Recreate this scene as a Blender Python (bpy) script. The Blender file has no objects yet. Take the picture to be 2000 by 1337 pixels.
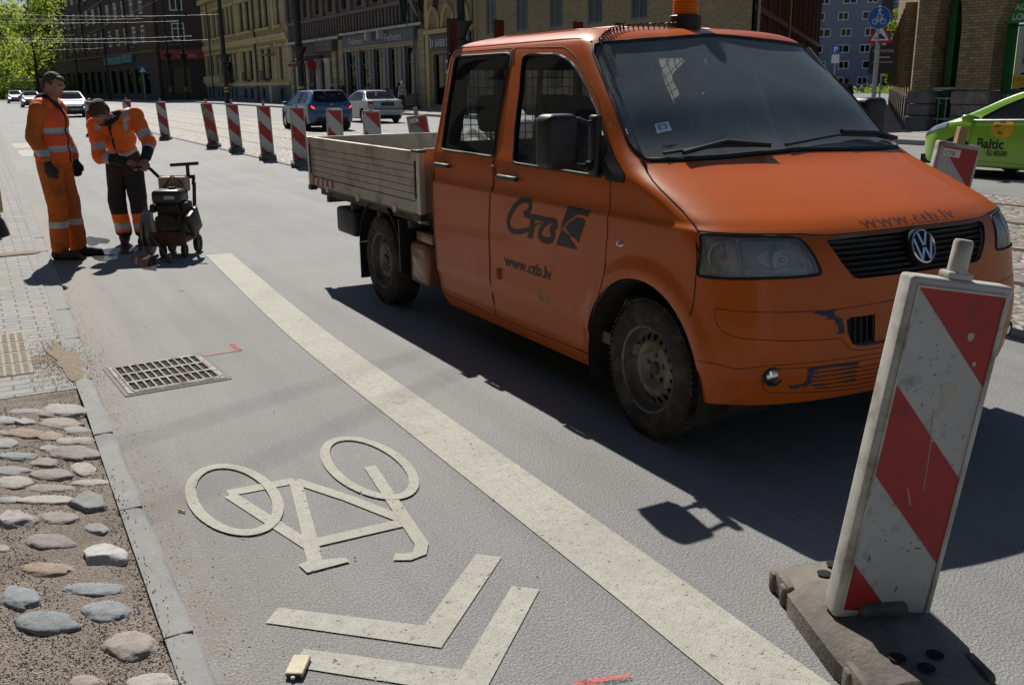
import bpy, bmesh, math, random
from mathutils import Vector, Matrix, noise
R = math.radians
scene = bpy.context.scene
COL = scene.collection
random.seed(7)
# ------------------------------------------------------------------ mesh builder
class MB:
    def __init__(s): s.v = []; s.f = []; s.m = []
    def add(s, vs, fs, mi=0, M=None):
        o = len(s.v)
        if M is not None: vs = [M @ Vector(p) for p in vs]
        s.v += [tuple(p) for p in vs]
        for f in fs: s.f.append(tuple(i+o for i in f)); s.m.append(mi)
        return s
    def join(s, b, M=None, mi=None):
        o = len(s.v)
        s.v += [tuple(M @ Vector(p)) for p in b.v] if M is not None else b.v
        for f, m in zip(b.f, b.m): s.f.append(tuple(i+o for i in f)); s.m.append(m if mi is None else mi)
        return s
    def box(s, x0, x1, y0, y1, z0, z1, mi=0, M=None):
        vs = [(x, y, z) for z in (z0, z1) for y in (y0, y1) for x in (x0, x1)]
        return s.add(vs, [(0, 2, 3, 1), (4, 5, 7, 6), (0, 1, 5, 4), (1, 3, 7, 5), (3, 2, 6, 7), (2, 0, 4, 6)], mi, M)
    def rbox(s, x0, x1, y0, y1, z0, z1, r=.01, seg=2, mi=0, M=None):
        bm = bmesh.new(); bmesh.ops.create_cube(bm, size=1)
        for v in bm.verts:
            v.co = Vector(((x0+x1)/2+v.co.x*(x1-x0), (y0+y1)/2+v.co.y*(y1-y0), (z0+z1)/2+v.co.z*(z1-z0)))
        r = min(r, .49*min(x1-x0, y1-y0, z1-z0))
        bmesh.ops.bevel(bm, geom=bm.edges[:], offset=r, segments=seg, profile=.5, affect='EDGES')
        s.frombm(bm, mi, M); bm.free(); return s
    def frombm(s, bm, mi=0, M=None):
        bm.verts.index_update()
        return s.add([v.co.copy() for v in bm.verts], [[v.index for v in f.verts] for f in bm.faces], mi, M)
    def quad(s, a, b, c, d, mi=0): return s.add([a, b, c, d], [(0, 1, 2, 3)], mi)
    def grid(s, fn, us, vs, mi=0, closed_u=False):
        nu, nv = len(us), len(vs); o = [fn(u, v) for u in us for v in vs]; fs = []
        for i in range(nu if closed_u else nu-1):
            for j in range(nv-1):
                a = i*nv+j; b = ((i+1) % nu)*nv+j; fs.append((a, b, b+1, a+1))
        return s.add(o, fs, mi)
    def tube(s, pts, r, n=8, mi=0, cap=True, closed=False):
        P = [Vector(p) for p in pts]; k = len(P)
        rs = r if isinstance(r, (list, tuple)) else [r]*k
        up = None; vs = []
        for i in range(k):
            t = (P[(i+1) % k]-P[i-1]) if closed else (P[min(i+1, k-1)]-P[max(i-1, 0)])
            if t.length < 1e-9: t = Vector((0, 0, 1))
            t.normalize()
            if up is None: up = t.orthogonal().normalized()
            else:
                up = up-t*up.dot(t)
                if up.length < 1e-6: up = t.orthogonal()
                up.normalize()
            w = t.cross(up)
            for j in range(n):
                a = 2*math.pi*j/n; vs.append(P[i]+(up*math.cos(a)+w*math.sin(a))*rs[i])
        fs = []
        for i in range(k if closed else k-1):
            for j in range(n):
                a = i*n+j; b = i*n+(j+1) % n; c = ((i+1) % k)*n+(j+1) % n; d = ((i+1) % k)*n+j
                fs.append((a, b, c, d))
        if cap and not closed: fs += [tuple(range(n-1, -1, -1)), tuple(range((k-1)*n, k*n))]
        return s.add(vs, fs, mi)
    def lathe(s, prof, n=24, mi=0, M=None, cap=False):
        vs = []; fs = []; k = len(prof)
        for r, z in prof:
            for j in range(n):
                a = 2*math.pi*j/n; vs.append((r*math.cos(a), r*math.sin(a), z))
        for i in range(k-1):
            for j in range(n): fs.append((i*n+j, i*n+(j+1) % n, (i+1)*n+(j+1) % n, (i+1)*n+j))
        if cap: fs += [tuple(range(n-1, -1, -1)), tuple(range((k-1)*n, k*n))]
        return s.add(vs, fs, mi, M)
    def ball(s, c, r, n=12, m=8, mi=0, M=None):
        rx, ry, rz = r if isinstance(r, (tuple, list)) else (r, r, r)
        vs = [(c[0], c[1], c[2]-rz)]; fs = []
        for i in range(1, m):
            p = math.pi*i/m
            for j in range(n):
                a = 2*math.pi*j/n
                vs.append((c[0]+rx*math.sin(p)*math.cos(a), c[1]+ry*math.sin(p)*math.sin(a), c[2]-rz*math.cos(p)))
        vs.append((c[0], c[1], c[2]+rz)); L = len(vs)-1
        for j in range(n):
            fs.append((0, 1+(j+1) % n, 1+j))
            for i in range(m-2): fs.append((1+i*n+j, 1+i*n+(j+1) % n, 1+(i+1)*n+(j+1) % n, 1+(i+1)*n+j))
            fs.append((L, 1+(m-2)*n+j, 1+(m-2)*n+(j+1) % n))
        return s.add(vs, fs, mi, M)
    def prism(s, poly, h0, h1, ax='z', mi=0, M=None):
        """extrude a 2D polygon; ax names the extrusion axis"""
        n = len(poly)
        def P(a, b, h): return {'z': (a, b, h), 'y': (a, h, b), 'x': (h, a, b)}[ax]
        vs = [P(a, b, h0) for a, b in poly]+[P(a, b, h1) for a, b in poly]
        fs = [tuple(range(n-1, -1, -1)), tuple(range(n, 2*n))]+[(i, (i+1) % n, n+(i+1) % n, n+i) for i in range(n)]
        return s.add(vs, fs, mi, M)
    def islands(s):
        p = list(range(len(s.v)))
        def find(a):
            while p[a] != a: p[a] = p[p[a]]; a = p[a]
            return a
        for f in s.f:
            r = find(f[0])
            for i in f[1:]: p[find(i)] = r
        g = {}
        for f, m in zip(s.f, s.m): g.setdefault(find(f[0]), []).append((f, m))
        out = []
        for fs in g.values():
            b = MB(); ix = {}
            for f, m in fs:
                for i in f:
                    if i not in ix: ix[i] = len(b.v); b.v.append(s.v[i])
                b.f.append(tuple(ix[i] for i in f)); b.m.append(m)
            out.append(b)
        return out
    def parts(s, name, mats, parent=None, **k):
        """one object per loose piece"""
        return [b.build(name, mats, parent, **k) for b in s.islands()]
    def build(s, name, mats, parent=None, smooth=None, loc=None, rot=None, fix=False):
        me = bpy.data.meshes.new(name); me.from_pydata([tuple(p) for p in s.v], [], s.f)
        for m in (mats if isinstance(mats, (list, tuple)) else [mats]): me.materials.append(m)
        me.polygons.foreach_set('material_index', s.m)
        if fix:
            bm = bmesh.new(); bm.from_mesh(me); bmesh.ops.recalc_face_normals(bm, faces=bm.faces); bm.to_mesh(me); bm.free()
        if smooth:
            me.polygons.foreach_set('use_smooth', [True]*len(me.polygons))
            me.set_sharp_from_angle(angle=R(smooth))
        me.update()
        o = bpy.data.objects.new(name, me); COL.objects.link(o)
        if parent: o.parent = parent
        if loc is not None: o.location = loc
        if rot is not None: o.rotation_euler = rot
        return o
def tag(o, label=None, cat=None, group=None, kind=None):
    for k, v in (('label', label), ('category', cat), ('group', group), ('kind', kind)):
        if v: o[k] = v
    return o
def empty(name, loc=(0, 0, 0), rz=0.0, label=None, cat=None, group=None):
    o = bpy.data.objects.new(name, None); COL.objects.link(o); o.location = loc; o.rotation_euler = (0, 0, rz)
    o.empty_display_size = .1
    return tag(o, label, cat, group)
def kids(o): return [c for c in bpy.data.objects if c.parent == o]
def copy_tree(o, parent=None, ch=None):
    if ch is None:
        ch = {}
        for c in bpy.data.objects:
            if c.parent: ch.setdefault(c.parent.name, []).append(c)
    c = o.copy(); COL.objects.link(c)
    if parent: c.parent = parent
    for k in ch.get(o.name, []): copy_tree(k, c, ch)
    return c
def TR(loc=(0, 0, 0), rz=0, rx=0, ry=0, s=1):
    return Matrix.Translation(loc) @ Matrix.Rotation(rz, 4, 'Z') @ Matrix.Rotation(ry, 4, 'Y') @ Matrix.Rotation(rx, 4, 'X') @ Matrix.Scale(s, 4)
def tri_poly(poly):
    """triangulate a simple 2D polygon -> (points, triangles)"""
    from mathutils.geometry import tessellate_polygon
    return [tuple(t) for t in tessellate_polygon([[Vector((a, b, 0)) for a, b in poly]])]
def text_mesh(body, size=1.0, bold=0.0, space=1.0, shear=0.0, align='LEFT'):
    """flat text as (verts2d, faces)"""
    cu = bpy.data.curves.new('lettering', 'FONT'); cu.body = body; cu.size = size; cu.align_x = align
    cu.space_character = space; cu.offset = bold; cu.shear = shear; cu.resolution_u = 3; cu.fill_mode = 'BOTH'
    ob = bpy.data.objects.new('lettering', cu); COL.objects.link(ob)
    dg = bpy.context.evaluated_depsgraph_get(); ev = ob.evaluated_get(dg); me = ev.to_mesh()
    vs = [(v.co.x, v.co.y) for v in me.vertices]; fs = [tuple(p.vertices) for p in me.polygons]
    ev.to_mesh_clear(); bpy.data.objects.remove(ob); bpy.data.curves.remove(cu)
    return vs, fs
def text_to(mb, body, size, fn, mi=0, fit=None, **k):
    """place flat text through fn(u, v) -> 3D point; fit = target width"""
    vs, fs = text_mesh(body, size, **k)
    if fit:
        x0 = min(a for a, _ in vs); x1 = max(a for a, _ in vs); q = fit/(x1-x0); vs = [((a-x0)*q, b) for a, b in vs]
    mb.add([fn(a, b) for a, b in vs], fs, mi)
    return mb
# ------------------------------------------------------------------ materials
MATS = {}
def _n(nt, t, **k):
    n = nt.nodes.new(t)
    for a, b in k.items():
        if a.startswith('i_'): n.inputs[a[2:].replace('_', ' ')].default_value = b
        else: setattr(n, a, b)
    return n
def ramp(nt, fac, stops):
    r = nt.nodes.new('ShaderNodeValToRGB'); e = r.color_ramp.elements
    while len(e) < len(stops): e.new(.5)
    for q, (p, c) in zip(e, stops): q.position = p; q.color = (*c, 1) if len(c) == 3 else c
    nt.links.new(fac, r.inputs[0]); return r.outputs[0]
def mixc(nt, fac, a, b, mode='MIX'):
    m = nt.nodes.new('ShaderNodeMix'); m.data_type = 'RGBA'; m.blend_type = mode
    for s, v in ((m.inputs[0], fac), (m.inputs[6], a), (m.inputs[7], b)):
        if hasattr(v, 'is_output'): nt.links.new(v, s)
        elif isinstance(v, (int, float)): s.default_value = v
        else: s.default_value = (*v, 1)
    return m.outputs[2]
def newmat(name):
    m = bpy.data.materials.new(name); m.use_nodes = True; nt = m.node_tree
    b = nt.nodes['Principled BSDF']; return m, nt, b
def coord(nt, space='Object'):
    if space == 'World': return nt.nodes.new('ShaderNodeNewGeometry').outputs['Position']
    return nt.nodes.new('ShaderNodeTexCoord').outputs[space]
def tex(nt, co, scale, detail=3, rough=.55, kind='noise', stretch=None):
    if stretch:
        mp = nt.nodes.new('ShaderNodeMapping'); mp.inputs['Scale'].default_value = stretch
        nt.links.new(co, mp.inputs[0]); co = mp.outputs[0]
    if kind == 'noise':
        t = _n(nt, 'ShaderNodeTexNoise'); t.inputs['Detail'].default_value = detail; t.inputs['Roughness'].default_value = rough
    else:
        t = _n(nt, 'ShaderNodeTexVoronoi')
        if kind == 'edge': t.feature = 'DISTANCE_TO_EDGE'
    t.inputs['Scale'].default_value = scale; nt.links.new(co, t.inputs['Vector'])
    return t.outputs[0] if kind != 'cell' else t.outputs['Color']
def bumpn(nt, b, h, dist, strength=1.0):
    n = _n(nt, 'ShaderNodeBump'); n.inputs['Distance'].default_value = dist; n.inputs['Strength'].default_value = strength
    nt.links.new(h, n.inputs['Height']); nt.links.new(n.outputs[0], b.inputs['Normal']); return n
def pm(name, col, rough=.6, metal=0.0, var=.18, scale=6.0, bump=0.0, bscale=60.0, coat=0.0, dirt=None, dscale=3.0, damt=.5, spec=.5, space='Object', stretch=None, emit=None, estr=0):
    """plain surface with slight tone variation, optional bump and dirt patches"""
    if name in MATS: return MATS[name]
    m, nt, b = newmat(name); co = coord(nt, space)
    t = tex(nt, co, scale, 4, .6, stretch=stretch)
    c = ramp(nt, t, [(.28, tuple(x*(1-var) for x in col)), (.72, tuple(min(1, x*(1+var)) for x in col))])
    if dirt:
        d = tex(nt, co, dscale, 6, .65); f = ramp(nt, d, [(.62-.3*damt, (0, 0, 0)), (.78-.2*damt, (1, 1, 1))])
        c = mixc(nt, f, c, dirt)
        rr = ramp(nt, f, [(0, (rough,)*3), (1, (min(1, rough+.35),)*3)]); nt.links.new(rr, b.inputs['Roughness'])
    else: b.inputs['Roughness'].default_value = rough
    nt.links.new(c, b.inputs['Base Color'])
    b.inputs['Metallic'].default_value = metal; b.inputs['Coat Weight'].default_value = coat; b.inputs['Coat Roughness'].default_value = .06
    b.inputs['Specular IOR Level'].default_value = spec
    if bump: bumpn(nt, b, tex(nt, co, bscale, 3, .6, stretch=stretch), bump)
    if emit: b.inputs['Emission Color'].default_value = (*emit, 1); b.inputs['Emission Strength'].default_value = estr
    MATS[name] = m; return m
def glassm(name, tint=(.6, .65, .66), refl=.08, haze=0.0, hazecol=(.4, .42, .42)):
    """thin window glass: tinted see-through + Fresnel reflection, optional pale film (on the windscreen a stand-in for sky reflection)"""
    if name in MATS: return MATS[name]
    m, nt, b = newmat(name); nt.nodes.remove(b); out = nt.nodes['Material Output']
    tr = _n(nt, 'ShaderNodeBsdfTransparent'); tr.inputs[0].default_value = (*tint, 1)
    gl = _n(nt, 'ShaderNodeBsdfGlossy'); gl.inputs['Roughness'].default_value = .02
    fr = _n(nt, 'ShaderNodeFresnel'); fr.inputs[0].default_value = 1.5
    mx = _n(nt, 'ShaderNodeMixShader'); nt.links.new(fr.outputs[0], mx.inputs[0]); nt.links.new(tr.outputs[0], mx.inputs[1]); nt.links.new(gl.outputs[0], mx.inputs[2])
    o = mx.outputs[0]
    if haze:
        df = _n(nt, 'ShaderNodeBsdfDiffuse'); df.inputs[0].default_value = (*hazecol, 1)
        co = coord(nt, 'Object'); t = tex(nt, co, 5, 5, .7); f = ramp(nt, t, [(.3, (haze*.85,)*3), (.75, (haze*1.2,)*3)])
        m2 = _n(nt, 'ShaderNodeMixShader'); nt.links.new(f, m2.inputs[0]); nt.links.new(o, m2.inputs[1]); nt.links.new(df.outputs[0], m2.inputs[2]); o = m2.outputs[0]
    nt.links.new(o, out.inputs[0]); MATS[name] = m; return m
# ---------------------------------------------------------------- van surface
def pchip(tab):
    xs = [a for a, _ in tab]; ys = [b for _, b in tab]; n = len(xs)
    h = [xs[i+1]-xs[i] for i in range(n-1)]; s = [(ys[i+1]-ys[i])/h[i] for i in range(n-1)]
    m = [0.0]*n; m[0] = s[0]; m[-1] = s[-1]
    for i in range(1, n-1):
        if s[i-1]*s[i] <= 0: m[i] = 0.0
        else:
            w1 = 2*h[i]+h[i-1]; w2 = h[i]+2*h[i-1]; m[i] = (w1+w2)/(w1/s[i-1]+w2/s[i])
    def f(x):
        if x <= xs[0]: return ys[0]
        if x >= xs[-1]: return ys[-1]
        i = 0
        while x > xs[i+1]: i += 1
        t = (x-xs[i])/h[i]; t2 = t*t; t3 = t2*t
        return (2*t3-3*t2+1)*ys[i]+(t3-2*t2+t)*h[i]*m[i]+(-2*t3+3*t2)*ys[i+1]+(t3-t2)*h[i]*m[i+1]
    return f
V_XF = pchip([(.20,.66),(.24,.70),(.30,.745),(.42,.775),(.55,.785),(.66,.775),(.75,.755),(.85,.735),(.95,.705),(1.01,.665),(1.06,.60),(1.12,.46),(1.20,.245),(1.265,.055),(1.29,.0),(1.58,-.345),(1.82,-.64),(1.86,-.69),(1.885,-.74),(1.905,-.82),(1.925,-.98),(1.94,-1.22),(1.948,-1.6)])
V_W = pchip([(.20,.86),(.26,.895),(.32,.915),(.43,.935),(.445,.942),(.60,.95),(.85,.952),(1.03,.947),(1.045,.938),(1.2,.925),(1.27,.905),(1.5,.845),(1.75,.772),(1.80,.755),(1.84,.735),(1.87,.695),(1.89,.645),(1.91,.56),(1.93,.37),(1.948,.015)])
V_D = pchip([(.20,.40),(.5,.43),(.9,.42),(1.05,.42),(1.2,.40),(1.29,.30),(1.5,.27),(1.84,.22),(1.948,.2)])
V_N = pchip([(.20,2.7),(.9,2.6),(1.1,2.5),(1.29,2.5),(1.5,2.8),(1.948,2.6)])
V_XR = pchip([(.20,-2.32),(.25,-2.33),(.53,-2.335),(.8,-2.36),(1.07,-2.375),(1.29,-2.385),(1.585,-2.405),(1.8,-2.44),(1.84,-2.43),(1.87,-2.40),(1.89,-2.36),(1.91,-2.27),(1.93,-2.1),(1.948,-1.75)])
def van_u_of_y(y, z):
    r = min(1.0, abs(y)/V_W(z)); return math.asin(r**(V_N(z)/2))*2/math.pi
def van_u_of_x(x, z):
    xs = V_XF(z)-V_D(z); xe = V_XR(z)+.07
    return 1+(xs-x)/(xs-xe)
def van_P(u, z):
    """u 0..1 nose, 1..2 side, 2..2.2 rear corner, 2.2..3 rear wall; returns x, |y|, z"""
    w = V_W(z); xf = V_XF(z); d = V_D(z)
    if u <= 1:
        a = u*math.pi/2; n = V_N(z); e = 2/n
        y = w*max(0.0, math.sin(a))**e; x = xf-d*(1-max(0.0, math.cos(a))**e)
    else:
        xs = xf-d; r = min(.07, w*.5); xe = V_XR(z)+.07
        if u <= 2: x = xs+(xe-xs)*(u-1); y = w
        elif u <= 2.2:
            a = (u-2)/.2*math.pi/2; x = xe-.07*math.sin(a); y = w-r*(1-math.cos(a))
        else: x = xe-.07; y = (w-r)*(1-(u-2.2)/.8)
    if u > .55:   # flared front arch lip
        rr = math.hypot(x, z-.345)
        if rr < .60 and z < 1.0:
            k = max(0.0, 1-abs(rr-.455)/.085); y += .016*k*k*(3-2*k)
    return (x, y, z)
# ------------------------------------------------------------------ camera, sun, sky
cam = bpy.data.cameras.new('camera'); camo = bpy.data.objects.new('camera', cam); COL.objects.link(camo)
PIT, ROLL, TH, CH = .2638, -.0096, R(28.7), 1.63
_r = Vector((math.cos(TH), -math.sin(TH), 0)); _h = Vector((math.sin(TH), math.cos(TH), 0))
_f = _h*math.cos(PIT)+Vector((0, 0, -math.sin(PIT))); _u = _h*math.sin(PIT)+Vector((0, 0, math.cos(PIT)))
_x = math.cos(ROLL)*_r+math.sin(ROLL)*_u; _y = math.cos(ROLL)*_u-math.sin(ROLL)*_r
camo.matrix_world = Matrix(((_x.x, _y.x, -_f.x, 0), (_x.y, _y.y, -_f.y, 0), (_x.z, _y.z, -_f.z, CH), (0, 0, 0, 1)))
cam.sensor_width = 36; cam.lens = 1865/2000*36; cam.clip_end = 2000; cam.clip_start = .05
scene.camera = camo
SUN = Vector((.18, .94, 1)).normalized()
sl = bpy.data.lights.new('sun', 'SUN'); sl.energy = 5.0; sl.angle = R(.5); sl.color = (1, .955, .88)
so = bpy.data.objects.new('sun', sl); COL.objects.link(so); so.rotation_euler = (-SUN).to_track_quat('-Z', 'Y').to_euler(); so.location = (0, 0, 40)
wd = bpy.data.worlds.new('World'); scene.world = wd; wd.use_nodes = True; nt = wd.node_tree
sk = nt.nodes.new('ShaderNodeTexSky'); sk.sky_type = 'NISHITA'; sk.sun_disc = False
sk.sun_elevation = math.asin(SUN.z); sk.sun_rotation = math.atan2(SUN.x, SUN.y); sk.air_density = 1.0; sk.dust_density = .4; sk.ozone_density = 2.5
nt.links.new(sk.outputs[0], nt.nodes['Background'].inputs[0]); nt.nodes['Background'].inputs[1].default_value = .05
scene.view_settings.view_transform = 'Standard'; scene.view_settings.look = 'None'; scene.view_settings.exposure = 0.0; scene.view_settings.gamma = 1
scene.cycles.max_bounces = 8; scene.cycles.transparent_max_bounces = 16; scene.cycles.caustics_reflective = False; scene.cycles.caustics_refractive = False
scene.cycles.sample_clamp_indirect = 4
# ------------------------------------------------------------------ ground materials
def asphalt_mat():
    m, nt, b = newmat('asphalt'); co = coord(nt, 'World')
    fine = tex(nt, co, 160, 2, .7); mid = tex(nt, co, 14, 4, .65); big = tex(nt, co, .55, 4, .6)
    c = ramp(nt, fine, [(.34, (.11, .11, .109)), (.5, (.24, .24, .236)), (.66, (.39, .388, .378))])
    c = mixc(nt, ramp(nt, mid, [(.3, (0, 0, 0)), (.75, (.55,)*3)]), c, (.215, .213, .206))
    c = mixc(nt, .5, c, mixc(nt, 1.0, c, ramp(nt, big, [(.3, (.74,)*3), (.7, (1.2,)*3)]), 'MULTIPLY'))
    # lighter stone chips
    v = tex(nt, co, 95, kind='voro'); chip = ramp(nt, v, [(.10, (1, 1, 1)), (.22, (0, 0, 0))])
    c = mixc(nt, mixc(nt, 1.0, chip, ramp(nt, tex(nt, co, 60, 2), [(.56, (0, 0, 0)), (.62, (.6,)*3)]), 'MULTIPLY'), c, (.33, .32, .30))
    # sandy dust blown against the kerb
    xyz = nt.nodes.new('ShaderNodeSeparateXYZ'); nt.links.new(co, xyz.inputs[0])
    mr = _n(nt, 'ShaderNodeMapRange'); mr.inputs[1].default_value = 1.05; mr.inputs[2].default_value = .42; nt.links.new(xyz.outputs[0], mr.inputs[0])
    far = _n(nt, 'ShaderNodeMapRange'); far.inputs[1].default_value = 3.5; far.inputs[2].default_value = 12; far.inputs[3].default_value = .16; far.inputs[4].default_value = 1.15; nt.links.new(xyz.outputs[1], far.inputs[0])
    a = _n(nt, 'ShaderNodeMath', operation='MULTIPLY'); nt.links.new(mr.outputs[0], a.inputs[0]); nt.links.new(far.outputs[0], a.inputs[1])
    d = ramp(nt, tex(nt, co, 3.2, 6, .7), [(.32, (.12,)*3), (.66, (1, 1, 1))])
    a2 = mixc(nt, 1.0, d, a.outputs[0], 'MULTIPLY')
    nr = _n(nt, 'ShaderNodeMapRange'); nr.inputs[1].default_value = .62; nr.inputs[2].default_value = .41; nt.links.new(xyz.outputs[0], nr.inputs[0])
    a3 = mixc(nt, 1.0, nr.outputs[0], ramp(nt, tex(nt, co, 5, 5, .7), [(.4, (0, 0, 0)), (.72, (.75,)*3)]), 'MULTIPLY')
    c = mixc(nt, a2, c, (.30, .235, .175)); c = mixc(nt, a3, c, (.20, .15, .105))
    # tyre-polished tracks, oil spots and hairline cracks
    tr_ = tex(nt, co, 1.6, 4, .6, stretch=(2.2, .12, 1)); c = mixc(nt, 1, c, ramp(nt, tr_, [(.35, (.9,)*3), (.6, (1.06,)*3)]), 'MULTIPLY')
    oil = tex(nt, co, 2.3, 3, .5); c = mixc(nt, ramp(nt, oil, [(.73, (0, 0, 0)), (.8, (.3,)*3)]), c, (.06, .058, .055))
    nt.links.new(c, b.inputs['Base Color']); b.inputs['Roughness'].default_value = .74
    h = mixc(nt, .5, fine, v, 'MIX'); bumpn(nt, b, h, .006, .9)
    return m
def paint_mat():
    m, nt, b = newmat('road_paint'); co = coord(nt, 'World')
    c = ramp(nt, tex(nt, co, 22, 5, .7), [(.25, (.37, .36, .30)), (.6, (.48, .47, .40))])
    c = mixc(nt, ramp(nt, tex(nt, co, 150, 2, .6), [(.30, (.75,)*3), (.42, (0, 0, 0))]), c, (.22, .21, .19))
    wear = ramp(nt, tex(nt, co, 38, 6, .75), [(.60, (0, 0, 0)), (.68, (1, 1, 1))]); pit = ramp(nt, tex(nt, co, 170, 2, .6), [(.66, (0, 0, 0)), (.70, (1, 1, 1))])
    c = mixc(nt, ramp(nt, tex(nt, co, 1.7, 5, .7), [(.45, (0, 0, 0)), (.75, (.5,)*3)]), c, (.25, .235, .20))
    nt.links.new(c, b.inputs['Base Color']); b.inputs['Roughness'].default_value = .75; bumpn(nt, b, tex(nt, co, 160, 2, .7), .004, .7)
    tp = _n(nt, 'ShaderNodeBsdfTransparent'); mx = _n(nt, 'ShaderNodeMixShader'); nt.links.new(mixc(nt, 1, wear, pit, 'ADD'), mx.inputs[0]); nt.links.new(b.outputs[0], mx.inputs[1]); nt.links.new(tp.outputs[0], mx.inputs[2]); nt.links.new(mx.outputs[0], nt.nodes['Material Output'].inputs[0]); return m
def concrete_mat(name, col, sp=1.0):
    m, nt, b = newmat(name); co = coord(nt, 'World')
    c = ramp(nt, tex(nt, co, 7, 5, .65), [(.3, tuple(x*.85 for x in col)), (.7, tuple(x*1.1 for x in col))])
    c = mixc(nt, ramp(nt, tex(nt, co, 90, 2, .6), [(.66, (0, 0, 0)), (.72, (.9,)*3)]), c, tuple(x*.5 for x in col))
    c = mixc(nt, ramp(nt, tex(nt, co, 75, 2, .6, stretch=(1.1, .9, 1)), [(.64, (0, 0, 0)), (.72, (.8,)*3)]), c, tuple(min(1, x*1.5) for x in col))
    nt.links.new(c, b.inputs['Base Color']); b.inputs['Roughness'].default_value = .85; bumpn(nt, b, tex(nt, co, 120, 3, .6), .004, .6); return m
def paver_mat(name, c1, c2, mort, bw, rh, rot=0, ms=.006, dirt=None):
    m, nt, b = newmat(name); co = coord(nt, 'World'); mp = nt.nodes.new('ShaderNodeMapping'); mp.inputs['Rotation'].default_value = (0, 0, rot); nt.links.new(co, mp.inputs[0])
    br = _n(nt, 'ShaderNodeTexBrick'); nt.links.new(mp.outputs[0], br.inputs['Vector'])
    for k, v in (('Scale', 1), ('Mortar Size', ms), ('Mortar Smooth', .2), ('Brick Width', bw), ('Row Height', rh), ('Bias', -.1)): br.inputs[k].default_value = v
    br.inputs['Color1'].default_value = (*c1, 1); br.inputs['Color2'].default_value = (*c2, 1); br.inputs['Mortar'].default_value = (*mort, 1)
    c = mixc(nt, .6, br.outputs[0], mixc(nt, 1, br.outputs[0], ramp(nt, tex(nt, co, 30, 5, .7), [(.25, (.7,)*3), (.75, (1.25,)*3)]), 'MULTIPLY'))
    if dirt: c = mixc(nt, ramp(nt, tex(nt, co, 2.6, 6, .7), [(.5, (0, 0, 0)), (.75, (.8,)*3)]), c, dirt)
    nt.links.new(c, b.inputs['Base Color']); b.inputs['Roughness'].default_value = .85
    inv = _n(nt, 'ShaderNodeMath', operation='SUBTRACT'); inv.inputs[0].default_value = 1; nt.links.new(br.outputs[1], inv.inputs[1])
    bumpn(nt, b, inv.outputs[0], .008, .8); return m
def cobble_mat():
    m, nt, b = newmat('cobbles'); co = coord(nt, 'World')
    e = tex(nt, co, 7.0, kind='edge', stretch=(1.25, .8, 1)); cc = tex(nt, co, 7.0, kind='cell', stretch=(1.25, .8, 1))
    bw = _n(nt, 'ShaderNodeRGBToBW'); nt.links.new(cc, bw.inputs[0])
    c = ramp(nt, bw.outputs[0], [(.2, (.21, .19, .17)), (.5, (.29, .265, .235)), (.8, (.37, .335, .30))])
    c = mixc(nt, ramp(nt, e, [(.03, (1, 1, 1)), (.12, (0, 0, 0))]), c, (.17, .135, .10))
    c = mixc(nt, ramp(nt, tex(nt, co, .7, 5, .65), [(.45, (0, 0, 0)), (.7, (.75,)*3)]), c, (.27, .22, .165))
    nt.links.new(c, b.inputs['Base Color']); b.inputs['Roughness'].default_value = .6
    h = ramp(nt, e, [(0, (0, 0, 0)), (.25, (1, 1, 1))]); bumpn(nt, b, h, .03, .8); return m
ASPH = asphalt_mat(); PAINT = paint_mat(); CONC = concrete_mat('kerb_concrete', (.30, .30, .29)); PAVER = paver_mat('pavers', (.30, .30, .295), (.38, .375, .36), (.16, .14, .115), .2, .1, dirt=(.33, .27, .2))
COBB = cobble_mat(); FARPAVE = concrete_mat('far_pavement', (.33, .32, .30))
def sheet(name, pts, z, mat, kind='structure'):
    return tag(MB().add([(x, y, z) for x, y in pts], [tuple(range(len(pts)))]).build(name, mat), kind=kind)
# kerb lines along the street (Y, X of the road edge)
KERB = [(-6, .385), (2.5, .39), (5.3, .405), (6.3, .43), (10.3, .50), (28.6, .74), (60, 1.2), (120, 2.1)]
kerbx = pchip([(a, b) for a, b in KERB])
sheet('ground', [(-900, -300), (900, -300), (900, 1500), (-900, 1500)], -.02, pm('earth', (.22, .2, .17), .9, space='World'))
sheet('road', [(-1.2, -6), (5.78, -6), (5.78, 150), (-1.2, 150)], 0.0, ASPH)
sheet('tram_bed', [(5.90, -10), (13.0, -10), (13.0, 150), (5.90, 150)], .002, COBB)
sheet('far_road', [(13.0, -10), (21.4, -10), (21.4, 150), (13.0, 150)], .004, ASPH)
sheet('street_end', [(-60, 150), (60, 150), (60, 330), (-60, 330)], -.004, ASPH)
sheet('side_street', [(21.2, 18), (26.8, 18), (150, 112), (150, 150), (26, 33), (21.2, 33)], -.008, ASPH)
k = MB().rbox(5.78, 5.90, -10, 150, -.05, .025, .01); tag(k.build('kerb_strip', CONC), kind='structure')
k = MB().rbox(21.4, 21.6, 29.5, 125, -.05, .14, .02).rbox(21.4, 21.6, -30, 20, -.05, .14, .02); tag(k.build('far_kerb', CONC), kind='structure')
k = MB().box(21.6, 26.4, 29.5, 125, -.05, .13).box(21.6, 30, -30, 20, -.05, .13); tag(k.build('far_pavement', FARPAVE), kind='structure')
# tram rails: steel head with a groove
rail = MB()
for x in (7.36, 8.88, 10.5, 12.02):
    rail.box(x-.035, x+.015, -10, 150, -.03, .012, 0); rail.box(x+.045, x+.06, -10, 150, -.03, .010, 0); rail.box(x+.015, x+.045, -10, 150, -.03, .004, 1)
tag(rail.build('tram_rails', [pm('rail_steel', (.32, .31, .30), .3, .9, .2, 3), pm('groove_dirt', (.06, .05, .04), .9)]), kind='structure')
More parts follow.
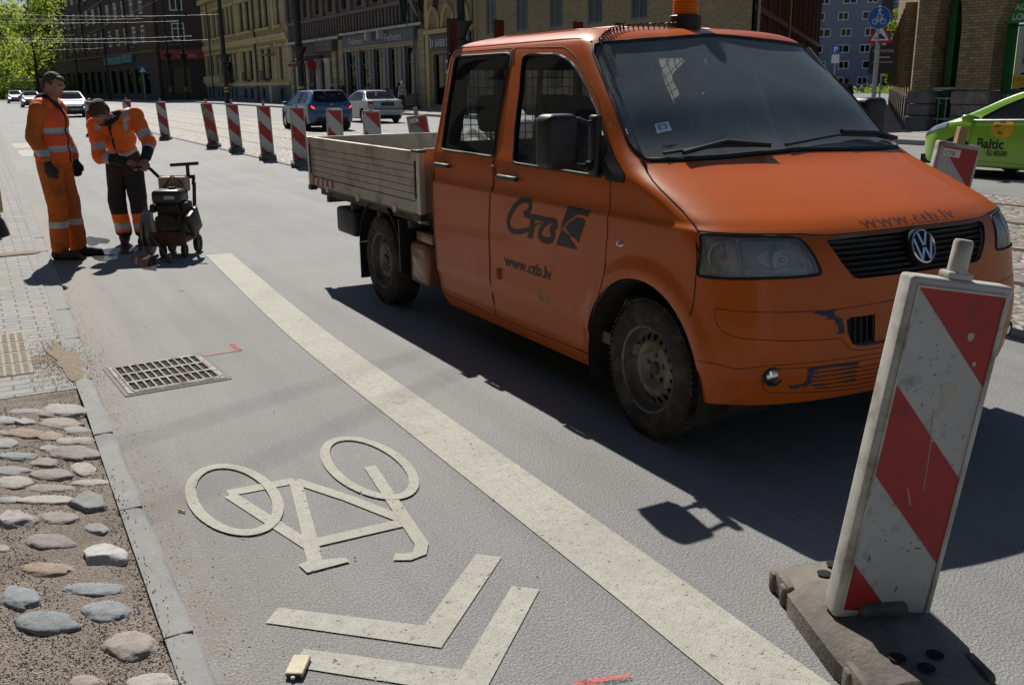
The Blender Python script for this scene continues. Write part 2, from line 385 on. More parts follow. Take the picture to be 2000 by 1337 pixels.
# pavement kerb (rounded road edge) and pavement
ys = [-6+i*.12 for i in range(int(126/.12))]
def kerbP(i, j):
    y = ys[i]; x = kerbx(y); w = .095+.035*min(1, max(0, (y-5.3)/1.2))
    n = noise.noise(Vector((y*3.1, j*2.2, 1)))*.004*(1 if y < 14 else 0)
    return [(x-w, y, .03), (x-w, y, .040+n), (x-.045, y, .042+n), (x-.02+n, y, .038), (x-.004+n, y, .028), (x+n*1.6, y, .012), (x+.004, y, -.02)][j]
tag(MB().grid(lambda i, j: kerbP(i, j), list(range(len(ys))), list(range(7))).build('kerb', CONC, smooth=40, fix=True), kind='structure')
jm = MB()
for y in [-1.3+i*1.0+.02*(i % 3) for i in range(14)]:
    if 1.4 < y < 20: jm.box(kerbx(y)-.10, kerbx(y)-.012, y, y+.006, .03, .0435)
tag(jm.build('kerb_joints', pm('joint_dirt', (.12, .105, .09), .95)), kind='structure')
py = [5.56, 5.9, 6.3, 7, 8, 10, 14, 20, 28, 40, 60, 118]
pv = MB()
for a, b2 in zip(py, py[1:]):
    w = lambda y: kerbx(y)-(.095+.035*min(1, max(0, (y-5.3)/1.2)))
    pv.quad((-7, a, .036), (w(a), a, .036), (w(b2), b2, .036), (-7, b2, .036))
tag(pv.build('pavement', PAVER), kind='structure')
tact = MB()
for i in range(3):
    for j in range(4):
        x0 = -.52+i*.215; y0 = 6.0+j*.28
        tact.rbox(x0, x0+.208, y0, y0+.272, .02, .042, .004)
        for a in range(4):
            for b2 in range(5): tact.rbox(x0+.02+a*.046, x0+.05+a*.046, y0+.015+b2*.05, y0+.045+b2*.05, .04, .046, .003, 1)
tag(tact.build('tactile_paving', pm('tactile_yellow', (.36, .32, .245), .85, var=.2, scale=20, space='World')), kind='structure')
# ------------------------------------------------------------------ gravel verge with bedded stones
def gravel_mat():
    m, nt, b = newmat('gravel'); co = coord(nt, 'World')
    cc = tex(nt, co, 210, kind='cell'); bw = _n(nt, 'ShaderNodeRGBToBW'); nt.links.new(cc, bw.inputs[0])
    c = ramp(nt, bw.outputs[0], [(.15, (.21, .165, .13)), (.4, (.32, .26, .212)), (.7, (.40, .335, .28)), (.92, (.50, .44, .39))])
    c = mixc(nt, ramp(nt, tex(nt, co, 6, 5, .65), [(.35, (0, 0, 0)), (.75, (.5,)*3)]), c, (.25, .21, .17))
    nt.links.new(c, b.inputs['Base Color']); b.inputs['Roughness'].default_value = .9
    bumpn(nt, b, tex(nt, co, 210, kind='voro'), .008, 1.0); return m
GRAV = gravel_mat()
def gz(x, y): return .026+.009*noise.noise(Vector((x*7, y*7, .3)))+.004*noise.noise(Vector((x*31, y*31, 2)))
gv = MB(); gxs = [-2.2+i*.05 for i in range(40)]+[-.2+i*.0125 for i in range(41)]; gys = [-2+i*.1 for i in range(38)]+[1.8+i*.02 for i in range(189)]
gv.grid(lambda x, y: (min(x, kerbx(y)-.094), y, gz(x, y) if y < 5.5 else .033), gxs, gys)
g0 = gv.build('gravel', GRAV, smooth=180)
tag(g0, kind='stuff')
gr = MB(); rnd = random.Random(3); OCT = [(1, 0, 0), (-1, 0, 0), (0, 1, 0), (0, -1, 0), (0, 0, 1), (0, 0, -1)]; OF = [(0, 2, 4), (2, 1, 4), (1, 3, 4), (3, 0, 4), (2, 0, 5), (1, 2, 5), (3, 1, 5), (0, 3, 5)]
def grain(x, y, z, s, mi):
    q = Matrix.Rotation(rnd.random()*6, 3, 'Z') @ Matrix.Rotation(rnd.random()*6, 3, 'X')
    gr.add([Vector((x, y, z))+(q @ Vector(p))*s*rnd.uniform(.6, 1.2) for p in OCT], OF, mi)
for _ in range(15000):
    y = 1.9+3.5*rnd.random()**1.6; x = rnd.uniform(-.25-.05*y, kerbx(y)-.092)
    if y > 3.0 and noise.noise(Vector((x*4, y*4, 5))) < -.15*rnd.random(): continue
    grain(x, y, gz(x, y)+.001, rnd.uniform(.0022, .0048), rnd.choice((0, 0, 1, 1, 2, 3)))
for _ in range(130):   # grains spilled over the kerb and into the gutter
    y = rnd.uniform(1.7, 4.2); x = kerbx(y)-.094+abs(rnd.gauss(0, .022)); grain(x, y, .044 if x < kerbx(y)-.03 else .012, rnd.uniform(.002, .0042), rnd.choice((0, 1, 2)))
for _ in range(700):
    y = rnd.uniform(1.7, 9); x = kerbx(y)+abs(rnd.gauss(.01, .10)); grain(x, y, .002, rnd.uniform(.0012, .003), rnd.choice((0, 1, 2, 3)))
for _ in range(2200):
    y = rnd.gauss(6.2, .35); x = rnd.gauss(.27, .10); grain(x, y, .041, rnd.uniform(.002, .004), rnd.choice((0, 1, 2)))
tag(gr.build('grit', [pm('grit_brown', (.29, .215, .165), .9), pm('grit_tan', (.38, .31, .255), .9), pm('grit_pale', (.48, .43, .39), .9), pm('grit_grey', (.25, .235, .225), .9)]), kind='stuff')
sand = MB()
def blob(cx, cy, a, b2, rot, z, seed, n=40, ragged=.3):
    ps = []
    for i in range(n):
        t = 2*math.pi*i/n; r = 1+ragged*noise.noise(Vector((math.cos(t)*2.2, math.sin(t)*2.2, seed)))
        x = a*r*math.cos(t); y = b2*r*math.sin(t); ps.append((cx+x*math.cos(rot)-y*math.sin(rot), cy+x*math.sin(rot)+y*math.cos(rot), z))
    o = len(sand.v); sand.add([(cx, cy, z+.004)]+ps, [(0, 1+i, 1+(i+1) % n) for i in range(n)])
blob(.31, 6.15, .07, .50, .1, .0425, 3, ragged=.9); blob(.17, 6.3, .10, .13, .4, .0375, 9, ragged=1.1); blob(.1, 10.65, .36, .10, .05, .046, 5, ragged=.5)
tag(sand.build('sand', pm('sand', (.30, .235, .175), .95, var=.3, scale=40, bump=.006, bscale=150, space='World')), kind='stuff')
STONES = [[0.047, 5.284, 0.079, 0.044, "pr"], [-0.079, 5.193, 0.088, 0.059, "gr"], [0.182, 5.325, 0.046, 0.03, "tn"], [0.207, 5.171, 0.107, 0.089, "tn"], [0.029, 5.104, 0.052, 0.057, "pg"], [0.179, 4.998, 0.084, 0.064, "pk"], [0.016, 4.932, 0.082, 0.057, "rd"], [0.123, 4.825, 0.048, 0.058, "oc"], [0.238, 4.862, 0.056, 0.044, "gn"], [0.226, 4.698, 0.072, 0.048, "tn"], [0.107, 4.654, 0.043, 0.041, "gr"], [-0.07, 4.831, 0.051, 0.056, "gr"], [-0.079, 5.023, 0.027, 0.03, "bl"], [-0.028, 4.624, 0.079, 0.043, "bl"], [0.206, 4.521, 0.09, 0.072, "pr"], [0.078, 4.475, 0.053, 0.048, "pk"], [0.094, 4.309, 0.082, 0.05, "br"], [0.219, 4.312, 0.045, 0.065, "tn"], [-0.052, 4.441, 0.071, 0.045, "gr"], [-0.053, 4.291, 0.069, 0.061, "tn"], [0.232, 4.14, 0.069, 0.03, "tn"], [0.075, 4.152, 0.086, 0.041, "br"], [0.059, 4.024, 0.11, 0.049, "lt"], [-0.071, 4.111, 0.058, 0.03, "gr"], [-0.068, 3.888, 0.08, 0.091, "pg"], [0.205, 3.915, 0.079, 0.114, "DK"], [0.083, 3.813, 0.08, 0.057, "br"], [0.202, 3.653, 0.041, 0.043, "gr"], [0.045, 3.614, 0.086, 0.059, "pr"], [-0.111, 3.654, 0.024, 0.03, "pk"], [0.201, 3.404, 0.083, 0.089, "WH"], [0.022, 3.391, 0.079, 0.051, "oc"], [0.142, 3.174, 0.101, 0.04, "bl"], [-0.075, 3.233, 0.059, 0.071, "bl"], [-0.008, 3.019, 0.088, 0.069, "BL"], [0.165, 2.991, 0.071, 0.063, "bl"], [0.203, 2.751, 0.074, 0.066, "pk"], [0.067, 2.634, 0.043, 0.03, "pk"], [0.231, 2.537, 0.067, 0.039, "lt"]]
SCOL = {'pr': (.27, .215, .205), 'gr': (.27, .265, .25), 'tn': (.33, .29, .24), 'pg': (.32, .265, .255), 'pk': (.31, .235, .195), 'rd': (.31, .165, .10), 'oc': (.30, .20, .11), 'gn': (.27, .275, .235), 'bl': (.20, .225, .24), 'br': (.25, .205, .175), 'lt': (.36, .325, .285), 'DK': (.20, .205, .205), 'WH': (.42, .41, .375), 'BL': (.17, .20, .215)}
def stone_mat(k):
    nm = 'stone_'+k.lower()+('_big' if k.isupper() else '')
    if nm in MATS: return MATS[nm]
    m, nt, b = newmat(nm); co = coord(nt, 'World'); c0 = tuple(.62*x*1.22+.38*sum(SCOL[k])/3*1.22 for x in SCOL[k])
    c = ramp(nt, tex(nt, co, 26, 5, .7), [(.25, tuple(x*.72 for x in c0)), (.5, c0), (.78, tuple(x*1.3 for x in c0))])
    c = mixc(nt, ramp(nt, tex(nt, co, 190, 2, .6), [(.60, (0, 0, 0)), (.68, (.7,)*3)]), c, (.46, .44, .41))
    c = mixc(nt, ramp(nt, tex(nt, co, 160, 2, .6, stretch=(1, 1.2, 1)), [(.62, (0, 0, 0)), (.7, (.6,)*3)]), c, tuple(x*.4 for x in c0))
    nt.links.new(c, b.inputs['Base Color']); b.inputs['Roughness'].default_value = .78; bumpn(nt, b, tex(nt, co, 70, 5, .7), .006, .8)
    MATS[nm] = m; return m
SLAB = {'pr': 'mauve rounded field stone bedded in the gravel verge', 'gr': 'small grey field stone bedded in the gravel verge', 'tn': 'tan flat field stone bedded in the gravel verge', 'pg': 'pale pinkish grey flat stone in the gravel verge', 'pk': 'dull pink granite stone half buried in the gravel verge', 'rd': 'rust red rounded stone in the far rows of the verge', 'oc': 'ochre yellow rounded stone in the gravel verge', 'gn': 'greenish grey stone close to the kerb', 'bl': 'blue grey rounded stone bedded in the gravel verge', 'br': 'brown oval stone bedded in the gravel verge', 'lt': 'long light coloured stone in the gravel verge', 'DK': 'angular grey split stone with sharp edges close to the kerb', 'WH': 'whitish four cornered granite block close to the kerb', 'BL': 'largest dark blue oval stone near the front of the verge'}
def add_stone(i, x, y, a, b2, k):
    bm = bmesh.new(); bmesh.ops.create_icosphere(bm, subdivisions=4, radius=1)
    ang = k in ('DK', 'WH', 'pg'); ux = Vector((math.cos(R(-30)), math.sin(R(-30)), 0)); rd = Vector((x-.0, y, 0)).normalized()
    h = min(a, b2)*(.5 if k != 'WH' else .5)
    for v in bm.verts:
        p = v.co.copy()
        if ang:
            for (nx, ny, nz, dd) in ((.9, .3, .3, .72), (-.7, .6, .3, .70), (.2, -.9, .35, .7), (-.8, -.5, .2, .74), (.35, .85, .3, .75), (0, .1, 1, .55)):
                n = Vector((nx+.25*math.sin(i*3.3), ny+.25*math.cos(i*2.1), nz)).normalized(); d = p.dot(n)-dd
                if d > 0: p -= n*d
        q = v.co*1.4+Vector((i*7.3, i*1.7, 0)); p *= 1+.22*noise.noise(q)+.09*noise.noise(q*2.7)+.04*noise.noise(q*7)
        z = p.z*h
        if z > 0: z = h*math.tanh(z/h*1.5)*.85
        v.co = ux*(p.x*a*(1.3 if y > 4.1 else 1.15))+rd*(p.y*b2*(1.3 if y > 4.1 else 1.15))+Vector((0, 0, z))
    mb = MB().frombm(bm); bm.free()
    o = mb.build('stone', stone_mat(k), smooth=60, loc=(x, y, .019 if not ang else .024))
    uniq = sum(1 for s in STONES if s[4] == k) == 1
    tag(o, SLAB[k], 'stone', None if uniq else 'stones bedded in the gravel verge: '+SLAB[k].split(' ')[0])
for i, s in enumerate(STONES): add_stone(i, *s)
rn2 = random.Random(11)
for i in range(26):
    add_stone(60+i, rn2.uniform(-1.1, -.2), 2.2+i*.13, rn2.uniform(.05, .1), rn2.uniform(.04, .07), rn2.choice(['gr', 'pr', 'tn', 'bl', 'br']))
# ------------------------------------------------------------------ road markings (sheets 4 mm up)
ZM = .004
mk = MB()
sl_ = pchip([(-4, 1.625), (1.77, 1.63), (2.37, 1.64), (3.81, 1.65), (5.72, 1.665), (6.99, 1.71), (8.6, 1.80), (10.0, 1.88)])
yy = [-4+i*.1 for i in range(139)]
mk.grid(lambda y, k: (sl_(y)+(.262 if y < 6 else .262-.015*(y-6)/4)*k, y, ZM), yy, [0, 1])
def stroke(pts, w, z=ZM):
    P = [Vector((a, b2)) for a, b2 in pts]; L = []; Rr = []
    for i, p in enumerate(P):
        t = (P[min(i+1, len(P)-1)]-P[max(i-1, 0)]).normalized(); n = Vector((-t.y, t.x)); L.append(p+n*w/2); Rr.append(p-n*w/2)
    o = [(q.x, q.y, z) for q in L]+[(q.x, q.y, z) for q in Rr]; n = len(P)
    mk.add(o, [(i, n+i, n+i+1, i+1) for i in range(n-1)])
for i, s in enumerate([[[0.721, 3.787], [1.0, 3.777]], [[0.725, 3.761], [0.875, 3.153]], [[1.002, 3.771], [0.873, 3.109]], [[1.002, 3.771], [1.138, 3.488], [1.261, 3.176]], [[0.884, 3.171], [1.263, 3.165]], [[1.335, 3.762], [1.257, 3.127], [1.237, 2.964], [1.202, 2.902], [1.159, 2.895], [1.112, 2.923]], [[0.877, 3.161], [0.851, 3.016]]]):
    stroke(s, .052 if i not in (0, 4) else .066, ZM+.0004*i)
mk.add([(a, b2, ZM+.003) for a, b2 in [[0.795, 3.035], [0.826, 3.043], [0.956, 3.003], [0.96, 2.966], [0.805, 2.962]]], [(0, 1, 2, 3, 4)])
for cx, cy, b2, a, rot in ((.732, 3.735, .392, .178, 0), (1.330, 3.772, .405, .175, .05)):
    def E(t, w):
        x = (a-w)*math.cos(t); y = (b2-w*1.25)*math.sin(t); return (cx+x*math.cos(rot)-y*math.sin(rot)*-1*0-y*math.sin(rot)*0, cy+y+0*x, ZM+.0035)
    n = 64; mk.add([E(2*math.pi*i/n, 0) for i in range(n)]+[E(2*math.pi*i/n, .044) for i in range(n)], [(i, (i+1) % n, n+(i+1) % n, n+i) for i in range(n)])
for c in [[[0.657, 2.791], [0.595, 2.721], [1.019, 2.321], [1.446, 2.732], [1.377, 2.798], [1.023, 2.458]], [[0.659, 2.52], [0.6, 2.449], [1.018, 2.05], [1.448, 2.47], [1.379, 2.536], [1.021, 2.191]]]:
    mk.add([(a, b2, ZM) for a, b2 in c], [(0, 1, 2, 5), (2, 3, 4, 5)])
for y0 in (27.0, 31.0): mk.add([(.95, y0, ZM), (1.4, y0, ZM), (1.4, y0+3, ZM), (.95, y0+3, ZM)], [(0, 1, 2, 3)])
mk.grid(lambda y, k: (1.75+.032*(y-18)+.2*k, y, ZM), [40+i*2 for i in range(40)], [0, 1])
for y in range(10, 140, 6): mk.box(17.1, 17.25, y, y+2, .006, .009)
tag(mk.build('road_markings', PAINT), kind='structure')
def spraym():
    m, nt, b = newmat('red_spray'); co = coord(nt, 'World'); b.inputs['Base Color'].default_value = (.75, .09, .09, 1); b.inputs['Roughness'].default_value = .8
    out = nt.nodes['Material Output']; tr = _n(nt, 'ShaderNodeBsdfTransparent'); mx = _n(nt, 'ShaderNodeMixShader')
    f = ramp(nt, tex(nt, co, 130, 3, .7), [(.40, (0, 0, 0)), (.58, (.85,)*3)]); nt.links.new(f, mx.inputs[0]); nt.links.new(tr.outputs[0], mx.inputs[1]); nt.links.new(b.outputs[0], mx.inputs[2]); nt.links.new(mx.outputs[0], out.inputs[0]); return m
mk = MB()
for s, w in (([[1.047, 5.989], [1.161, 6.004], [1.308, 6.015]], .03), ([[1.298, 6.225], [1.297, 6.078], [1.311, 6.013]], .035), ([[1.25, 1.95], [1.282, 1.965], [1.351, 1.945], [1.427, 1.924]], .022), ([[1.292, 1.973], [1.31, 1.936], [1.335, 1.91]], .02), ([[1.305, 8.146], [1.353, 8.15]], .03)): stroke(s, w, .0085)
tag(mk.build('spray_mark', spraym()), kind='structure')
# ------------------------------------------------------------------ drain grate in the gutter
IRON = pm('cast_iron', (.17, .16, .148), .6, .4, .25, 30, .003, 80, dirt=(.24, .21, .17), damt=.55, dscale=14)
DARK = pm('pit_dark', (.008, .008, .008), .9)
dr = empty('drain_grate', (.80, 5.72, 0), R(4), 'rectangular iron drain grate with slot rows in the gutter', 'drain')
fr = MB(); W2, H2 = .24, .275
for a in ((-W2-.03, W2+.03, -H2-.03, -H2), (-W2-.03, W2+.03, H2, H2+.03), (-W2-.03, -W2, -H2, H2), (W2, W2+.03, -H2, H2)): fr.box(*a, .0, .009)
fr.build('frame', IRON, dr)
gm = MB(); nx, ny = 11, 3; cw = 2*W2/nx; chh = 2*H2/ny
for i in range(nx+1): x = -W2+i*cw; gm.rbox(x-.0075, x+.0075, -H2, H2, .0, .0135, .003, 1)
for j in range(ny+1): y = -H2+j*chh; gm.rbox(-W2, W2, y-.018, y+.018, .0, .0125, .003, 1)
gm.build('bars', IRON, dr)
MB().quad((-W2, -H2, .003), (W2, -H2, .003), (W2, H2, .003), (-W2, H2, .003)).build('pit', DARK, dr)
rc = MB()
for a in ((-W2-.055, W2+.05, -H2-.055, -H2-.032), (-W2-.05, W2+.055, H2+.032, H2+.055), (-W2-.055, -W2-.032, -H2-.03, H2+.03), (W2+.032, W2+.055, -H2-.03, H2+.03)): rc.box(*a, .0, .005)
rc.build('concrete_collar', concrete_mat('collar_concrete', (.22, .215, .205)), dr)
# litter on the bike lane
pk = MB(); pk.rbox(-.047, .047, -.026, .026, .001, .016, .004); pk.box(.0475, .0485, -.02, .02, .004, .014, 1); pk.rbox(.047, .06, -.006, .006, .002, .010, .002, 1)
pko = pk.build('paper_packet', [pm('packet_paper', (.62, .55, .40), .7, var=.15, scale=30, bump=.004, bscale=50), pm('packet_inside', (.12, .10, .08), .8)], loc=(.614, 2.43, .004), rot=(0, 0, R(-122)))
tag(pko, 'crumpled cream paper packet lying on the lower chevron tip', 'packet')
cb = MB().tube([(-.016, 0, .007), (.004, 0, .007)], .0042, 10, 0).tube([(.004, 0, .007), (.018, 0, .007)], .0042, 10, 1)
tag(cb.build('cigarette_butt', [pm('filter_orange', (.55, .25, .08), .8), pm('cigarette_paper', (.7, .68, .62), .8)], loc=(.52, 3.70, 0), rot=(0, 0, R(-55))), 'orange tipped cigarette butt left of the bicycle symbol', 'cigarette butt')
lf = MB(); rl = random.Random(5)
for _ in range(60):
    x, y = rl.uniform(.45, 3.0), rl.uniform(1.6, 8); s = rl.uniform(.003, .010); a = rl.random()*6
    lf.add([(x+math.cos(a)*s, y+math.sin(a)*s, .007), (x-math.sin(a)*s*.4, y+math.cos(a)*s*.4, .010), (x-math.cos(a)*s, y-math.sin(a)*s, .007), (x+math.sin(a)*s*.4, y-math.cos(a)*s*.4, .007)], [(0, 1, 2, 3)])
tag(lf.build('leaf_litter', pm('dry_leaf', (.16, .09, .05), .9)), kind='stuff')
# ================================================================== flat-cut panels
def inpoly(p, poly):
    x, y = p; c = False; n = len(poly); j = n-1
    for i in range(n):
        a, b = poly[i], poly[j]
        if (a[1] > y) != (b[1] > y) and x < (b[0]-a[0])*(y-a[1])/(b[1]-a[1])+a[0]: c = not c
        j = i
    return c
def flat_cut(us, vs, polys):
    """grid in parameter space, cut exactly along polygons; returns list of (face points, region index or -1)"""
    bm = bmesh.new(); g = [[bm.verts.new((u, v, 0)) for v in vs] for u in us]
    for i in range(len(us)-1):
        for j in range(len(vs)-1): bm.faces.new((g[i][j], g[i+1][j], g[i+1][j+1], g[i][j+1]))
    for poly in polys:
        n = len(poly)
        for i in range(n):
            a = Vector((*poly[i], 0)); b = Vector((*poly[(i+1) % n], 0)); d = b-a
            if d.length < 1e-7: continue
            x0, x1 = min(a.x, b.x)-1e-5, max(a.x, b.x)+1e-5; y0, y1 = min(a.y, b.y)-1e-5, max(a.y, b.y)+1e-5
            nn = Vector((-d.y, d.x, 0)).normalized(); fs = []
            for f in bm.faces:
                xs = [v.co.x for v in f.verts]; ys = [v.co.y for v in f.verts]
                if max(xs) < x0 or min(xs) > x1 or max(ys) < y0 or min(ys) > y1: continue
                ds = [(v.co-a).dot(nn) for v in f.verts]
                if min(ds) < -1e-6 and max(ds) > 1e-6: fs.append(f)
            if not fs: continue
            es = {e for f in fs for e in f.edges}; vv = {v for f in fs for v in f.verts}
            bmesh.ops.bisect_plane(bm, geom=list(fs)+list(es)+list(vv), plane_co=a, plane_no=nn, dist=1e-7)
    bmesh.ops.triangulate(bm, faces=[f for f in bm.faces if len(f.verts) > 4])
    out = []
    for f in bm.faces:
        c = f.calc_center_median(); r = -1
        for k, poly in enumerate(polys):
            if inpoly((c.x, c.y), poly): r = k
        out.append(([(v.co.x, v.co.y) for v in f.verts], r))
    bm.free(); return out
class Panels:
    """panels of a parametric half surface P(u, v) -> (x, |y|, z), mirrored"""
    def __init__(s, P, us, vs, polys, mir=True): s.P = P; s.mir = mir; s.faces = flat_cut(us, vs, polys); s.cache = {}
    def pos(s, u, v, side): x, y, z = s.P(u, v); return Vector((x, y*side, z))
    def nrm(s, u, v, side):
        k = (round(u, 6), round(v, 6))
        if k not in s.cache:
            h = 2e-3; a = s.pos(u+h, v, 1)-s.pos(u-h, v, 1) if u > h or not s.mir else s.pos(u+h, v, 1)-Vector((s.pos(h, v, 1).x, -s.pos(h, v, 1).y, s.pos(h, v, 1).z))
            b = s.pos(u, v+h*.5, 1)-s.pos(u, v-h*.5, 1)
            n = a.cross(b); s.cache[k] = n.normalized() if n.length > 1e-12 else Vector((0, 0, 1))
        n = s.cache[k]; return Vector((n.x, n.y*side, n.z))
    def mesh(s, name, regs, mats, parent, sides=(1, -1), off=0.0, lining=0.0, filt=None, flip=False):
        vs = []; ns = []; fs = []; mi = []
        for sd in sides:
            ix = {}
            def vid(u, v, o):
                k = (round(u, 6), round(v, 6), o, 0 if u < 1e-5 else sd)
                if k not in ix:
                    ix[k] = len(vs); n = s.nrm(u, v, sd)*s.sg; vs.append(s.pos(u, v, sd)+n*o); ns.append(n if o >= -.004 or not lining else -n)
                return ix[k]
            for pts, r in s.faces:
                if r not in regs: continue
                if filt and not filt(pts): continue
                a = [vid(u, v, off) for u, v in pts]
                a = list(dict.fromkeys(a))
                if len(a) < 3: continue
                if sd*s.sg < 0: a.reverse()
                fs.append(a); mi.append(0)
                if lining:
                    b = list(dict.fromkeys(vid(u, v, off-lining) for u, v in pts))
                    if len(b) < 3: b = b+[a[0]]*0
                    if len(b) < 3: mi.append(mi.pop()); continue
                    if sd*s.sg > 0: b.reverse()
                    fs.append(b); mi.append(1)
        if not fs: return None
        me = bpy.data.meshes.new(name); me.from_pydata([tuple(v) for v in vs], [], fs)
        for m in mats: me.materials.append(m)
        me.polygons.foreach_set('material_index', mi); me.polygons.foreach_set('use_smooth', [True]*len(fs))
        me.update(); me.validate()
        if len(me.vertices) == len(ns): me.normals_split_custom_set_from_vertices([tuple(n) for n in ns])
        o = bpy.data.objects.new(name, me); COL.objects.link(o)
        if parent: o.parent = parent
        return o
    sg = 1
    def line(s, uv, side, off=.0, step=.02, closed=False):
        out = []; n = len(uv)
        for i in range(n if closed else n-1):
            a, b = uv[i], uv[(i+1) % n]; k = max(1, int(math.hypot(a[0]-b[0], a[1]-b[1])/step))
            for q in range(k):
                t = q/k; u, v = a[0]+(b[0]-a[0])*t, a[1]+(b[1]-a[1])*t; out.append(s.pos(u, v, side)+s.nrm(u, v, side)*s.sg*off)
        if not closed: out.append(s.pos(*uv[-1], side)+s.nrm(*uv[-1], side)*s.sg*off)
        return out
    def decal(s, mb, poly, side, off=.002, mi=0, sub=2):
        tris = [tuple(poly[i] for i in t) for t in tri_poly(poly)]
        for _ in range(sub):
            nt = []
            for a, b, c in tris:
                ab = tuple((p+q)/2 for p, q in zip(a, b)); bc = tuple((p+q)/2 for p, q in zip(b, c)); ca = tuple((p+q)/2 for p, q in zip(c, a))
                nt += [(a, ab, ca), (ab, b, bc), (ca, bc, c), (ab, bc, ca)]
            tris = nt
        for t in tris: mb.add([s.pos(u, v, side)+s.nrm(u, v, side)*s.sg*off for u, v in t], [(0, 1, 2)], mi)
def round_poly(p, r, seg=4):
    out = []; n = len(p)
    for i in range(n):
        a, b, c = Vector(p[i-1]), Vector(p[i]), Vector(p[(i+1) % n]); d1 = (a-b); d2 = (c-b)
        q = min(r, d1.length*.45, d2.length*.45); s = b+d1.normalized()*q; e = b+d2.normalized()*q
        for k in range(seg+1):
            t = k/seg; out.append(tuple(s*(1-t)**2+b*2*t*(1-t)+e*t*t))
    return out
def ribbon(P, pts, widths, side, off, mb, mi=0):
    """flat ribbon along uv points laid on panel surface P"""
    C = [Vector(p) for p in pts]; fine = []; fw = []
    for i in range(len(C)-1):
        p0, p1, p2, p3 = C[max(i-1, 0)], C[i], C[i+1], C[min(i+2, len(C)-1)]
        for k in range(5):
            t = k/5; fine.append(.5*((2*p1)+(p2-p0)*t+(2*p0-5*p1+4*p2-p3)*t*t+(3*p1-p0-3*p2+p3)*t**3)); fw.append(widths[i]+(widths[i+1]-widths[i])*t)
    fine.append(C[-1]); fw.append(widths[-1])
    A = [P.pos(p.x, p.y, side) for p in fine]; o = []
    for i, p in enumerate(A):
        t = (A[min(i+1, len(A)-1)]-A[max(i-1, 0)]).normalized(); n = P.nrm(fine[i].x, fine[i].y, side)*P.sg; w = n.cross(t).normalized()
        o += [p+n*off+w*fw[i]/2, p+n*off-w*fw[i]/2]
    mb.add(o, [(2*i, 2*i+1, 2*i+3, 2*i+2) for i in range(len(A)-1)], mi)
# ================================================================== materials shared by vehicles
def carpaint(name, col, dirt=(.25, .2, .15), damt=.25, rough=.33, low=.75, coat=.7, spec=.5):
    if name in MATS: return MATS[name]
    m, nt, b = newmat(name); co = coord(nt, 'Object'); xyz = nt.nodes.new('ShaderNodeSeparateXYZ'); nt.links.new(co, xyz.inputs[0])
    c = ramp(nt, tex(nt, co, 2.2, 3), [(.3, tuple(x*.93 for x in col)), (.7, tuple(min(1, x*1.06) for x in col))])
    lo = _n(nt, 'ShaderNodeMapRange'); lo.inputs[1].default_value = low; lo.inputs[2].default_value = .2; nt.links.new(xyz.outputs[2], lo.inputs[0])
    d = ramp(nt, tex(nt, co, 5, 6, .7), [(.3, (.15,)*3), (.75, (1, 1, 1))]); f = mixc(nt, 1, d, lo.outputs[0], 'MULTIPLY'); f = mixc(nt, 1, f, (damt,)*3, 'MULTIPLY')
    film = ramp(nt, tex(nt, co, 3.3, 6, .75), [(.4, (.0,)*3), (.8, (damt*.38,)*3)]); f = mixc(nt, 1, f, film, 'ADD')
    c = mixc(nt, f, c, dirt); nt.links.new(c, b.inputs['Base Color'])
    rr = ramp(nt, f, [(0, (rough,)*3), (.6, (.75,)*3)]); nt.links.new(rr, b.inputs['Roughness'])
    b.inputs['Coat Weight'].default_value = coat; b.inputs['Coat Roughness'].default_value = .05; b.inputs['Specular IOR Level'].default_value = spec
    MATS[name] = m; return m
ORANGE = carpaint('orange_paint', (.58, .112, .005), dirt=(.24, .085, .030), damt=.36, rough=.34, low=.95, coat=.22, spec=.28)
BLK = pm('black_plastic', (.018, .018, .020), .5, var=.3, scale=8); SEAM = pm('seam_black', (.012, .009, .008), .8); RUB = pm('rubber_seal', (.012, .012, .012), .65)
LINING = pm('cab_lining', (.34, .335, .32), .9); SEAT = pm('seat_fabric', (.085, .088, .095), .95, var=.3, scale=40); DASH = pm('dash_plastic', (.20, .205, .21), .7)
WGLASS = glassm('windscreen_glass', (.86, .90, .90), haze=.24, hazecol=(.56, .63, .66)); SGLASS = glassm('side_glass', (.84, .88, .87), haze=.02); DGLASS = glassm('dark_side_glass', (.62, .66, .65), haze=.02)  # windscreen haze: reflected sky painted as a pale bluish film
LENS = glassm('lamp_lens', (.92, .94, .94), haze=.20, hazecol=(.72, .74, .75)); BOWL = pm('lamp_bowl', (.80, .81, .82), .35, .15, .3, 9); HOUS = pm('lamp_housing', (.42, .44, .46), .4, .1, .3, 9); CHROME = pm('chrome', (.75, .76, .78), .12, 1.0, .05); SILV = pm('reflector_silver', (.62, .64, .66), .25, .9, .1, 20)
AMB = pm('amber_lens', (.8, .19, .02), .2, spec=.6); TYRE = pm('tyre_rubber', (.030, .029, .028), .85, var=.4, scale=14, bump=.003, bscale=90, dirt=(.12, .10, .08), damt=.5, dscale=9)
STEEL = pm('wheel_steel', (.20, .19, .165), .5, .55, .25, 12, dirt=(.16, .12, .085), damt=.55, dscale=10); DKSTEEL = pm('chassis_black', (.025, .024, .023), .8, var=.3, scale=6)
ALU = pm('dropside_aluminium', (.46, .435, .36), .48, .35, .10, 5, dirt=(.33, .29, .21), damt=.4, dscale=4); ALUTRIM = pm('aluminium_trim', (.55, .54, .50), .4, .6, .1, 8)
LOGO = pm('logo_black', (.014, .015, .017), .5, var=.1); LOGOBL = pm('logo_blue', (.085, .06, .085), .5, var=.1); CHIP = pm('primer_blue', (.045, .05, .085), .7, var=.4, scale=60)
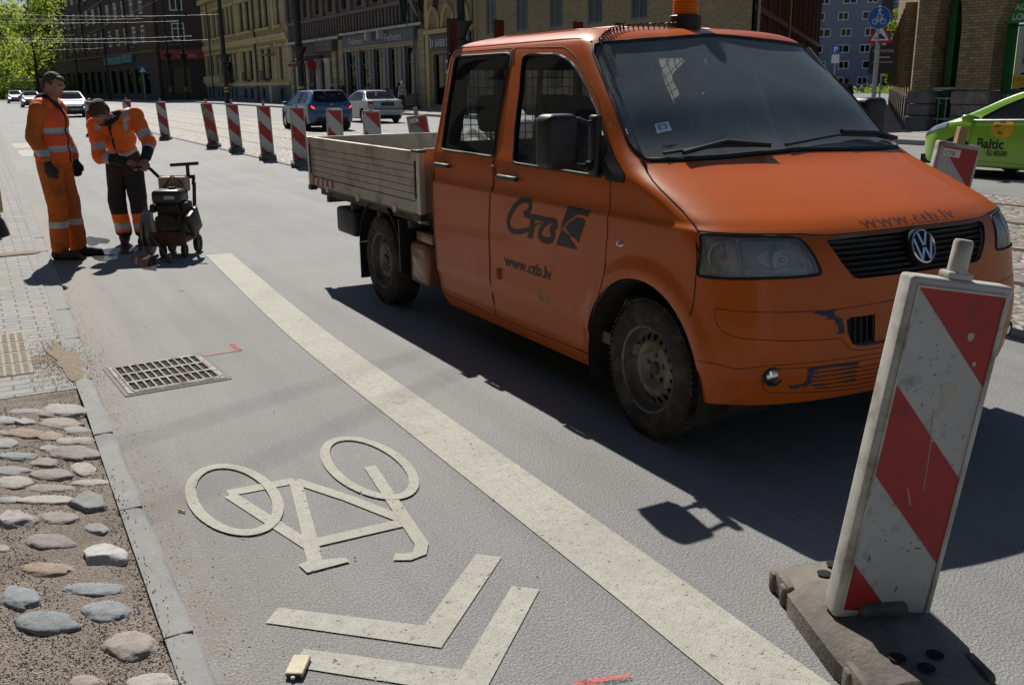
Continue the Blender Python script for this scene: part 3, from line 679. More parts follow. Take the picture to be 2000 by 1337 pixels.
RUST = pm('rust_red', (.045, .012, .010), .85, var=.35, scale=15); SOCKET = pm('socket_black', (.006, .006, .006), .9)
# ================================================================== pickup van
VAN = empty('pickup_van', (3.519, 3.450, 0), -math.pi/2, 'orange double cab pickup van with aluminium dropside bed parked on the road', 'van')
XZ = lambda pts: [(van_u_of_x(x, z), z) for x, z in pts]
def dens(pts, k=6):
    out = []
    for i in range(len(pts)):
        a, b = pts[i], pts[(i+1) % len(pts)]; out += [(a[0]+(b[0]-a[0])*t/k, a[1]+(b[1]-a[1])*t/k) for t in range(k)]
    return out
frontdoor = round_poly([(-1.555, 1.832), (-1.00, 1.815), (-.87, 1.765), (-.581, 1.572), (-.40, 1.385), (-.312, 1.225), (-.289, 1.036), (-.301, .716), (-.345, .60), (-.44, .42), (-.452, .292), (-1.508, .276), (-1.50, .8), (-1.480, 1.218)], .03, 3)
reardoor = round_poly([(-2.36, 1.832), (-1.568, 1.832), (-1.493, 1.218), (-1.512, .8), (-1.52, .276), (-2.24, .285), (-2.29, .8), (-2.315, 1.25)], .03, 3)
fwin = round_poly([(-1.427, 1.790), (-1.06, 1.782), (-.92, 1.748), (-.80, 1.690), (-.527, 1.485), (-.385, 1.345), (-.36, 1.20), (-1.262, 1.208)], .045, 4)
rwin = round_poly([(-1.587, 1.803), (-1.505, 1.228), (-2.215, 1.232), (-2.31, 1.803)], .035, 4)
tri = round_poly([(-.40, 1.375), (-.30, 1.285), (-.196, 1.228), (-.19, 1.185), (-.33, 1.185), (-.352, 1.20)], .012, 2)
arch = [(-.02+.432*math.cos(a), .335+.432*math.sin(a)) for a in [R(-25+i*230/30) for i in range(31)]]
arch = arch+[(-.46, .18), (.42, .18)]
def sp(pts): return XZ(dens(pts, 2))
U_ARCH = [(van_u_of_x(x, max(.2, z)) if x < V_XF(max(.2, z))-V_D(max(.2, z)) else van_u_of_front(x, z), z) for x, z in arch] if False else None
def u_any(x, z):
    zz = max(.201, z); xs = V_XF(zz)-V_D(zz)
    if x <= xs: return van_u_of_x(x, zz)
    k = (V_XF(zz)-x)/V_D(zz); e = V_N(zz)/2
    return math.acos(max(0, min(1, (max(0, 1-k))**e)))*2/math.pi
U_ARCH = [(u_any(x, z), z) for x, z in arch]
ws = [(0, 1.312), (.285, 1.297), (.516, 1.291), (.72, 1.291), (.765, 1.31), (.795, 1.36), (.828, 1.60), (.84, 1.775), (.80, 1.817), (.74, 1.826), (.47, 1.838), (.23, 1.853), (0, 1.874)]
ws0 = [(-.01, 1.312)]+ws+[(-.01, 1.874)]
cowl = [(-.01, 1.2995), (.30, 1.284), (.55, 1.280), (.70, 1.280), (.745, 1.290), (.72, 1.2908), (.516, 1.2908), (.285, 1.2968), (-.01, 1.3118)]
hood = [(-.01, 1.2985), (.30, 1.283), (.55, 1.279), (.70, 1.279), (.757, 1.284), (.79, 1.24), (.829, 1.176), (.855, 1.10), (.868, 1.055), (.86, 1.032), (.70, 1.031), (.508, 1.029), (.375, 1.026), (.33, 1.020), (.285, 1.016), (-.01, 1.018)]
hl = round_poly([(.863, 1.024), (.70, 1.0225), (.508, 1.020), (.385, 1.012), (.352, .94), (.328, .868), (.42, .862), (.557, .861), (.80, .853), (.946, .850), (.915, .93)], .02, 3)
grille = [(-.01, 1.010), (.123, 1.009), (.278, 1.004), (.290, .990), (.25, .905), (.212, .845), (.19, .836), (-.01, .834)]
intake = [(-.01, .685), (.235, .684), (.248, .675), (.246, .62), (.226, .570), (.19, .556), (-.01, .553)]
under = [(-.01, .18), (-.01, .345), (.13, .342), (.331, .334), (.70, .318), (.88, .304), (.93, .298), (.97, .30), (.99, .18)]
rwall = [(2.32, 1.27), (2.32, 1.72), (3.01, 1.72), (3.01, 1.27)]
POLYS = [ws0, cowl, hood, hl, grille, intake, under, sp(frontdoor), sp(reardoor), sp(fwin), sp(rwin), sp(tri), U_ARCH, rwall]
us = [i/40 for i in range(41)]+[1+i/44 for i in range(1, 45)]+[2+.2*i/6 for i in range(1, 7)]+[2.2+.8*i/10 for i in range(1, 11)]
vs = [.205+i*.0204 for i in range(81)]+[1.85, 1.86, 1.87, 1.88, 1.89, 1.9, 1.91, 1.92, 1.93, 1.9375, 1.943, 1.948]
PV = Panels(van_P, us, vs, POLYS)
# orientation of the analytic normal: make it point outwards
n0 = PV.nrm(1.5, .8, 1); PV.sg = 1 if n0.y > 0 else -1
PV.mesh('body', (-1,), [ORANGE, LINING], VAN, lining=.02)
PV.mesh('hood', (2,), [ORANGE, DKSTEEL], VAN, lining=.012)
PV.mesh('windscreen', (0,), [WGLASS], VAN, off=-.004)
PV.mesh('cowl', (1,), [BLK], VAN, off=-.006)
for sd in (-1, 1):
    d = PV.mesh('front_door', (7,), [ORANGE, LINING], VAN, (sd,), lining=.03); PV.mesh('window', (9,), [SGLASS], d, (sd,), off=-.008)
    d2 = PV.mesh('rear_door', (8,), [ORANGE, LINING], VAN, (sd,), lining=.03); PV.mesh('window', (10,), [DGLASS], d2, (sd,), off=-.008)
    PV.mesh('mirror_triangle', (11,), [BLK], VAN, (sd,), off=.006)
    # door handles: black pull bar in a dished cup
    for dd, u0, u1, z in ((d, 1.603, 1.515, 1.130), (d2, 1.972, 1.888, 1.142)):
        a = PV.pos(u0, z, sd); b = PV.pos(u1, z, sd); o = Vector((0, .022*sd, 0)); dz = Vector((0, 0, -.004))
        hb = MB().tube([a+o*.3, a+o+dz, a*.5+b*.5+o*1.15+dz, b+o+dz, b+o*.3], [.009, .014, .015, .014, .009], 10)
        hb.ball(tuple(a*.45+b*.55+Vector((0, .001*sd, -.012))), (.05, .004, .024), 16, 8, 1)
        hb.build('handle', [BLK, ORANGE], dd, smooth=50)
    # trim seals round the windows, and panel gaps
    for dd, pl in ((d, fwin), (d2, rwin)):
        MB().tube(PV.line(sp(pl), sd, -.001, .03, True), .0085, 6, closed=True).build('window_seal', RUB, dd, smooth=60)
    sm = MB()
    for pl in (frontdoor, reardoor): sm.tube(PV.line(sp(pl), sd, -.0012, .05, True), .0036, 5, closed=True)
    sm.tube(PV.line([(.757, 1.286), (.79, 1.24), (.829, 1.176), (.855, 1.10), (.870, 1.045), (.863, 1.024)], sd, -.001, .03), .0042, 5)
    sm.tube(PV.line([(.915, .93), (.912, .99), (.94, .90), (.963, .82), (.981, .734), (.995, .68), (1.035, .642)], sd, -.001, .03), .0038, 5)
    sm.tube(PV.line([(.97, .49), (.88, .494), (.728, .482), (.598, .501), (.55, .506), (.3, .512), (.0, .515)], sd, -.001, .03), .0021, 5)
    sm.tube(PV.line([(.0, .735), (.272, .722), (.55, .725), (.845, .728), (.858, .715), (.85, .665), (.815, .632), (.732, .618), (.45, .607), (.27, .602), (.255, .58), (.232, .55), (.19, .54), (0, .538)], sd, -.001, .03), .0021, 5)
    sm.tube(PV.line([(0, .497), (.19, .492), (.50, .490), (.575, .485), (.60, .455), (.595, .40), (.56, .382), (.43, .378), (.2, .366), (0, .362)], sd, -.001, .03), .0021, 5)
    for q in range(5):
        sm.tube(PV.line([(0, .468-q*.02), (.2, .465-q*.02), (.40-.01*q, .462-q*.018)], sd, -.001, .03), .0026, 5)
    sm.tube(PV.line(sp([(-1.51, 1.045), (-.29, 1.045)])[:2], sd, -.002, .03), .003, 5)
    sm.tube(PV.line(hood[6:16], sd, -.001, .03), .004, 5)
    sm.tube(PV.line(hl, sd, .0, .02, True), .0058, 6, closed=True)
    sm.build('panel_gaps', SEAM, VAN, smooth=60)
    MB().tube(PV.line(ws, sd, -.001, .03), .010, 6).build('windscreen_seal', RUB, VAN, smooth=60)
    # headlamp: lens over a recessed silver bowl with amber bulb
    h = PV.mesh('headlight', (3,), [LENS], VAN, (sd,), off=-.001)
    PV.mesh('bowl', (3,), [BOWL], h, (sd,), off=-.045)
    lb = MB()
    c1 = PV.pos(.47, .938, sd)-PV.nrm(.47, .938, sd)*PV.sg*.04; c2 = PV.pos(.78, .945, sd)-PV.nrm(.78, .945, sd)*PV.sg*.04
    for c, r_, k in ((c1, .058, .47), (c2, .066, .78)):
        n = PV.nrm(k, .94, sd)*PV.sg; q = Vector((0, 0, 1)).rotation_difference((n+Vector((.9, 0, 0))).normalized()).to_matrix().to_4x4()
        lb.lathe([(.012, -.02), (r_*.5, -.014), (r_*.85, .0), (r_, .018)], 24, 3, Matrix.Translation(c) @ q)
        lb.ball((0, 0, .005), .012 if k < .6 else .019, 10, 8, 1 if k > .6 else 0, Matrix.Translation(c) @ q)
    # squared main beam housing and stepped facets beside the bulb
    lb.add([p-Vector((.036, 0, 0)) for p in PV.line([(.63, 1.0), (.41, .995), (.365, .89), (.64, .885)], sd, 0, 9)], [(0, 1, 2, 3)], 4)
    for q_ in range(5): lb.tube([p-Vector((.03, 0, 0)) for p in PV.line([(.70+q_*.035, 1.0-.01*q_), (.72+q_*.035, .875)], sd, 0, 9)], .0035, 5, 2)
    a = PV.pos(.655, 1.01, sd); b = PV.pos(.667, .87, sd); lb.tube([a-Vector((.012, 0, 0)), b-Vector((.012, 0, 0))], .008, 6, 2)
    lb.tube([p-Vector((.008, 0, 0)) for p in PV.line([(.40, .99), (.375, .90), (.385, .882), (.62, .882)], sd, 0, .03)], .004, 6, 2)
    lb.build('reflectors', [CHROME, AMB, SILV, BOWL, HOUS], h, smooth=50)
    # fog lamp in the bumper
    c = PV.pos(.545, .455, sd); n = PV.nrm(.545, .455, sd)*PV.sg; q = Matrix.Translation(c) @ Vector((0, 0, 1)).rotation_difference((n+Vector((.7, 0, 0))).normalized()).to_matrix().to_4x4()
    fg = MB().lathe([(.042, -.02), (.042, .004), (.034, .006), (.031, -.006)], 24, 0, q).lathe([(.031, -.004), (.02, .004), (.001, .008)], 24, 1, q); fg.build('fog_lamp', [BLK, CHROME], VAN, smooth=40)
    # side repeater
    ind = MB(); ind.ball((0, 0, 0), (.030, .010, .017), 14, 8, 0); ind.ball((.005, sd*.006, 0), (.016, .007, .009), 10, 6, 1)
    ind.build('side_repeater', [SILV, AMB], VAN, loc=PV.pos(1.186, .908, sd), smooth=60)
# grille with slats, centre badge
gb = PV.mesh('grille', (4,), [SOCKET], VAN, off=-.05)
sl_m = MB()
for z in (.852, .876, .900, .924, .948, .972, .994):
    uu = .205+.0055*(z-.84)*90/9*1.0+.075*(z-.84)/.16
    for sd in (1, -1):
        L1 = PV.line([(0, z), (min(.285, uu), z)], sd, -.012, .03); L2 = PV.line([(0, z-.010), (min(.285, uu), z-.010)], sd, -.026, .03)
        o = len(sl_m.v); sl_m.add([p+Vector((0, 0, .003)) for p in L1]+L1+L2, [(i, i+1, len(L1)+i+1, len(L1)+i) for i in range(len(L1)-1)]+[(len(L1)+i, len(L1)+i+1, 2*len(L1)+i+1, 2*len(L1)+i) for i in range(len(L1)-1)])
sl_m.build('slats', BLK, gb)
PV.mesh('lower_intake', (5,), [SOCKET], VAN, off=-.06)
it = MB()
for i in range(9):
    for sd in (1, -1):
        u = .05+i*.022
        if u < .24 and i > 3: a = PV.pos(u, .678, sd); b = PV.pos(u, .565, sd); it.tube([a-Vector((.02, 0, 0)), b-Vector((.02, 0, 0))], .004, 5)
for sd in (1, -1): it.add([PV.pos(u, z, sd)-Vector((.022, 0, 0)) for u, z in ((0, .68), (.13, .68), (.13, .56), (0, .56))], [(0, 1, 2, 3)], 1)
it.build('intake_bars', [BLK, ORANGE], VAN)
bd = MB(); nb = PV.nrm(0.01, .936, 1)*PV.sg; nb.y = 0; nb.normalize()
QB = Matrix.Translation(Vector((V_XF(.936)+.004, 0, .936))) @ Matrix(((0, nb.z*-1, nb.x, 0), (1, 0, 0, 0), (0, nb.x, nb.z, 0), (0, 0, 0, 1)))
bd.lathe([(.082, -.03), (.082, .006), (.078, .010), (.0, .010)], 40, 0, QB); bd.lathe([(.074, .008), (.074, .014), (.0685, .019), (.0645, .014), (.0645, .008)], 40, 1, QB)
def bar2(a, b, w, z0=.009, z1=.0165):
    a = Vector(a); b = Vector(b); n = (b-a).normalized(); n = Vector((-n.y, n.x))*w/2
    bd.prism([tuple(a+n), tuple(b+n), tuple(b-n), tuple(a-n)], z0, z1, 'z', 1, QB)
for s in (-1, 1):
    bar2((s*.026, .060), (s*.003, .004), .013); bar2((s*.055, .036), (s*.026, -.058), .013, .009, .0163); bar2((s*.026, -.058), (s*.003, -.006), .013, .009, .0167)
bd.build('badge', [SOCKET, CHROME], VAN, smooth=40)
# lettering and logo
LG = {'T': [(1.508, .956), (1.415, .955), (1.422, .933), (1.524, .926)], 'Ts': [(1.506, .928), (1.49, .926), (1.498, .855), (1.506, .822), (1.521, .82), (1.524, .831), (1.515, .859)], 'P1': [(1.343, 1.035), (1.263, 1.032), (1.28, 1.001), (1.295, 1.006), (1.316, 1.002), (1.343, .976), (1.367, .943), (1.389, .902), (1.377, .954)], 'P2': [(1.292, .978), (1.3, .989), (1.318, .988), (1.341, .966), (1.359, .943), (1.37, .924), (1.355, .899), (1.351, .886), (1.335, .881), (1.325, .862), (1.318, .895), (1.301, .949)], 'P3': [(1.384, .908), (1.374, .904), (1.368, .893), (1.359, .895), (1.354, .87), (1.342, .851), (1.332, .828), (1.409, .825), (1.4, .858)]}
lg = MB()
for k, p in LG.items(): PV.decal(lg, p, -1, .0025)
ribbon(PV, [(1.532, .945), (1.517, .958), (1.504, .983), (1.499, 1.006), (1.505, 1.023), (1.519, 1.022), (1.546, 1.005), (1.574, .969), (1.595, .924), (1.605, .886), (1.603, .856), (1.59, .838), (1.566, .84), (1.537, .854), (1.509, .878), (1.481, .906), (1.457, .926)], [.04, .028, .03, .03, .030, .028, .030, .033, .034, .033, .032, .03, .03, .026, .02, .012, .004], -1, .0028, lg)
ribbon(PV, [(1.451, .940), (1.416, .944), (1.406, .936), (1.409, .916), (1.424, .898), (1.419, .876), (1.426, .847), (1.443, .834), (1.466, .836), (1.473, .853), (1.465, .889), (1.447, .919), (1.43, .928)], [.022, .03, .034, .036, .034, .036, .036, .034, .034, .034, .030, .024, .012], -1, .0031, lg)
def side_fn(x0, z0):
    return lambda a, b: (lambda p, n: p+n*.0025)(PV.pos(van_u_of_x(x0+a, z0+b), z0+b, -1), PV.nrm(van_u_of_x(x0+a, z0+b), z0+b, -1)*PV.sg)
text_to(lg, 'www.ctb.lv', .092, side_fn(-1.322, .628), fit=.525, bold=.002)
lg.build('door_lettering', LOGO, VAN)
ht = MB()
def hood_fn(a, b):
    y = -.275+a; z = 1.037+b*.52; u = van_u_of_y(y, z); s = -1 if y < 0 else 1; p = PV.pos(u, z, s); n = PV.nrm(max(u, .004), z, s)*PV.sg; return p+n*.0025
text_to(ht, 'www.ctb.lv', .085, hood_fn, fit=.60, bold=-.001); ht.build('hood_lettering', LOGOBL, VAN)
# chipped paint on the bumper, rusty hinges and scratches
ch = MB(); rc = random.Random(4)
def chips(u0, u1, z0, z1, n, smin, smax, side=-1):
    for _ in range(n):
        u = rc.uniform(u0, u1); z = rc.uniform(z0, z1); s = rc.uniform(smin, smax); k = 7
        poly = [(u+math.cos(2*math.pi*i/k)*s*rc.uniform(.5, 1.6)*.8, z+math.sin(2*math.pi*i/k)*s*rc.uniform(.4, 1.1)*.55) for i in range(k)]
        PV.decal(ch, poly, side, .0016+rc.random()*.0012, sub=0)
def ragged(poly, amp, n=3):
    out = []
    for i in range(len(poly)):
        p, q = poly[i], poly[(i+1) % len(poly)]
        for k in range(n):
            t = k/n; out.append((p[0]+(q[0]-p[0])*t+rc.uniform(-amp, amp), p[1]+(q[1]-p[1])*t+rc.uniform(-amp, amp)*.7))
    return out
for poly in ([(.3839, .7195), (.3527, .7215), (.3153, .7200), (.2783, .7190), (.294, .7109), (.2881, .6949), (.2632, .6844), (.2592, .6485), (.2573, .6204), (.2904, .6243), (.2792, .635), (.2826, .6552), (.2972, .6686), (.2892, .6795), (.3336, .6876), (.3179, .6939), (.3545, .7086)], [(.3984, .4873), (.3515, .4900), (.1946, .4869), (.1921, .4778), (.3501, .4787), (.373, .4724), (.3747, .42), (.3977, .4), (.4273, .4067), (.4345, .3938), (.4692, .4003), (.4786, .414), (.4277, .4138), (.3952, .4307), (.3888, .4567)]): PV.decal(ch, ragged(poly, .0035), -1, .0016, sub=1)
for q in range(4): PV.decal(ch, ragged([(.375, .462-q*.02), (.20, .467-q*.02), (.20, .4735-q*.02), (.30, .468-q*.02), (.375, .468-q*.02)], .003), -1, .0018, sub=1)
chips(.40, .62, .700, .722, 6, .002, .004); chips(.83, .85, .69, .715, 4, .003, .006); chips(.20, .45, .395, .40, 5, .003, .006)
ch.build('paint_chips', CHIP, VAN)
sc = MB()
for _ in range(16):
    t = rc.random(); u = 1.515-.11*t+rc.uniform(-.008, .008); z = .528-.075*t+rc.uniform(-.012, .012); s = rc.uniform(.004, .010)
    PV.decal(sc, [(u-s*.7, z+s), (u+s*.5, z+s*.7), (u+s*.8, z-s), (u-s*.4, z-s*.6)], -1, .0022, sub=0)
sc.build('door_scratches', pm('scratched_metal', (.33, .28, .24), .8, var=.3, scale=60), VAN)
hg = MB()
for z in (.565, 1.152): p = PV.pos(1.665 if z < 1 else 1.634, z, -1); hg.rbox(p.x-.016, p.x+.016, p.y-.014, p.y+.004, z-.03, z+.03, .004)
hg.parts('hinge', [pm('rusty_orange', (.30, .09, .03), .8, var=.4, scale=60)], VAN)
# underside lip, sills, wheel wells
un = MB()
un.grid(lambda u, k: PV.pos(u, .335 if k else .30, -1)-PV.nrm(u, .33, -1)*PV.sg*(.03 if k else .06), [i/20*.93 for i in range(21)], [0, 1]); un.grid(lambda u, k: PV.pos(u, .335 if k else .30, 1)-PV.nrm(u, .33, 1)*PV.sg*(.03 if k else .06), [i/20*.93 for i in range(21)], [0, 1])
un.box(-2.3, .45, -.80, .80, .24, .30); un.box(-4.75, -2.2, -.42, -.32, .50, .66); un.box(-4.75, -2.2, .32, .42, .50, .66); un.box(-3.55, -3.25, -.8, .8, .28, .40); un.box(-.15, .15, -.7, .7, .28, .42)
un.tube([(-2.6, .1, .38), (-4.3, .1, .40)], .09, 10)
for sd in (-1, 1): un.box(-2.32, -.45, sd*.80-.05, sd*.80+.05, .235, .285)
un.build('chassis', DKSTEEL, VAN)
for sd in (-1, 1):
    ww = MB(); prof = [R(-20+i*220/24) for i in range(25)]
    ww.grid(lambda a, y: (-.02+.43*math.cos(a), sd*y, .335+.43*math.sin(a)), prof, [.50, .945]); ww.add([(-.02+.43*math.cos(a), sd*.50, .335+.43*math.sin(a)) for a in prof], [tuple(range(25))])
    ww.build('wheel_well', pm('wheel_well_dirt', (.035, .03, .026), .95, var=.4, scale=8), VAN)
# wheels: tyre > steel rim with vent holes > hub cap
def make_wheel(parent, x, side, steer=0):
    t = MB(); w = .100; prof = [(.205, -w+.012), (.215, -w), (.262, -w-.006), (.305, -w+.002), (.322, -w+.012), (.334, -w+.03)]
    pr = prof+[(.336, -.05), (.336, 0), (.336, .05)]+[(r_, -z_) for r_, z_ in reversed(prof)]
    t.lathe(pr, 64, 0)
    for k in range(72):   # tread blocks on the shoulder
        a = 2*math.pi*k/72; M = Matrix.Rotation(a, 4, 'Z')
        for z0 in (-.092, .048): t.rbox(.326, .3385, -.010, .010, z0, z0+.044, .003, 1, 0, M)
    for z0 in (-.038, -.003, .012): t.lathe([(.336, z0), (.339, z0+.002), (.339, z0+.022), (.336, z0+.024)], 64, 0)
    M = TR((x, side*.815, .336), 0) @ Matrix.Rotation(steer, 4, 'Z') @ Matrix.Rotation(R(90)*(1 if side < 0 else -1), 4, 'X')
    ty = t.build('wheel', TYRE, parent, smooth=35); ty.matrix_local = M
    rm = MB()   # local +z points to the outside
    rm.lathe([(.206, .086), (.212, .096), (.208, .100), (.199, .094), (.193, .060), (.186, .040), (.178, .034)], 64, 0)
    N = 180; rs = [.178, .172, .167, .163, .159, .155, .151, .147, .143, .139, .135, .131, .126]
    def zz(r_): return .034+.030*max(0, min(1, (.178-r_)/.05))
    o = [(r_*math.cos(2*math.pi*j/N), r_*math.sin(2*math.pi*j/N), zz(r_)) for r_ in rs for j in range(N)]; fs = []
    for i in range(len(rs)-1):
        for j in range(N):
            r_ = (rs[i]+rs[i+1])/2; a = ((j+.5)/N*18) % 1-.5; da = a*2*math.pi/18*r_; dr_ = r_-.152
            if (da/.0135)**2+(dr_/.0165)**2 < 1: continue
            fs.append((i*N+j, i*N+(j+1) % N, (i+1)*N+(j+1) % N, (i+1)*N+j))
    rm.add(o, fs, 0)
    rm.lathe([(.126, .064), (.110, .067), (.095, .060), (.075, .040), (.062, .036), (.050, .042), (.034, .046), (.032, .052), (.0, .053)], 48, 0)
    rm.lathe([(.20, -.09), (.185, .0), (.0, .0)], 40, 1)
    for k in range(5): a = 2*math.pi*k/5+.3; rm.lathe([(.013, .03), (.012, .052), (.0, .054)], 8, 2, Matrix.Translation((.062*math.cos(a), .062*math.sin(a), .0)))
    rm.build('rim', [STEEL, SOCKET, pm('nut_steel', (.12, .11, .10), .6, .5)], ty, smooth=40)
    cp = MB().lathe([(.030, .05), (.028, .058), (.018, .062), (.0, .062)], 24, 0); cp.build('hub_cap', pm('hub_grease', (.07, .06, .05), .6, var=.3, scale=40), ty, smooth=40)
    return ty
make_wheel(VAN, 0, -1, R(-2)); make_wheel(VAN, 0, 1, R(-2)); make_wheel(VAN, -3.382, -1); make_wheel(VAN, -3.382, 1)
# rear wheel guards and mud flaps
for sd in (-1, 1):
    mg = MB(); pr = [R(-8+i*180/20) for i in range(21)]
    mg.grid(lambda a, k: (-3.382+(.43+.004*(k in (1, 2)))*math.cos(a), sd*(.70, .70, .93, .93)[k], .36+(.43+.012*(k in (1, 2)))*math.sin(a)), pr, [0, 1, 2, 3])
    mg.box(-3.815, -3.80, sd*.81-.12, sd*.81+.12, .13, .42); mg.box(-2.965, -2.945, sd*.81-.125, sd*.81+.125, .33, .70)
    mg.build('wheel_guard', BLK, VAN, smooth=40, fix=True)
    lb = MB().rbox(-4.36, -3.93, sd*.80-.13, sd*.80+.13, .44, .655, .03, 3); lb.build('tool_box', BLK, VAN, smooth=40)
tk = MB().rbox(-2.86, -2.56, -.90, -.55, .26, .56, .04, 3).rbox(-2.80, -2.52, -.87, -.6, .56, .64, .02); tk.build('orange_tank', [carpaint('dirty_orange', (.30, .085, .018), damt=.8, low=1.5)], VAN, smooth=40)
# dropside bed
BX0, BX1, BY, BZ0, BZ1 = -4.86, -2.455, .965, .795, 1.205
fl = MB().box(BX0+.03, BX1-.0, -BY+.03, BY-.03, .765, .80, 0).box(BX0+.05, BX1-.03, -BY+.06, BY-.06, .71, .764, 1)
for x in (-4.6, -4.0, -3.4, -2.8): fl.box(x-.03, x+.03, -BY+.05, BY-.05, .66, .709, 1)
fl.build('bed_floor', [pm('bed_floor_dirt', (.2, .18, .15), .9, var=.3, scale=6), pm('bed_subframe', (.07, .062, .05), .85, var=.3, scale=5, dirt=(.16, .14, .10), damt=.5)], VAN)
def dropside(sd):
    m = MB(); y = sd*BY; o = sd*.018
    def slab(x0, x1, z0, z1, t0, t1, mi): m.box(x0, x1, min(y-sd*t0, y+sd*t1), max(y-sd*t0, y+sd*t1), z0, z1, mi)
    slab(BX0+.05, BX1-.05, BZ0+.03, BZ1-.01, .025, 0, 2 if False else 0)
    slab(BX0+.02, BX1-.02, BZ1-.085, BZ1, .03, .014, 0); slab(BX0+.02, BX1-.02, BZ0, BZ0+.075, .03, .012, 0)
    for k in range(5): z = BZ0+.082+k*.048; slab(BX0+.06, BX1-.06, z, z+.043, 0, .007, 0)
    m.box(BX0+.06, BX1-.06, y-sd*.026-.001, y-sd*.026+.001, BZ0+.04, BZ1-.02, 1)
    slab(BX0+.02, BX0+.065, BZ0, BZ1, .03, .016, 0); slab(BX1-.065, BX1-.02, BZ0, BZ1, .03, .016, 0)
    w = m.build('dropside', [ALU, pm('worn_white_paint', (.52, .50, .45), .75, var=.15, scale=10, dirt=(.12, .10, .08), damt=.62, dscale=9)], VAN)
    h = MB()
    for x in (BX0+.045, BX1-.045): h.rbox(x-.010, x+.010, min(y+sd*.016, y+sd*.026), max(y+sd*.016, y+sd*.026), BZ0+.10, BZ1-.06, .003, 1)
    h.parts('latch', BLK, w)
    g2 = MB()
    for x in (-4.4, -3.66, -2.9): g2.box(x-.03, x+.03, min(y+sd*.012, y+sd*.02), max(y+sd*.012, y+sd*.02), BZ0-.03, BZ0+.02)
    g2.parts('hinge', ALUTRIM, w)
    st = MB(); n = 9
    for i in range(n):
        x0 = -4.79+i*.062; st.add([(x0, y+sd*.0165, BZ0+.012), (x0+.05, y+sd*.0165, BZ0+.012), (x0+.062, y+sd*.0165, BZ0+.07), (x0+.012, y+sd*.0165, BZ0+.07)], [(0, 1, 2, 3)], i % 2)
    st.build('reflective_strip', [pm('stripe_red', (.50, .04, .03), .5), pm('stripe_white', (.66, .64, .58), .5)], w)
dropside(-1); dropside(1)
tg = MB().box(BX0, BX0+.03, -BY+.03, BY-.03, BZ0, BZ1, 0)
for k in range(5): z = BZ0+.082+k*.048; tg.box(BX0-.007, BX0, -BY+.05, BY-.05, z, z+.043, 0)
tg.build('tailgate', ALU, VAN)
po = MB()
for sd in (-1, 1): po.rbox(BX1-.02, BX1+.03, sd*BY-.025, sd*BY+.02, BZ0-.06, BZ1+.004, .005); po.rbox(BX0-.02, BX0+.02, sd*BY-.025, sd*BY+.02, BZ0-.04, BZ1+.002, .005)
po.parts('corner_post', ALUTRIM, VAN)
pc = MB()
for sd in (-1, 1): pc.rbox(BX1-.075, BX1+.035, sd*BY-.035, sd*BY+.03, BZ1-.004, BZ1+.014, .004); pc.rbox(BX1-.06, BX1+.04, sd*BY-.03, sd*BY+.028, BZ0-.045, BZ0-.002, .004); pc.rbox(BX0-.03, BX0+.05, sd*BY-.03, sd*BY+.03, BZ0-.045, BZ0-.002, .004)
pc.parts('post_cap', BLK, VAN)
hbm = MB().box(BX1-.03, BX1, -BY+.03, BY-.03, BZ0, BZ1+.02, 0); hbm.build('headboard', ALU, VAN)
for y in (-.70, -.352, .276, .631):
    MB().box(BX1-.028, BX1+.005, y-.026, y+.026, BZ1, 2.045, 0).box(BX1-.045, BX1-.028, y-.026, y-.012, BZ1, 2.05, 0).build('rack_post', RUST, VAN)
gd = MB()
for i in range(25): y = -.72+i*.06; gd.tube([(BX1+.028, y, 1.24), (BX1+.028, y, 1.80)], .0035, 4)
for i in range(10): z = 1.25+i*.06; gd.tube([(BX1+.031, -.74, z), (BX1+.031, .74, z)], .0035, 4)
gd.tube([(BX1+.028, -.75, 1.22), (BX1+.028, .75, 1.22), (BX1+.028, .75, 1.82), (BX1+.028, -.75, 1.82)], .010, 6, closed=True); gd.build('window_guard', DKSTEEL, VAN)
rg = PV.mesh('rear_window', (13,), [SGLASS], VAN, off=-.006)
# mirrors
def mirror(sd):
    m = MB().rbox(-.10, .045, -.095, .095, -.128, .128, .04, 4)
    for i, v in enumerate(m.v):
        x, y, z = v
        if x > 0: m.v[i] = (x*.8, y*(1-.1*abs(z)/.128), z)
    o = m.build('mirror', BLK, VAN, smooth=60, loc=(-.45 if sd < 0 else -.52, sd*(1.112 if sd < 0 else 1.05), 1.366 if sd < 0 else 1.41))
    ml = MB().quad((-.1015, -.08, -.11), (-.1015, .08, -.11), (-.1015, .08, .11), (-.1015, -.08, .11)); ml.build('mirror_glass', CHROME, o)
    a = MB(); s = -sd
    a.tube([(-.02, s*.05, .085), (-.01, s*.10, .10), (-.005, s*.15, .082), (.0, s*.20, .078)], [.012, .013, .013, .02], 8); a.tube([(.0, s*.175, .075), (.0, s*.215, .07)], .021, 8)
    a.tube([(-.02, s*.05, -.10), (-.005, s*.12, -.118), (.0, s*.20, -.118)], [.012, .012, .016], 8); a.tube([(.0, s*.14, -.118), (.0, s*.215, -.118)], .024, 8)
    a.rbox(-.03, .04, min(s*.17, s*.21), max(s*.17, s*.21), -.17, .12, .012)
    a.build('mirror_arm', BLK, o, smooth=50)
mirror(-1); mirror(1)
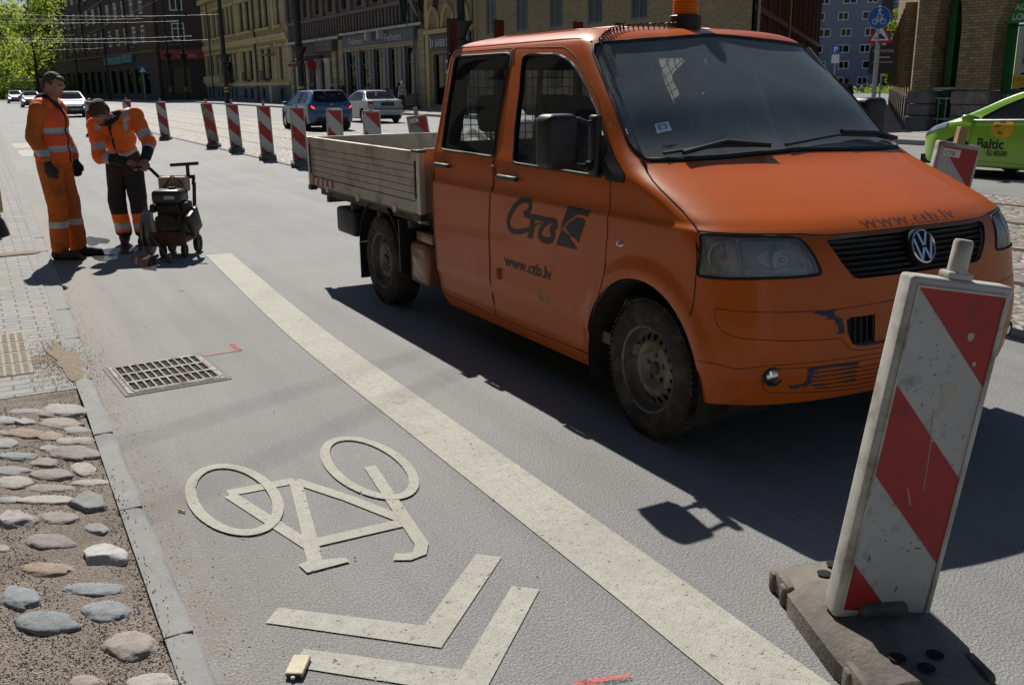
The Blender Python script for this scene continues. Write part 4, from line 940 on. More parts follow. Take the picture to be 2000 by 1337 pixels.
# amber beacon, coiled cord, wipers, sticker
be = MB().lathe([(.085, -.02), (.088, .0), (.086, .05), (.08, .055), (.0, .055)], 32, 0); bo = be.build('beacon', BLK, VAN, smooth=40, loc=(-.95, 0, 1.933))
dm = MB(); pf = [(.068, .05), (.070, .07), (.069, .13), (.062, .165), (.048, .19), (.028, .205), (.0, .21)]; dm.lathe(pf, 32)
for q in range(7): dm.lathe([(.070, .062+q*.016), (.0725, .066+q*.016), (.070, .070+q*.016)], 32)
AMBG = bpy.data.materials.new('amber_dome'); AMBG.use_nodes = True; b_ = AMBG.node_tree.nodes['Principled BSDF']; b_.inputs['Base Color'].default_value = (1, .30, .025, 1); b_.inputs['Roughness'].default_value = .12; b_.inputs['Transmission Weight'].default_value = .4; b_.inputs['IOR'].default_value = 1.2
dm.build('amber_dome', AMBG, bo, smooth=50); MB().lathe([(.03, .05), (.03, .13), (.02, .15), (0, .15)], 16).build('bulb', pm('bulb_dark', (.35, .1, .03), .4), bo, smooth=50)
def roof_at(x, y):
    lo, hi = 1.80, 1.9479
    for _ in range(30):
        z = (lo+hi)/2; xf = V_XF(z); u = van_u_of_y(y, z) if abs(y) < V_W(z) else 1; inside = abs(y) < V_W(z) and x < van_P(u, z)[0]
        if inside: lo = z
        else: hi = z
    return lo
cord = []; path = [(-.62, -.775, 1.775), (-.69, -.735, 1.83), (-.76, -.68, 0), (-.80, -.60, 0), (-.82, -.50, 0), (-.84, -.35, 0), (-.87, -.18, 0), (-.92, -.085, 0)]
pts = []
for a, b in zip(path, path[1:]):
    for q in range(14):
        t = q/14; x = a[0]+(b[0]-a[0])*t; y = a[1]+(b[1]-a[1])*t
        z = (a[2]+(b[2]-a[2])*t) if a[2] and b[2] else roof_at(x, y)
        pts.append(Vector((x, y, z)))
hx = []
for i, p in enumerate(pts):
    for k in range(6):
        ph = 2*math.pi*(i*6+k)/20; q = p.lerp(pts[min(i+1, len(pts)-1)], k/6); hx.append(q+Vector((math.sin(ph)*.012, 0, .014+math.cos(ph)*.013)))
MB().tube(hx, .0035, 5).build('coiled_cord', BLK, VAN, smooth=60)
wp = MB()
def wiper(pts, side_list, r):
    L = [PV.pos(u, z, s)+PV.nrm(u, z, s)*PV.sg*(.012+h) for (u, z, h), s in zip(pts, side_list)]; wp.tube(L, r, 6)
wiper([(.60, 1.308, .0), (.41, 1.325, 0), (.26, 1.330, .004), (.098, 1.318, .01)], (-1,)*4, .008); wiper([(.50, 1.30, .012), (.26, 1.338, .018), (.1, 1.312, .02)], (-1,)*3, .012)
wiper([(.03, 1.325, 0), (.18, 1.358, 0), (.45, 1.342, .0), (.70, 1.315, 0)], (-1, 1, 1, 1), .008); wiper([(.2, 1.365, .012), (.45, 1.345, .018), (.66, 1.308, .02)], (1,)*3, .012)
wp.build('wipers', BLK, VAN, smooth=50)
stk = MB(); PV.decal(stk, [(.55, 1.441), (.458, 1.452), (.463, 1.413), (.563, 1.398)], -1, .003); PV.decal(stk, [(.535, 1.436), (.475, 1.443), (.478, 1.420), (.543, 1.410)], -1, .004, 1); PV.decal(stk, [(.52, 1.430), (.495, 1.434), (.497, 1.423), (.523, 1.419)], -1, .005, 0)
stk.build('sticker', [pm('sticker_pale', (.55, .65, .70), .6), pm('sticker_blue', (.12, .32, .55), .6)], VAN)
rb = MB()
for sd in (-1, 1):
    for y in (.30, .55): rb.tube([(x, sd*y, roof_at(x, sd*y)-.004) for x in [-1.05-.1*i for i in range(12)]], [.004]+[.011]*10+[.004], 6)
    rb.tube([(-.80-i*.1, sd*(.715), roof_at(-.80-i*.1, sd*.715)-.002) for i in range(16)], .006, 6)
rb.parts('roof_rib', ORANGE, VAN, smooth=60)
# cab interior
ci = MB().box(-2.38, .35, -.86, .86, .36, .42, 0)
ci.grid(lambda x, y: (x, y, 1.235-.25*max(0, (-.12-x))/.25-.02*math.cos(y*3)), [-.42, -.34, -.26, -.18, -.13], [-.78+.156*i for i in range(11)])
ci.box(-.42, -.36, -.78, .78, .55, 1.0, 0); ci.rbox(-.36, -.02, .18, .62, 1.20, 1.285, .04, 2, 0); ci.build('dashboard', DASH, VAN, smooth=50)
sw = MB(); Ms = TR((-.50, .40, 1.12), 0, 0, R(-62)); n = 28
sw.tube([tuple(Ms @ Vector((.19*math.cos(2*math.pi*i/n), .19*math.sin(2*math.pi*i/n), 0))) for i in range(n)], .016, 8, closed=True)
for a in (0, 2.2, 4.1): sw.tube([tuple(Ms @ Vector((0, 0, -.02))), tuple(Ms @ Vector((.185*math.cos(a), .185*math.sin(a), 0)))], .014, 6)
sw.tube([tuple(Ms @ Vector((0, 0, -.01))), tuple(Ms @ Vector((0, 0, -.28)))], .04, 8); sw.build('steering_wheel', BLK, VAN, smooth=50)
for x, y, w in ((-1.0, -.46, .25), (-1.0, .44, .25), (-1.95, -.46, .23), (-1.95, 0.0, .2), (-1.95, .46, .23)):
    s = MB().rbox(x-.25, x+.27, y-w, y+w, .62, .78, .06, 3); M = TR((x-.22, y, .72), 0, 0, R(-12))
    s.rbox(-.08, .06, -w, w, 0, .56, .06, 3, 0, M); s.rbox(-.06, .05, -.135, .135, .62, .86, .05, 3, 0, M); s.tube([tuple(M @ Vector((0, -.06, .5))), tuple(M @ Vector((0, -.06, .66)))], .008, 6); s.tube([tuple(M @ Vector((0, .06, .5))), tuple(M @ Vector((0, .06, .66)))], .008, 6)
    s.build('seat', SEAT, VAN, smooth=50)
bp = MB()
for sd in (-1, 1):
    bp.tube([(-1.50, sd*.86, .5), (-1.50, sd*.84, 1.2), (-1.56, sd*.72, 1.80)], .045, 8); bp.tube([(-.20, sd*.80, 1.25), (-.72, sd*.69, 1.80)], .028, 8)
    bp.tube([(-1.30, sd*.72, 1.70), (-1.24, sd*.80, 1.2), (-1.1, sd*.72, .75)], .018, 5)
bp.parts('pillar', pm('pillar_grey', (.24, .245, .24), .8), VAN, smooth=50)
hgm = MB().rbox(-1.25, -1.05, -.16, -.02, 1.30, 1.55, .06, 3)
for i, v in enumerate(hgm.v): hgm.v[i] = (v[0]+(1.55-v[2])*.25, v[1], v[2])
hgm.build('cap', SEAT, VAN, smooth=60)
# white sacks in the bed: things of their own
SACK = pm('sack_white', (.62, .60, .56), .8, var=.15, scale=9)
for i, (x, y, z, a, b, c, lab) in enumerate(((-4.0, .55, 1.10, .30, .26, .30, 'crumpled white sack standing in the middle of the pickup bed'), (-2.78, -.45, 1.07, .20, .34, .26, 'lumpy white sack in the pickup bed right behind the cab'))):
    bm = bmesh.new(); bmesh.ops.create_icosphere(bm, subdivisions=4, radius=1)
    for v in bm.verts:
        p = v.co.copy(); k = 1+.25*noise.noise(p*2+Vector((i*5, 0, 0)))+.10*noise.noise(p*6); v.co = Vector((p.x*a, p.y*b, p.z*c))*k
        if v.co.z < -.28: v.co.z = -.28
    mb = MB().frombm(bm); bm.free(); M = VAN.matrix_basis @ Vector((x, y, z))
    s = mb.build('sack', SACK, smooth=50, loc=tuple(M)); tag(s, lab, 'sack', 'white sacks in the pickup bed')
# ================================================================== beacon boards
WHP = pm('board_white', (.55, .54, .50), .55, var=.08, scale=9, dirt=(.27, .235, .18), damt=.5, dscale=7); WHF = pm('board_face_white', (.50, .505, .50), .4, var=.06, scale=7, dirt=(.27, .265, .25), damt=.15, dscale=16)
WHF2 = pm('board_face_dirty', (.36, .34, .31), .6, var=.2, scale=7, dirt=(.17, .14, .11), damt=.6, dscale=5)
REDF = pm('board_red', (.42, .022, .022), .4, var=.10, scale=8, dirt=(.25, .06, .05), damt=.28, dscale=18); RUBB = pm('base_rubber', (.135, .12, .105), .85, var=.3, scale=10, bump=.004, bscale=60, dirt=(.27, .24, .20), damt=.6)
WOOD = pm('stake_wood', (.42, .28, .15), .8, var=.25, scale=12, stretch=(1, 1, .15)); SCR = pm('scratch_dark', (.13, .12, .11), .8); STKR = pm('label_white', (.7, .72, .74), .5)
def rubber_base():
    m = MB(); L, W = .37, .20
    sec = lambda x: [(-W, 0), (-W, .055), (-W+.05, .085), (-.075, .095), (.075, .095), (W-.05, .085), (W, .055), (W, 0)]
    xs = [-L, -L+.04, -.20, -.17, .17, .20, L-.04, L]; hs = [.55, .8, .85, 1, 1, .85, .8, .55]; ws = [.72, .86, .95, 1, 1, .95, .86, .72]
    m.grid(lambda i, j: (xs[i], sec(0)[j][0]*ws[i], sec(0)[j][1]*hs[i]+(0.0)), list(range(8)), list(range(8)), 0)
    m.add([(xs[0], a*ws[0], b*hs[0]) for a, b in sec(0)], [tuple(range(8))]); m.add([(xs[-1], a*ws[-1], b*hs[-1]) for a, b in sec(0)], [tuple(range(7, -1, -1))])
    for s in (-1, 1):
        m.rbox(-L+.05, -.20, s*W*.88-.014, s*W*.88+.014, .0, .068, .012); m.rbox(.20, L-.05, s*W*.88-.014, s*W*.88+.014, .0, .068, .012)
        for k in (0, 1): m.rbox(s*(.23+.09*k)-.02, s*(.23+.09*k)+.02, -.20, -.16, .0, .06, .01)
        for x, y in (): m.lathe([(.030, .0775), (.028, .0795), (.024, .0795), (.022, .0785), (.0, .0785)], 14, 1 if False else 0, Matrix.Translation((s*x, y, .006)))
        for x, y in ((.235, .055), (.235, -.055), (.29, .0)): m.lathe([(.024, .0775), (.022, .0782), (.0, .0782)], 16, 1, Matrix.Translation((s*x, y, .0075)))
    m.rbox(-.06, .06, -.075, .075, .09, .125, .015)
    return m
def board(label, loc, rz, lean=(0, 0), top='peg', dirty=False, group='red and white beacon boards along the lane', sticker=False, h=1.0, detail=False, name='beacon_board', zb=.11):
    """face looks along local -y; width along local x"""
    root = empty(name, loc, rz, label, 'beacon board', group)
    b = rubber_base(); b.v = [(y*1.0, x*1.0, z*1.2) for x, y, z in b.v]; b.f = [tuple(reversed(f)) for f in b.f]
    b.build('rubber_foot', [RUBB, SOCKET], root, smooth=30)
    M = Matrix.Translation((0, 0, zb)) @ Matrix.Rotation(lean[0], 4, 'Y') @ Matrix.Rotation(lean[1], 4, 'X')
    W, T = .152, .036; p = MB().rbox(-W, W, -T, T, 0, h, .012, 3, 0)
    o = p.build('board', [WHP], root, smooth=40); o.matrix_local = M
    f = MB(); w, z0, z1, y = W-.024, .03, h-.03, -T-.0012; f.quad((-w, y, z0), (w, y, z0), (w, y, z1), (-w, y, z1), 0)
    f.build('white_face', [WHF2 if dirty else WHF], o)
    rd = MB()
    for k in range(0, 3):   # diagonal bands falling to the right
        c = z1+.262*h-k*.53*h; d = .25*h
        poly = [(-w, c), (-w, c-.262*h), (w, c-.262*h-d), (w, c-d)]; out = []
        n = len(poly)
        for lim, sgn in ((z1, 1), (z0, -1)):
            out = []
            for i in range(n):
                a, q = poly[i], poly[(i+1) % n]; ia = (a[1]-lim)*sgn <= 1e-9; iq = (q[1]-lim)*sgn <= 1e-9
                if ia: out.append(a)
                if ia != iq: t = (lim-a[1])/(q[1]-a[1]); out.append((a[0]+(q[0]-a[0])*t, lim))
            poly = out; n = len(poly)
            if n < 3: break
        if n >= 3: rd.add([(a, y-.0015, b_) for a, b_ in poly], [tuple(range(n))])
    rd.build('red_stripes', REDF, o)
    rim = MB()
    for a in ((-w-.006, -w, z0-.006, z1+.006), (w, w+.006, z0-.006, z1+.006), (-w, w, z0-.006, z0), (-w, w, z1, z1+.006)): rim.box(a[0], a[1], -T-.006, -T+.002, a[2], a[3])
    rim.build('rim', WHP, o)
    if top == 'peg':
        k = MB().rbox(-.045, .03, -.028, .028, h, h+.02, .006).lathe([(.026, h+.01), (.026, h+.10), (.022, h+.108), (0, h+.108)], 20, 0, Matrix.Translation((-.008, 0, 0))); k.build('peg', WHP, o, smooth=40)
    elif top == 'stake':
        k = MB().rbox(-.03, .03, -.03, .03, h-.02, h+.11, .003, 1); k.build('stake', WOOD, o)
    if sticker:
        MB().box(-.11, .01, -T-.0045, -T-.0035, h-.10, h-.045).build('label', STKR, o); t = MB(); text_to(t, 'CTB', .04, lambda a, b_: (-.10+a, -T-.0052, h-.09+b_)); t.build('label_text', LOGO, o)
    if detail:
        s = MB(); rr = random.Random(8)
        def line(pts, r): s.tube([(a, -T-.0022-.0004*rr.random(), b_) for a, b_ in pts], r, 4)
        for _ in range(22):
            a, b_ = rr.uniform(-w+.01, w-.02), rr.uniform(z0+.05, z1-.05); t = rr.uniform(-.5, .5)+rr.choice((0, 1.57)); l = rr.uniform(.004, .03)
            line([(a, b_), (a+math.cos(t)*l*.5, b_+math.sin(t)*l*.5+.001), (a+math.cos(t)*l, b_+math.sin(t)*l)], rr.uniform(.0004, .0011))
        for cx, cz in ((-.03, .80), (-.06, .72), (.0, .62), (-.05, .28), (.03, .25)):
            for _ in range(8): a, b_ = rr.gauss(cx, .025), rr.gauss(cz, .022); line([(a, b_), (a+rr.uniform(-.008, .008), b_+rr.uniform(-.004, .004))], rr.uniform(.0005, .0013))
        s.build('scratches', SCR, o)
        s2 = MB(); s2.tube([(.0+.03*math.sin(t*1.2), -T-.0027, .66-.24*t) for t in [i/10 for i in range(11)]], .0012, 4); s2.tube([(-.02+.02*t, -T-.0027, .42-.05*t) for t in (0, .5, 1)], .0018, 4)
        for a, b_, r_ in ((.055, .875, .010), (.085, .80, .006), (.05, .585, .007), (.02, .57, .004)): s2.add([(a+r_*math.cos(q)*(1+.3*math.sin(3*q)), -T-.0031, b_+r_*1.3*math.sin(q)) for q in [i*.785 for i in range(8)]], [tuple(range(7, -1, -1))])
        s2.add([(a, -T-.0020, b_) for a, b_ in ((.0, .735), (.05, .74), (.055, .715), (.04, .705), (.033, .665), (.012, .63), (-.015, .60), (-.02, .604), (.005, .64), (.02, .69), (.012, .705))], [tuple(range(11))])
        s2.build('pale_scuffs', pm('scuff_pale', (.50, .47, .42), .7), o)
    return root
# nearest board: leans away from the bike lane
fb = board('large leaning beacon board with scratched face, nearest, beside the pickup bumper', (2.170, 1.715, 0), R(-22.5), (R(8.5), R(-1)), 'peg', detail=True, group=None, h=1.025, zb=.088)
BL = [  # x, y, rz, lean, top, dirty, label
 (3.66, 37.6, -8, 0, None, False, 'farthest beacon board standing alone between the two workers'),
 (5.10, 39.0, -8, 0, 'peg', False, 'beacon board with white peg right behind the bending worker'),
 (5.45, 33.4, -10, -3, 'peg', False, 'beacon board just right of the bending worker, in front of grass'),
 (5.82, 27.9, -12, -6, 'stake', True, 'dirty tilted beacon board with grey smeared face and wooden stake'),
 (5.89, 25.5, -12, -2, 'stake', False, 'beacon board with dark short stake next to the dirty tilted board'),
 (5.87, 22.4, -15, -1, 'stake', False, 'clean beacon board with pale wooden stake, left of the blue car'),
 (5.92, 20.0, -15, 0, 'peg', False, 'beacon board with white peg in front of the blue car left side'),
 (5.96, 17.75, -15, 0, None, False, 'beacon board without any peg in front of the blue car tail'),
 (6.02, 15.95, -15, 0, 'peg', False, 'beacon board with white peg in front of the silver sedan'),
 (5.90, 13.35, -15, -8, 'stake', True, 'grimy beacon board with stake peeping over the bed beside the cab'),
 (5.90, 4.56, -28, 9, 'stake', False, 'beacon board with wooden block and sticker behind the pickup hood, by the green taxi')]
for x, y, rz, ln, top, dirty, lab in BL:
    board(lab, (x, y, 0.0 if x < 5.78 else .025), R(rz), (R(ln), 0), top, dirty, sticker=(y < 14), h=1.08)
# cream canister on a dark stand at the left frame edge
cn_ = empty('canister', (.01, 12.2, .035), R(15), 'cream plastic canister on a dark rubber stand at the left frame edge', 'canister')
MB().lathe([(.19, 0), (.185, .04), (.15, .17), (.12, .21), (.11, .25), (0, .25)], 24).build('stand', BLK, cn_, smooth=40); MB().lathe([(.125, .205), (.13, .22), (.125, .235)], 24).build('band', ALUTRIM, cn_, smooth=40)
m = MB().rbox(-.13, .145, -.09, .09, .255, .70, .03, 3).tube([(-.08, 0, .70), (-.06, 0, .76), (.05, 0, .76), (.07, 0, .70)], .014, 8); m.build('tank', pm('canister_cream', (.50, .40, .19), .55, var=.12, scale=8, dirt=(.3, .24, .12), damt=.4), cn_, smooth=40)
MB().lathe([(.03, .69), (.03, .73), (0, .735)], 14, 0, TR((.09, 0, 0))).build('cap', BLK, cn_, smooth=40)
# ================================================================== facades
def facade(L, H, ops, depth=.25, mi=0, rmi=0, z0=0.0):
    """wall in local x (0..L), z (z0..H), outside = -y, with openings (x0, x1, za, zb) and reveals"""
    m = MB(); xs = sorted({0, L, *[o[0] for o in ops], *[o[1] for o in ops]}); zs = sorted({z0, H, *[o[2] for o in ops], *[o[3] for o in ops]})
    for i in range(len(xs)-1):
        # merge vertical runs
        run = None
        for j in range(len(zs)-1):
            cx, cz = (xs[i]+xs[i+1])/2, (zs[j]+zs[j+1])/2
            hole = any(o[0] < cx < o[1] and o[2] < cz < o[3] for o in ops)
            if not hole: run = (run[0], zs[j+1]) if run else (zs[j], zs[j+1])
            if (hole or j == len(zs)-2) and run:
                m.quad((xs[i], 0, run[0]), (xs[i+1], 0, run[0]), (xs[i+1], 0, run[1]), (xs[i], 0, run[1]), mi); run = None
    for a, b, c, d in ops:
        m.quad((a, 0, c), (a, 0, d), (a, depth, d), (a, depth, c), rmi); m.quad((b, 0, d), (b, 0, c), (b, depth, c), (b, depth, d), rmi)
        m.quad((a, 0, c), (a, depth, c), (b, depth, c), (b, 0, c), rmi); m.quad((a, 0, d), (b, 0, d), (b, depth, d), (a, depth, d), rmi)
    return m
WPROTO = {}
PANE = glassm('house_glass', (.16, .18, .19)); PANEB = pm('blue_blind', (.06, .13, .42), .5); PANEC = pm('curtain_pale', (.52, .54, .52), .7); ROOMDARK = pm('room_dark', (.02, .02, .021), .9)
def window(par, x0, x1, z0, z1, fmat, y=.16, cols=2, rows=2, fw=.06, back='dark', name='window', bar=.04, top=None):
    """window part at local position: frame mesh, sub-part pane; meshes shared by size and style"""
    w, h = x1-x0, z1-z0; key = (round(w, 2), round(h, 2), fmat.name, cols, rows, fw, back, bar, top)
    if key not in WPROTO:
        f = MB(); f.box(0, fw, -.03, .03, 0, h); f.box(w-fw, w, -.03, .03, 0, h); f.box(fw, w-fw, -.03, .03, 0, fw); f.box(fw, w-fw, -.03, .03, h-fw, h)
        for i in range(1, cols): f.box(w*i/cols-bar/2, w*i/cols+bar/2, -.022, .022, fw, h-fw)
        zr = [h*(top or .68)] if rows == 2 else [h*i/rows for i in range(1, rows)]
        for z in zr: f.box(fw, w-fw, -.026, .026, z-bar/2, z+bar/2)
        o = f.build(name, fmat); p = MB().quad((fw*.5, 0, fw*.5), (w-fw*.5, 0, fw*.5), (w-fw*.5, 0, h-fw*.5), (fw*.5, 0, h-fw*.5), 0)
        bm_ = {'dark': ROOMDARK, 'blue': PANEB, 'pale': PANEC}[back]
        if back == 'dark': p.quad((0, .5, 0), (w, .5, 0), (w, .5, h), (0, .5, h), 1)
        else:
            p.quad((fw, .06, fw), (w-fw, .06, fw), (w-fw, .06, h*.9), (fw, .06, h*.9), 1)
        q = p.build('pane', [PANE, bm_], o); WPROTO[key] = (o, q); new = False
    else: new = True
    o, q = WPROTO[key]
    if new:
        c = o.copy(); COL.objects.link(c); d = q.copy(); COL.objects.link(d); d.parent = c; o = c
    o.parent = par; o.location = (x0, y, z0); return o
def wallm(name, col, var=.15, brick=None, dirt=None, bump=.01, scale=1.5, damt=.45, joints=None):
    if name in MATS: return MATS[name]
    m, nt, b = newmat(name); co = coord(nt, 'Object'); c = ramp(nt, tex(nt, co, scale, 5, .65), [(.3, tuple(x*(1-var) for x in col)), (.7, tuple(x*(1+var) for x in col))])
    h = tex(nt, co, 25, 4, .6)
    if brick or joints:
        bw, rh, mort, c2 = brick or joints
        mp = nt.nodes.new('ShaderNodeMapping'); mp.inputs['Rotation'].default_value = (R(90), 0, 0); nt.links.new(co, mp.inputs[0])
        sx = nt.nodes.new('ShaderNodeSeparateXYZ'); nt.links.new(co, sx.inputs[0]); ad = _n(nt, 'ShaderNodeMath', operation='ADD'); nt.links.new(sx.outputs[0], ad.inputs[0]); nt.links.new(sx.outputs[1], ad.inputs[1])
        cx = nt.nodes.new('ShaderNodeCombineXYZ'); nt.links.new(ad.outputs[0], cx.inputs[0]); nt.links.new(sx.outputs[2], cx.inputs[1])
        t = _n(nt, 'ShaderNodeTexBrick'); nt.links.new(cx.outputs[0], t.inputs['Vector'])
        for k, v in (('Scale', 1), ('Mortar Size', .012 if brick else .02), ('Mortar Smooth', .3), ('Brick Width', bw), ('Row Height', rh), ('Bias', 0)): t.inputs[k].default_value = v
        nt.links.new(c, t.inputs['Color1']); t.inputs['Color2'].default_value = (*c2, 1); t.inputs['Mortar'].default_value = (*mort, 1); c = t.outputs[0]
        iv = _n(nt, 'ShaderNodeMath', operation='SUBTRACT'); iv.inputs[0].default_value = 1; nt.links.new(t.outputs[1], iv.inputs[1]); h = iv.outputs[0]
    if dirt: c = mixc(nt, ramp(nt, tex(nt, co, .9, 6, .7, stretch=(1, 1, .35)), [(.62-.25*damt, (0, 0, 0)), (.85-.2*damt, (.85,)*3)]), c, dirt)
    nt.links.new(c, b.inputs['Base Color']); b.inputs['Roughness'].default_value = .9; bumpn(nt, b, h, bump, .7); MATS[name] = m; return m
def shell(m, L, H, D, mi=0, k=0.0):
    """sides, back and flat top behind a facade"""
    m.quad((0, D, 0), (0, 0, 0), (0, 0, H), (0, D, H), mi); m.quad((L, 0, 0), (L-k, D, 0), (L-k, D, H), (L, 0, H), mi); m.quad((L-k, D, 0), (0, D, 0), (0, D, H), (L-k, D, H), mi); m.quad((0, 0, H), (L, 0, H), (L-k, D, H), (0, D, H), mi); return m
STREET = -math.pi/2   # local +x runs towards -Y, local +y away from the street
WHITEF = pm('white_frame', (.78, .80, .81), .6); BROWNF = pm('brown_frame', (.06, .05, .045), .7); GREYF = pm('grey_frame', (.16, .165, .18), .6); BLUEGF = pm('bluegrey_frame', (.17, .19, .24), .6)
XF = 26.0
# ------------------------------------------------ yellow rendered house
YEL = wallm('yellow_render', (.45, .37, .20), .12, joints=(40, .55, (.24, .20, .11), (.385, .315, .165)), dirt=(.25, .215, .14)); YPL = wallm('blue_plinth', (.115, .14, .145), .25, dirt=(.08, .08, .075)); YTR = wallm('yellow_trim', (.58, .46, .21), .1, dirt=(.24, .2, .12))
L = 36.0; yb = empty('yellow_house', (XF, 125.0, 0.1), STREET, 'yellow rendered two storey house with blue plinth and dark tall windows', 'house')
ops = []
bays = [(2.5, 1.2, 2), (7.4, 1.2, 2), (13.2, 1.1, 3), (20.5, 1.5, 2), (27.8, 1.3, 2), (33.0, 1.0, 1)]
for cx, w, n in bays:
    for k in range(n):
        x = cx+(k-(n-1)/2)*w*1.75; ops.append((x-w*.45, x+w*.45, 7.1, 9.9)); ops.append((x-w*.45, x+w*.45, 2.2 if cx > 12 else 2.9, 5.1)); ops.append((x-w*.38, x+w*.38, .35, 1.35))
m = facade(L, 14, [o for o in ops if o[2] > 1.5], .3, 0, 0, 1.6); w_ = shell(m, L, 14, 14)
w_.build('wall', [YEL], yb)
pl = facade(L, 1.6, [o for o in ops if o[2] < 1.5], .3, 0, 0, 0); pl.v = [(x, y-.12, z) for x, y, z in pl.v]; pl.quad((0, -.12, 1.6), (L, -.12, 1.6), (L, 0, 1.6), (0, 0, 1.6)); pl.build('plinth', YPL, yb)
tr = MB().box(0, L, -.35, 0, 5.95, 6.25).box(0, L, -.25, 0, 5.7, 5.95).box(0, L, -.22, 0, 1.62, 1.95).box(0, 8.6, -.45, 0, 1.95, 2.75).box(0, L, -.5, 0, 11.0, 11.5)
for cx, w, n in bays: s = n*w*.9+.3; tr.box(cx-s, cx+s, -.28, 0, 6.8, 7.0); tr.box(cx-s, cx+s, -.16, 0, 5.2, 5.38); tr.box(cx-s, cx+s, -.14, 0, 10.0, 10.25)
for x in (0, 4.9, 10.2, 17.2, 24.0, 31.2, 35.6): tr.box(x, x+.45, -.08, 0, 1.95, 5.7); tr.box(x, x+.45, -.08, 0, 6.25, 11)
tr.build('cornice', YTR, yb)
for o in ops:
    if o[2] > 1.5: window(yb, *o, BROWNF, .2, 2, 2)
    else: window(yb, *o, BROWNF, .08, 1, 1)
for x in (13.3, 20.5, 27.8): db = MB(); db.box(x-1.0, x+1.0, -.5, -.0, 2.1, 2.2); [db.tube([(x-1+k*.2, -.45, 2.2), (x-1+k*.2, -.45, 3.0)], .02, 4) for k in range(11)]; db.box(x-1, x+1, -.47, -.43, 3.0, 3.05); db.build('balcony_rail', BROWNF, yb)
dp = MB().tube([(24.6, -.18, .2), (24.6, -.18, 11)], .08, 8).tube([(5.2, -.5, .2), (5.2, -.5, 11)], .08, 8); dp.parts('downpipe', BROWNF, yb)
cn = MB().box(29.6, 31.6, -1.1, 0, 4.4, 4.5); cn.build('door_canopy', BLUEGF, yb)
# statue-like dark figure in the wall niche
st = empty('wall_statue', (XF-.32, 125-13.2, 2.05), STREET, 'dark bronze statue standing against the yellow house between windows', 'statue')
sm = MB().lathe([(.30, 0), (.30, .25), (.22, .3), (.20, .9), (.24, 1.5), (.30, 1.9), (.27, 2.15), (.10, 2.3)], 14, 0); sm.tube([(.26, 0, 2.1), (.36, -.1, 1.6), (.2, -.25, 1.3)], [.09, .08, .06], 8); sm.tube([(-.26, 0, 2.1), (-.34, -.05, 1.6), (-.28, -.2, 1.2)], [.09, .08, .06], 8); sm.ball((0, -.02, 2.5), (.13, .15, .18), 12, 8); sm.build('figure', pm('bronze_dark', (.035, .028, .022), .5, .3), st, smooth=60)
MB().rbox(-.4, .4, -.4, .2, -.3, 0, .03).build('pedestal', YTR, st)
# ------------------------------------------------ soot-dark ornate house with two shops
GRY = wallm('sooty_stone', (.165, .13, .11), .3, joints=(1.2, .35, (.10, .085, .075), (.18, .14, .115)), dirt=(.07, .06, .055), damt=.6); CRM = wallm('cream_pilaster', (.47, .38, .23), .15, joints=(2, .42, (.2, .16, .1), (.34, .27, .17)), dirt=(.2, .17, .12)); STN = wallm('pale_band', (.54, .51, .45), .15, dirt=(.2, .18, .15))
L = 30.2; gb_ = empty('ornate_house', (XF, 88.8, 0.1), STREET, 'soot dark ornate house above a grey shop front and an arched white entrance', 'house')
up = []
for k in range(9):
    x = 1.8+k*3.3; up.append((x-.5, x+.5, 7.2, 10.4))
shop = [(15.2+i*2.9, 15.2+i*2.9+1.9, .9, 4.05) for i in range(5)]; ent = [(1.5, 2.6, .2, 3.6), (4.0, 5.4, .6, 3.6), (6.4, 8.0, .1, 3.6), (9.6, 10.6, .2, 3.4)]
m = facade(L, 15, up+shop+ent, .35); shell(m, L, 15, 14).build('wall', [GRY], gb_)
tr = MB()
for x in (0, 11.9, 13.6, 29.3): tr.box(x, x+.95, -.14, 0, 0, 5.0)
tr.box(14.6, 29.3, -.10, 0, 4.06, 4.35); tr.box(14.6, 29.3, -.06, 0, .2, .88); tr.parts('pilaster', CRM, gb_)
bd_ = MB().box(0, 14.4, -.4, 0, 5.05, 5.3).box(14.4, L, -.3, 0, 5.2, 5.42).box(0, L, -.2, 0, 6.7, 6.95).box(8.6, 13.2, -.5, 0, 4.2, 5.05)
for k in range(10): x = .2+k*3.3; bd_.box(x-.35, x+.35, -.22, 0, 6.95, 11.5)
for k in range(46): x = .4+k*.65; bd_.box(x-.12, x+.12, -.16, 0, 5.5, 6.6)
bd_.build('carved_band', [GRY], gb_)
rr = MB().box(0, 14.4, -.43, -.40, 5.08, 5.28).box(14.4, L, -.33, -.30, 5.24, 5.40)
for x in (2.9, 3.6, 5.8, 8.5, 9.2, 10.9, 11.5): rr.lathe([(.26, 0), (.24, .3), (.18, .5), (.17, 3.2), (.25, 3.45), (.3, 3.6)], 14, 0, Matrix.Translation((x, -.25, .1)))
for x in (20.9, 23.3): rr.box(x-.14, x+.14, -.6, -.1, 4.65, 5.2)
rr.parts('pale_column', STN, gb_)
for o in up: window(gb_, *o, BROWNF, .25, 2, 2)
for o in shop: window(gb_, *o, GREYF, .18, 2, 2, .09)
for o in ent: window(gb_, *o, GREYF, .25, 2, 2, .08)
gm_ = MB()
for i in range(6): x = 15.2+i*2.9-.5; gm_.box(x-.45, x-.15, -.05, .05, .9, 4.05); gm_.box(x+.12, x+.42, -.05, .05, .9, 4.05)
gm_.parts('shop_mullion', pm('shop_grey', (.21, .21, .225), .6), gb_)
fs = MB().box(14.7, 29.2, -.16, -.02, 4.36, 5.18); fso = fs.build('shop_fascia', pm('fascia_grey', (.075, .082, .095), .5), gb_)
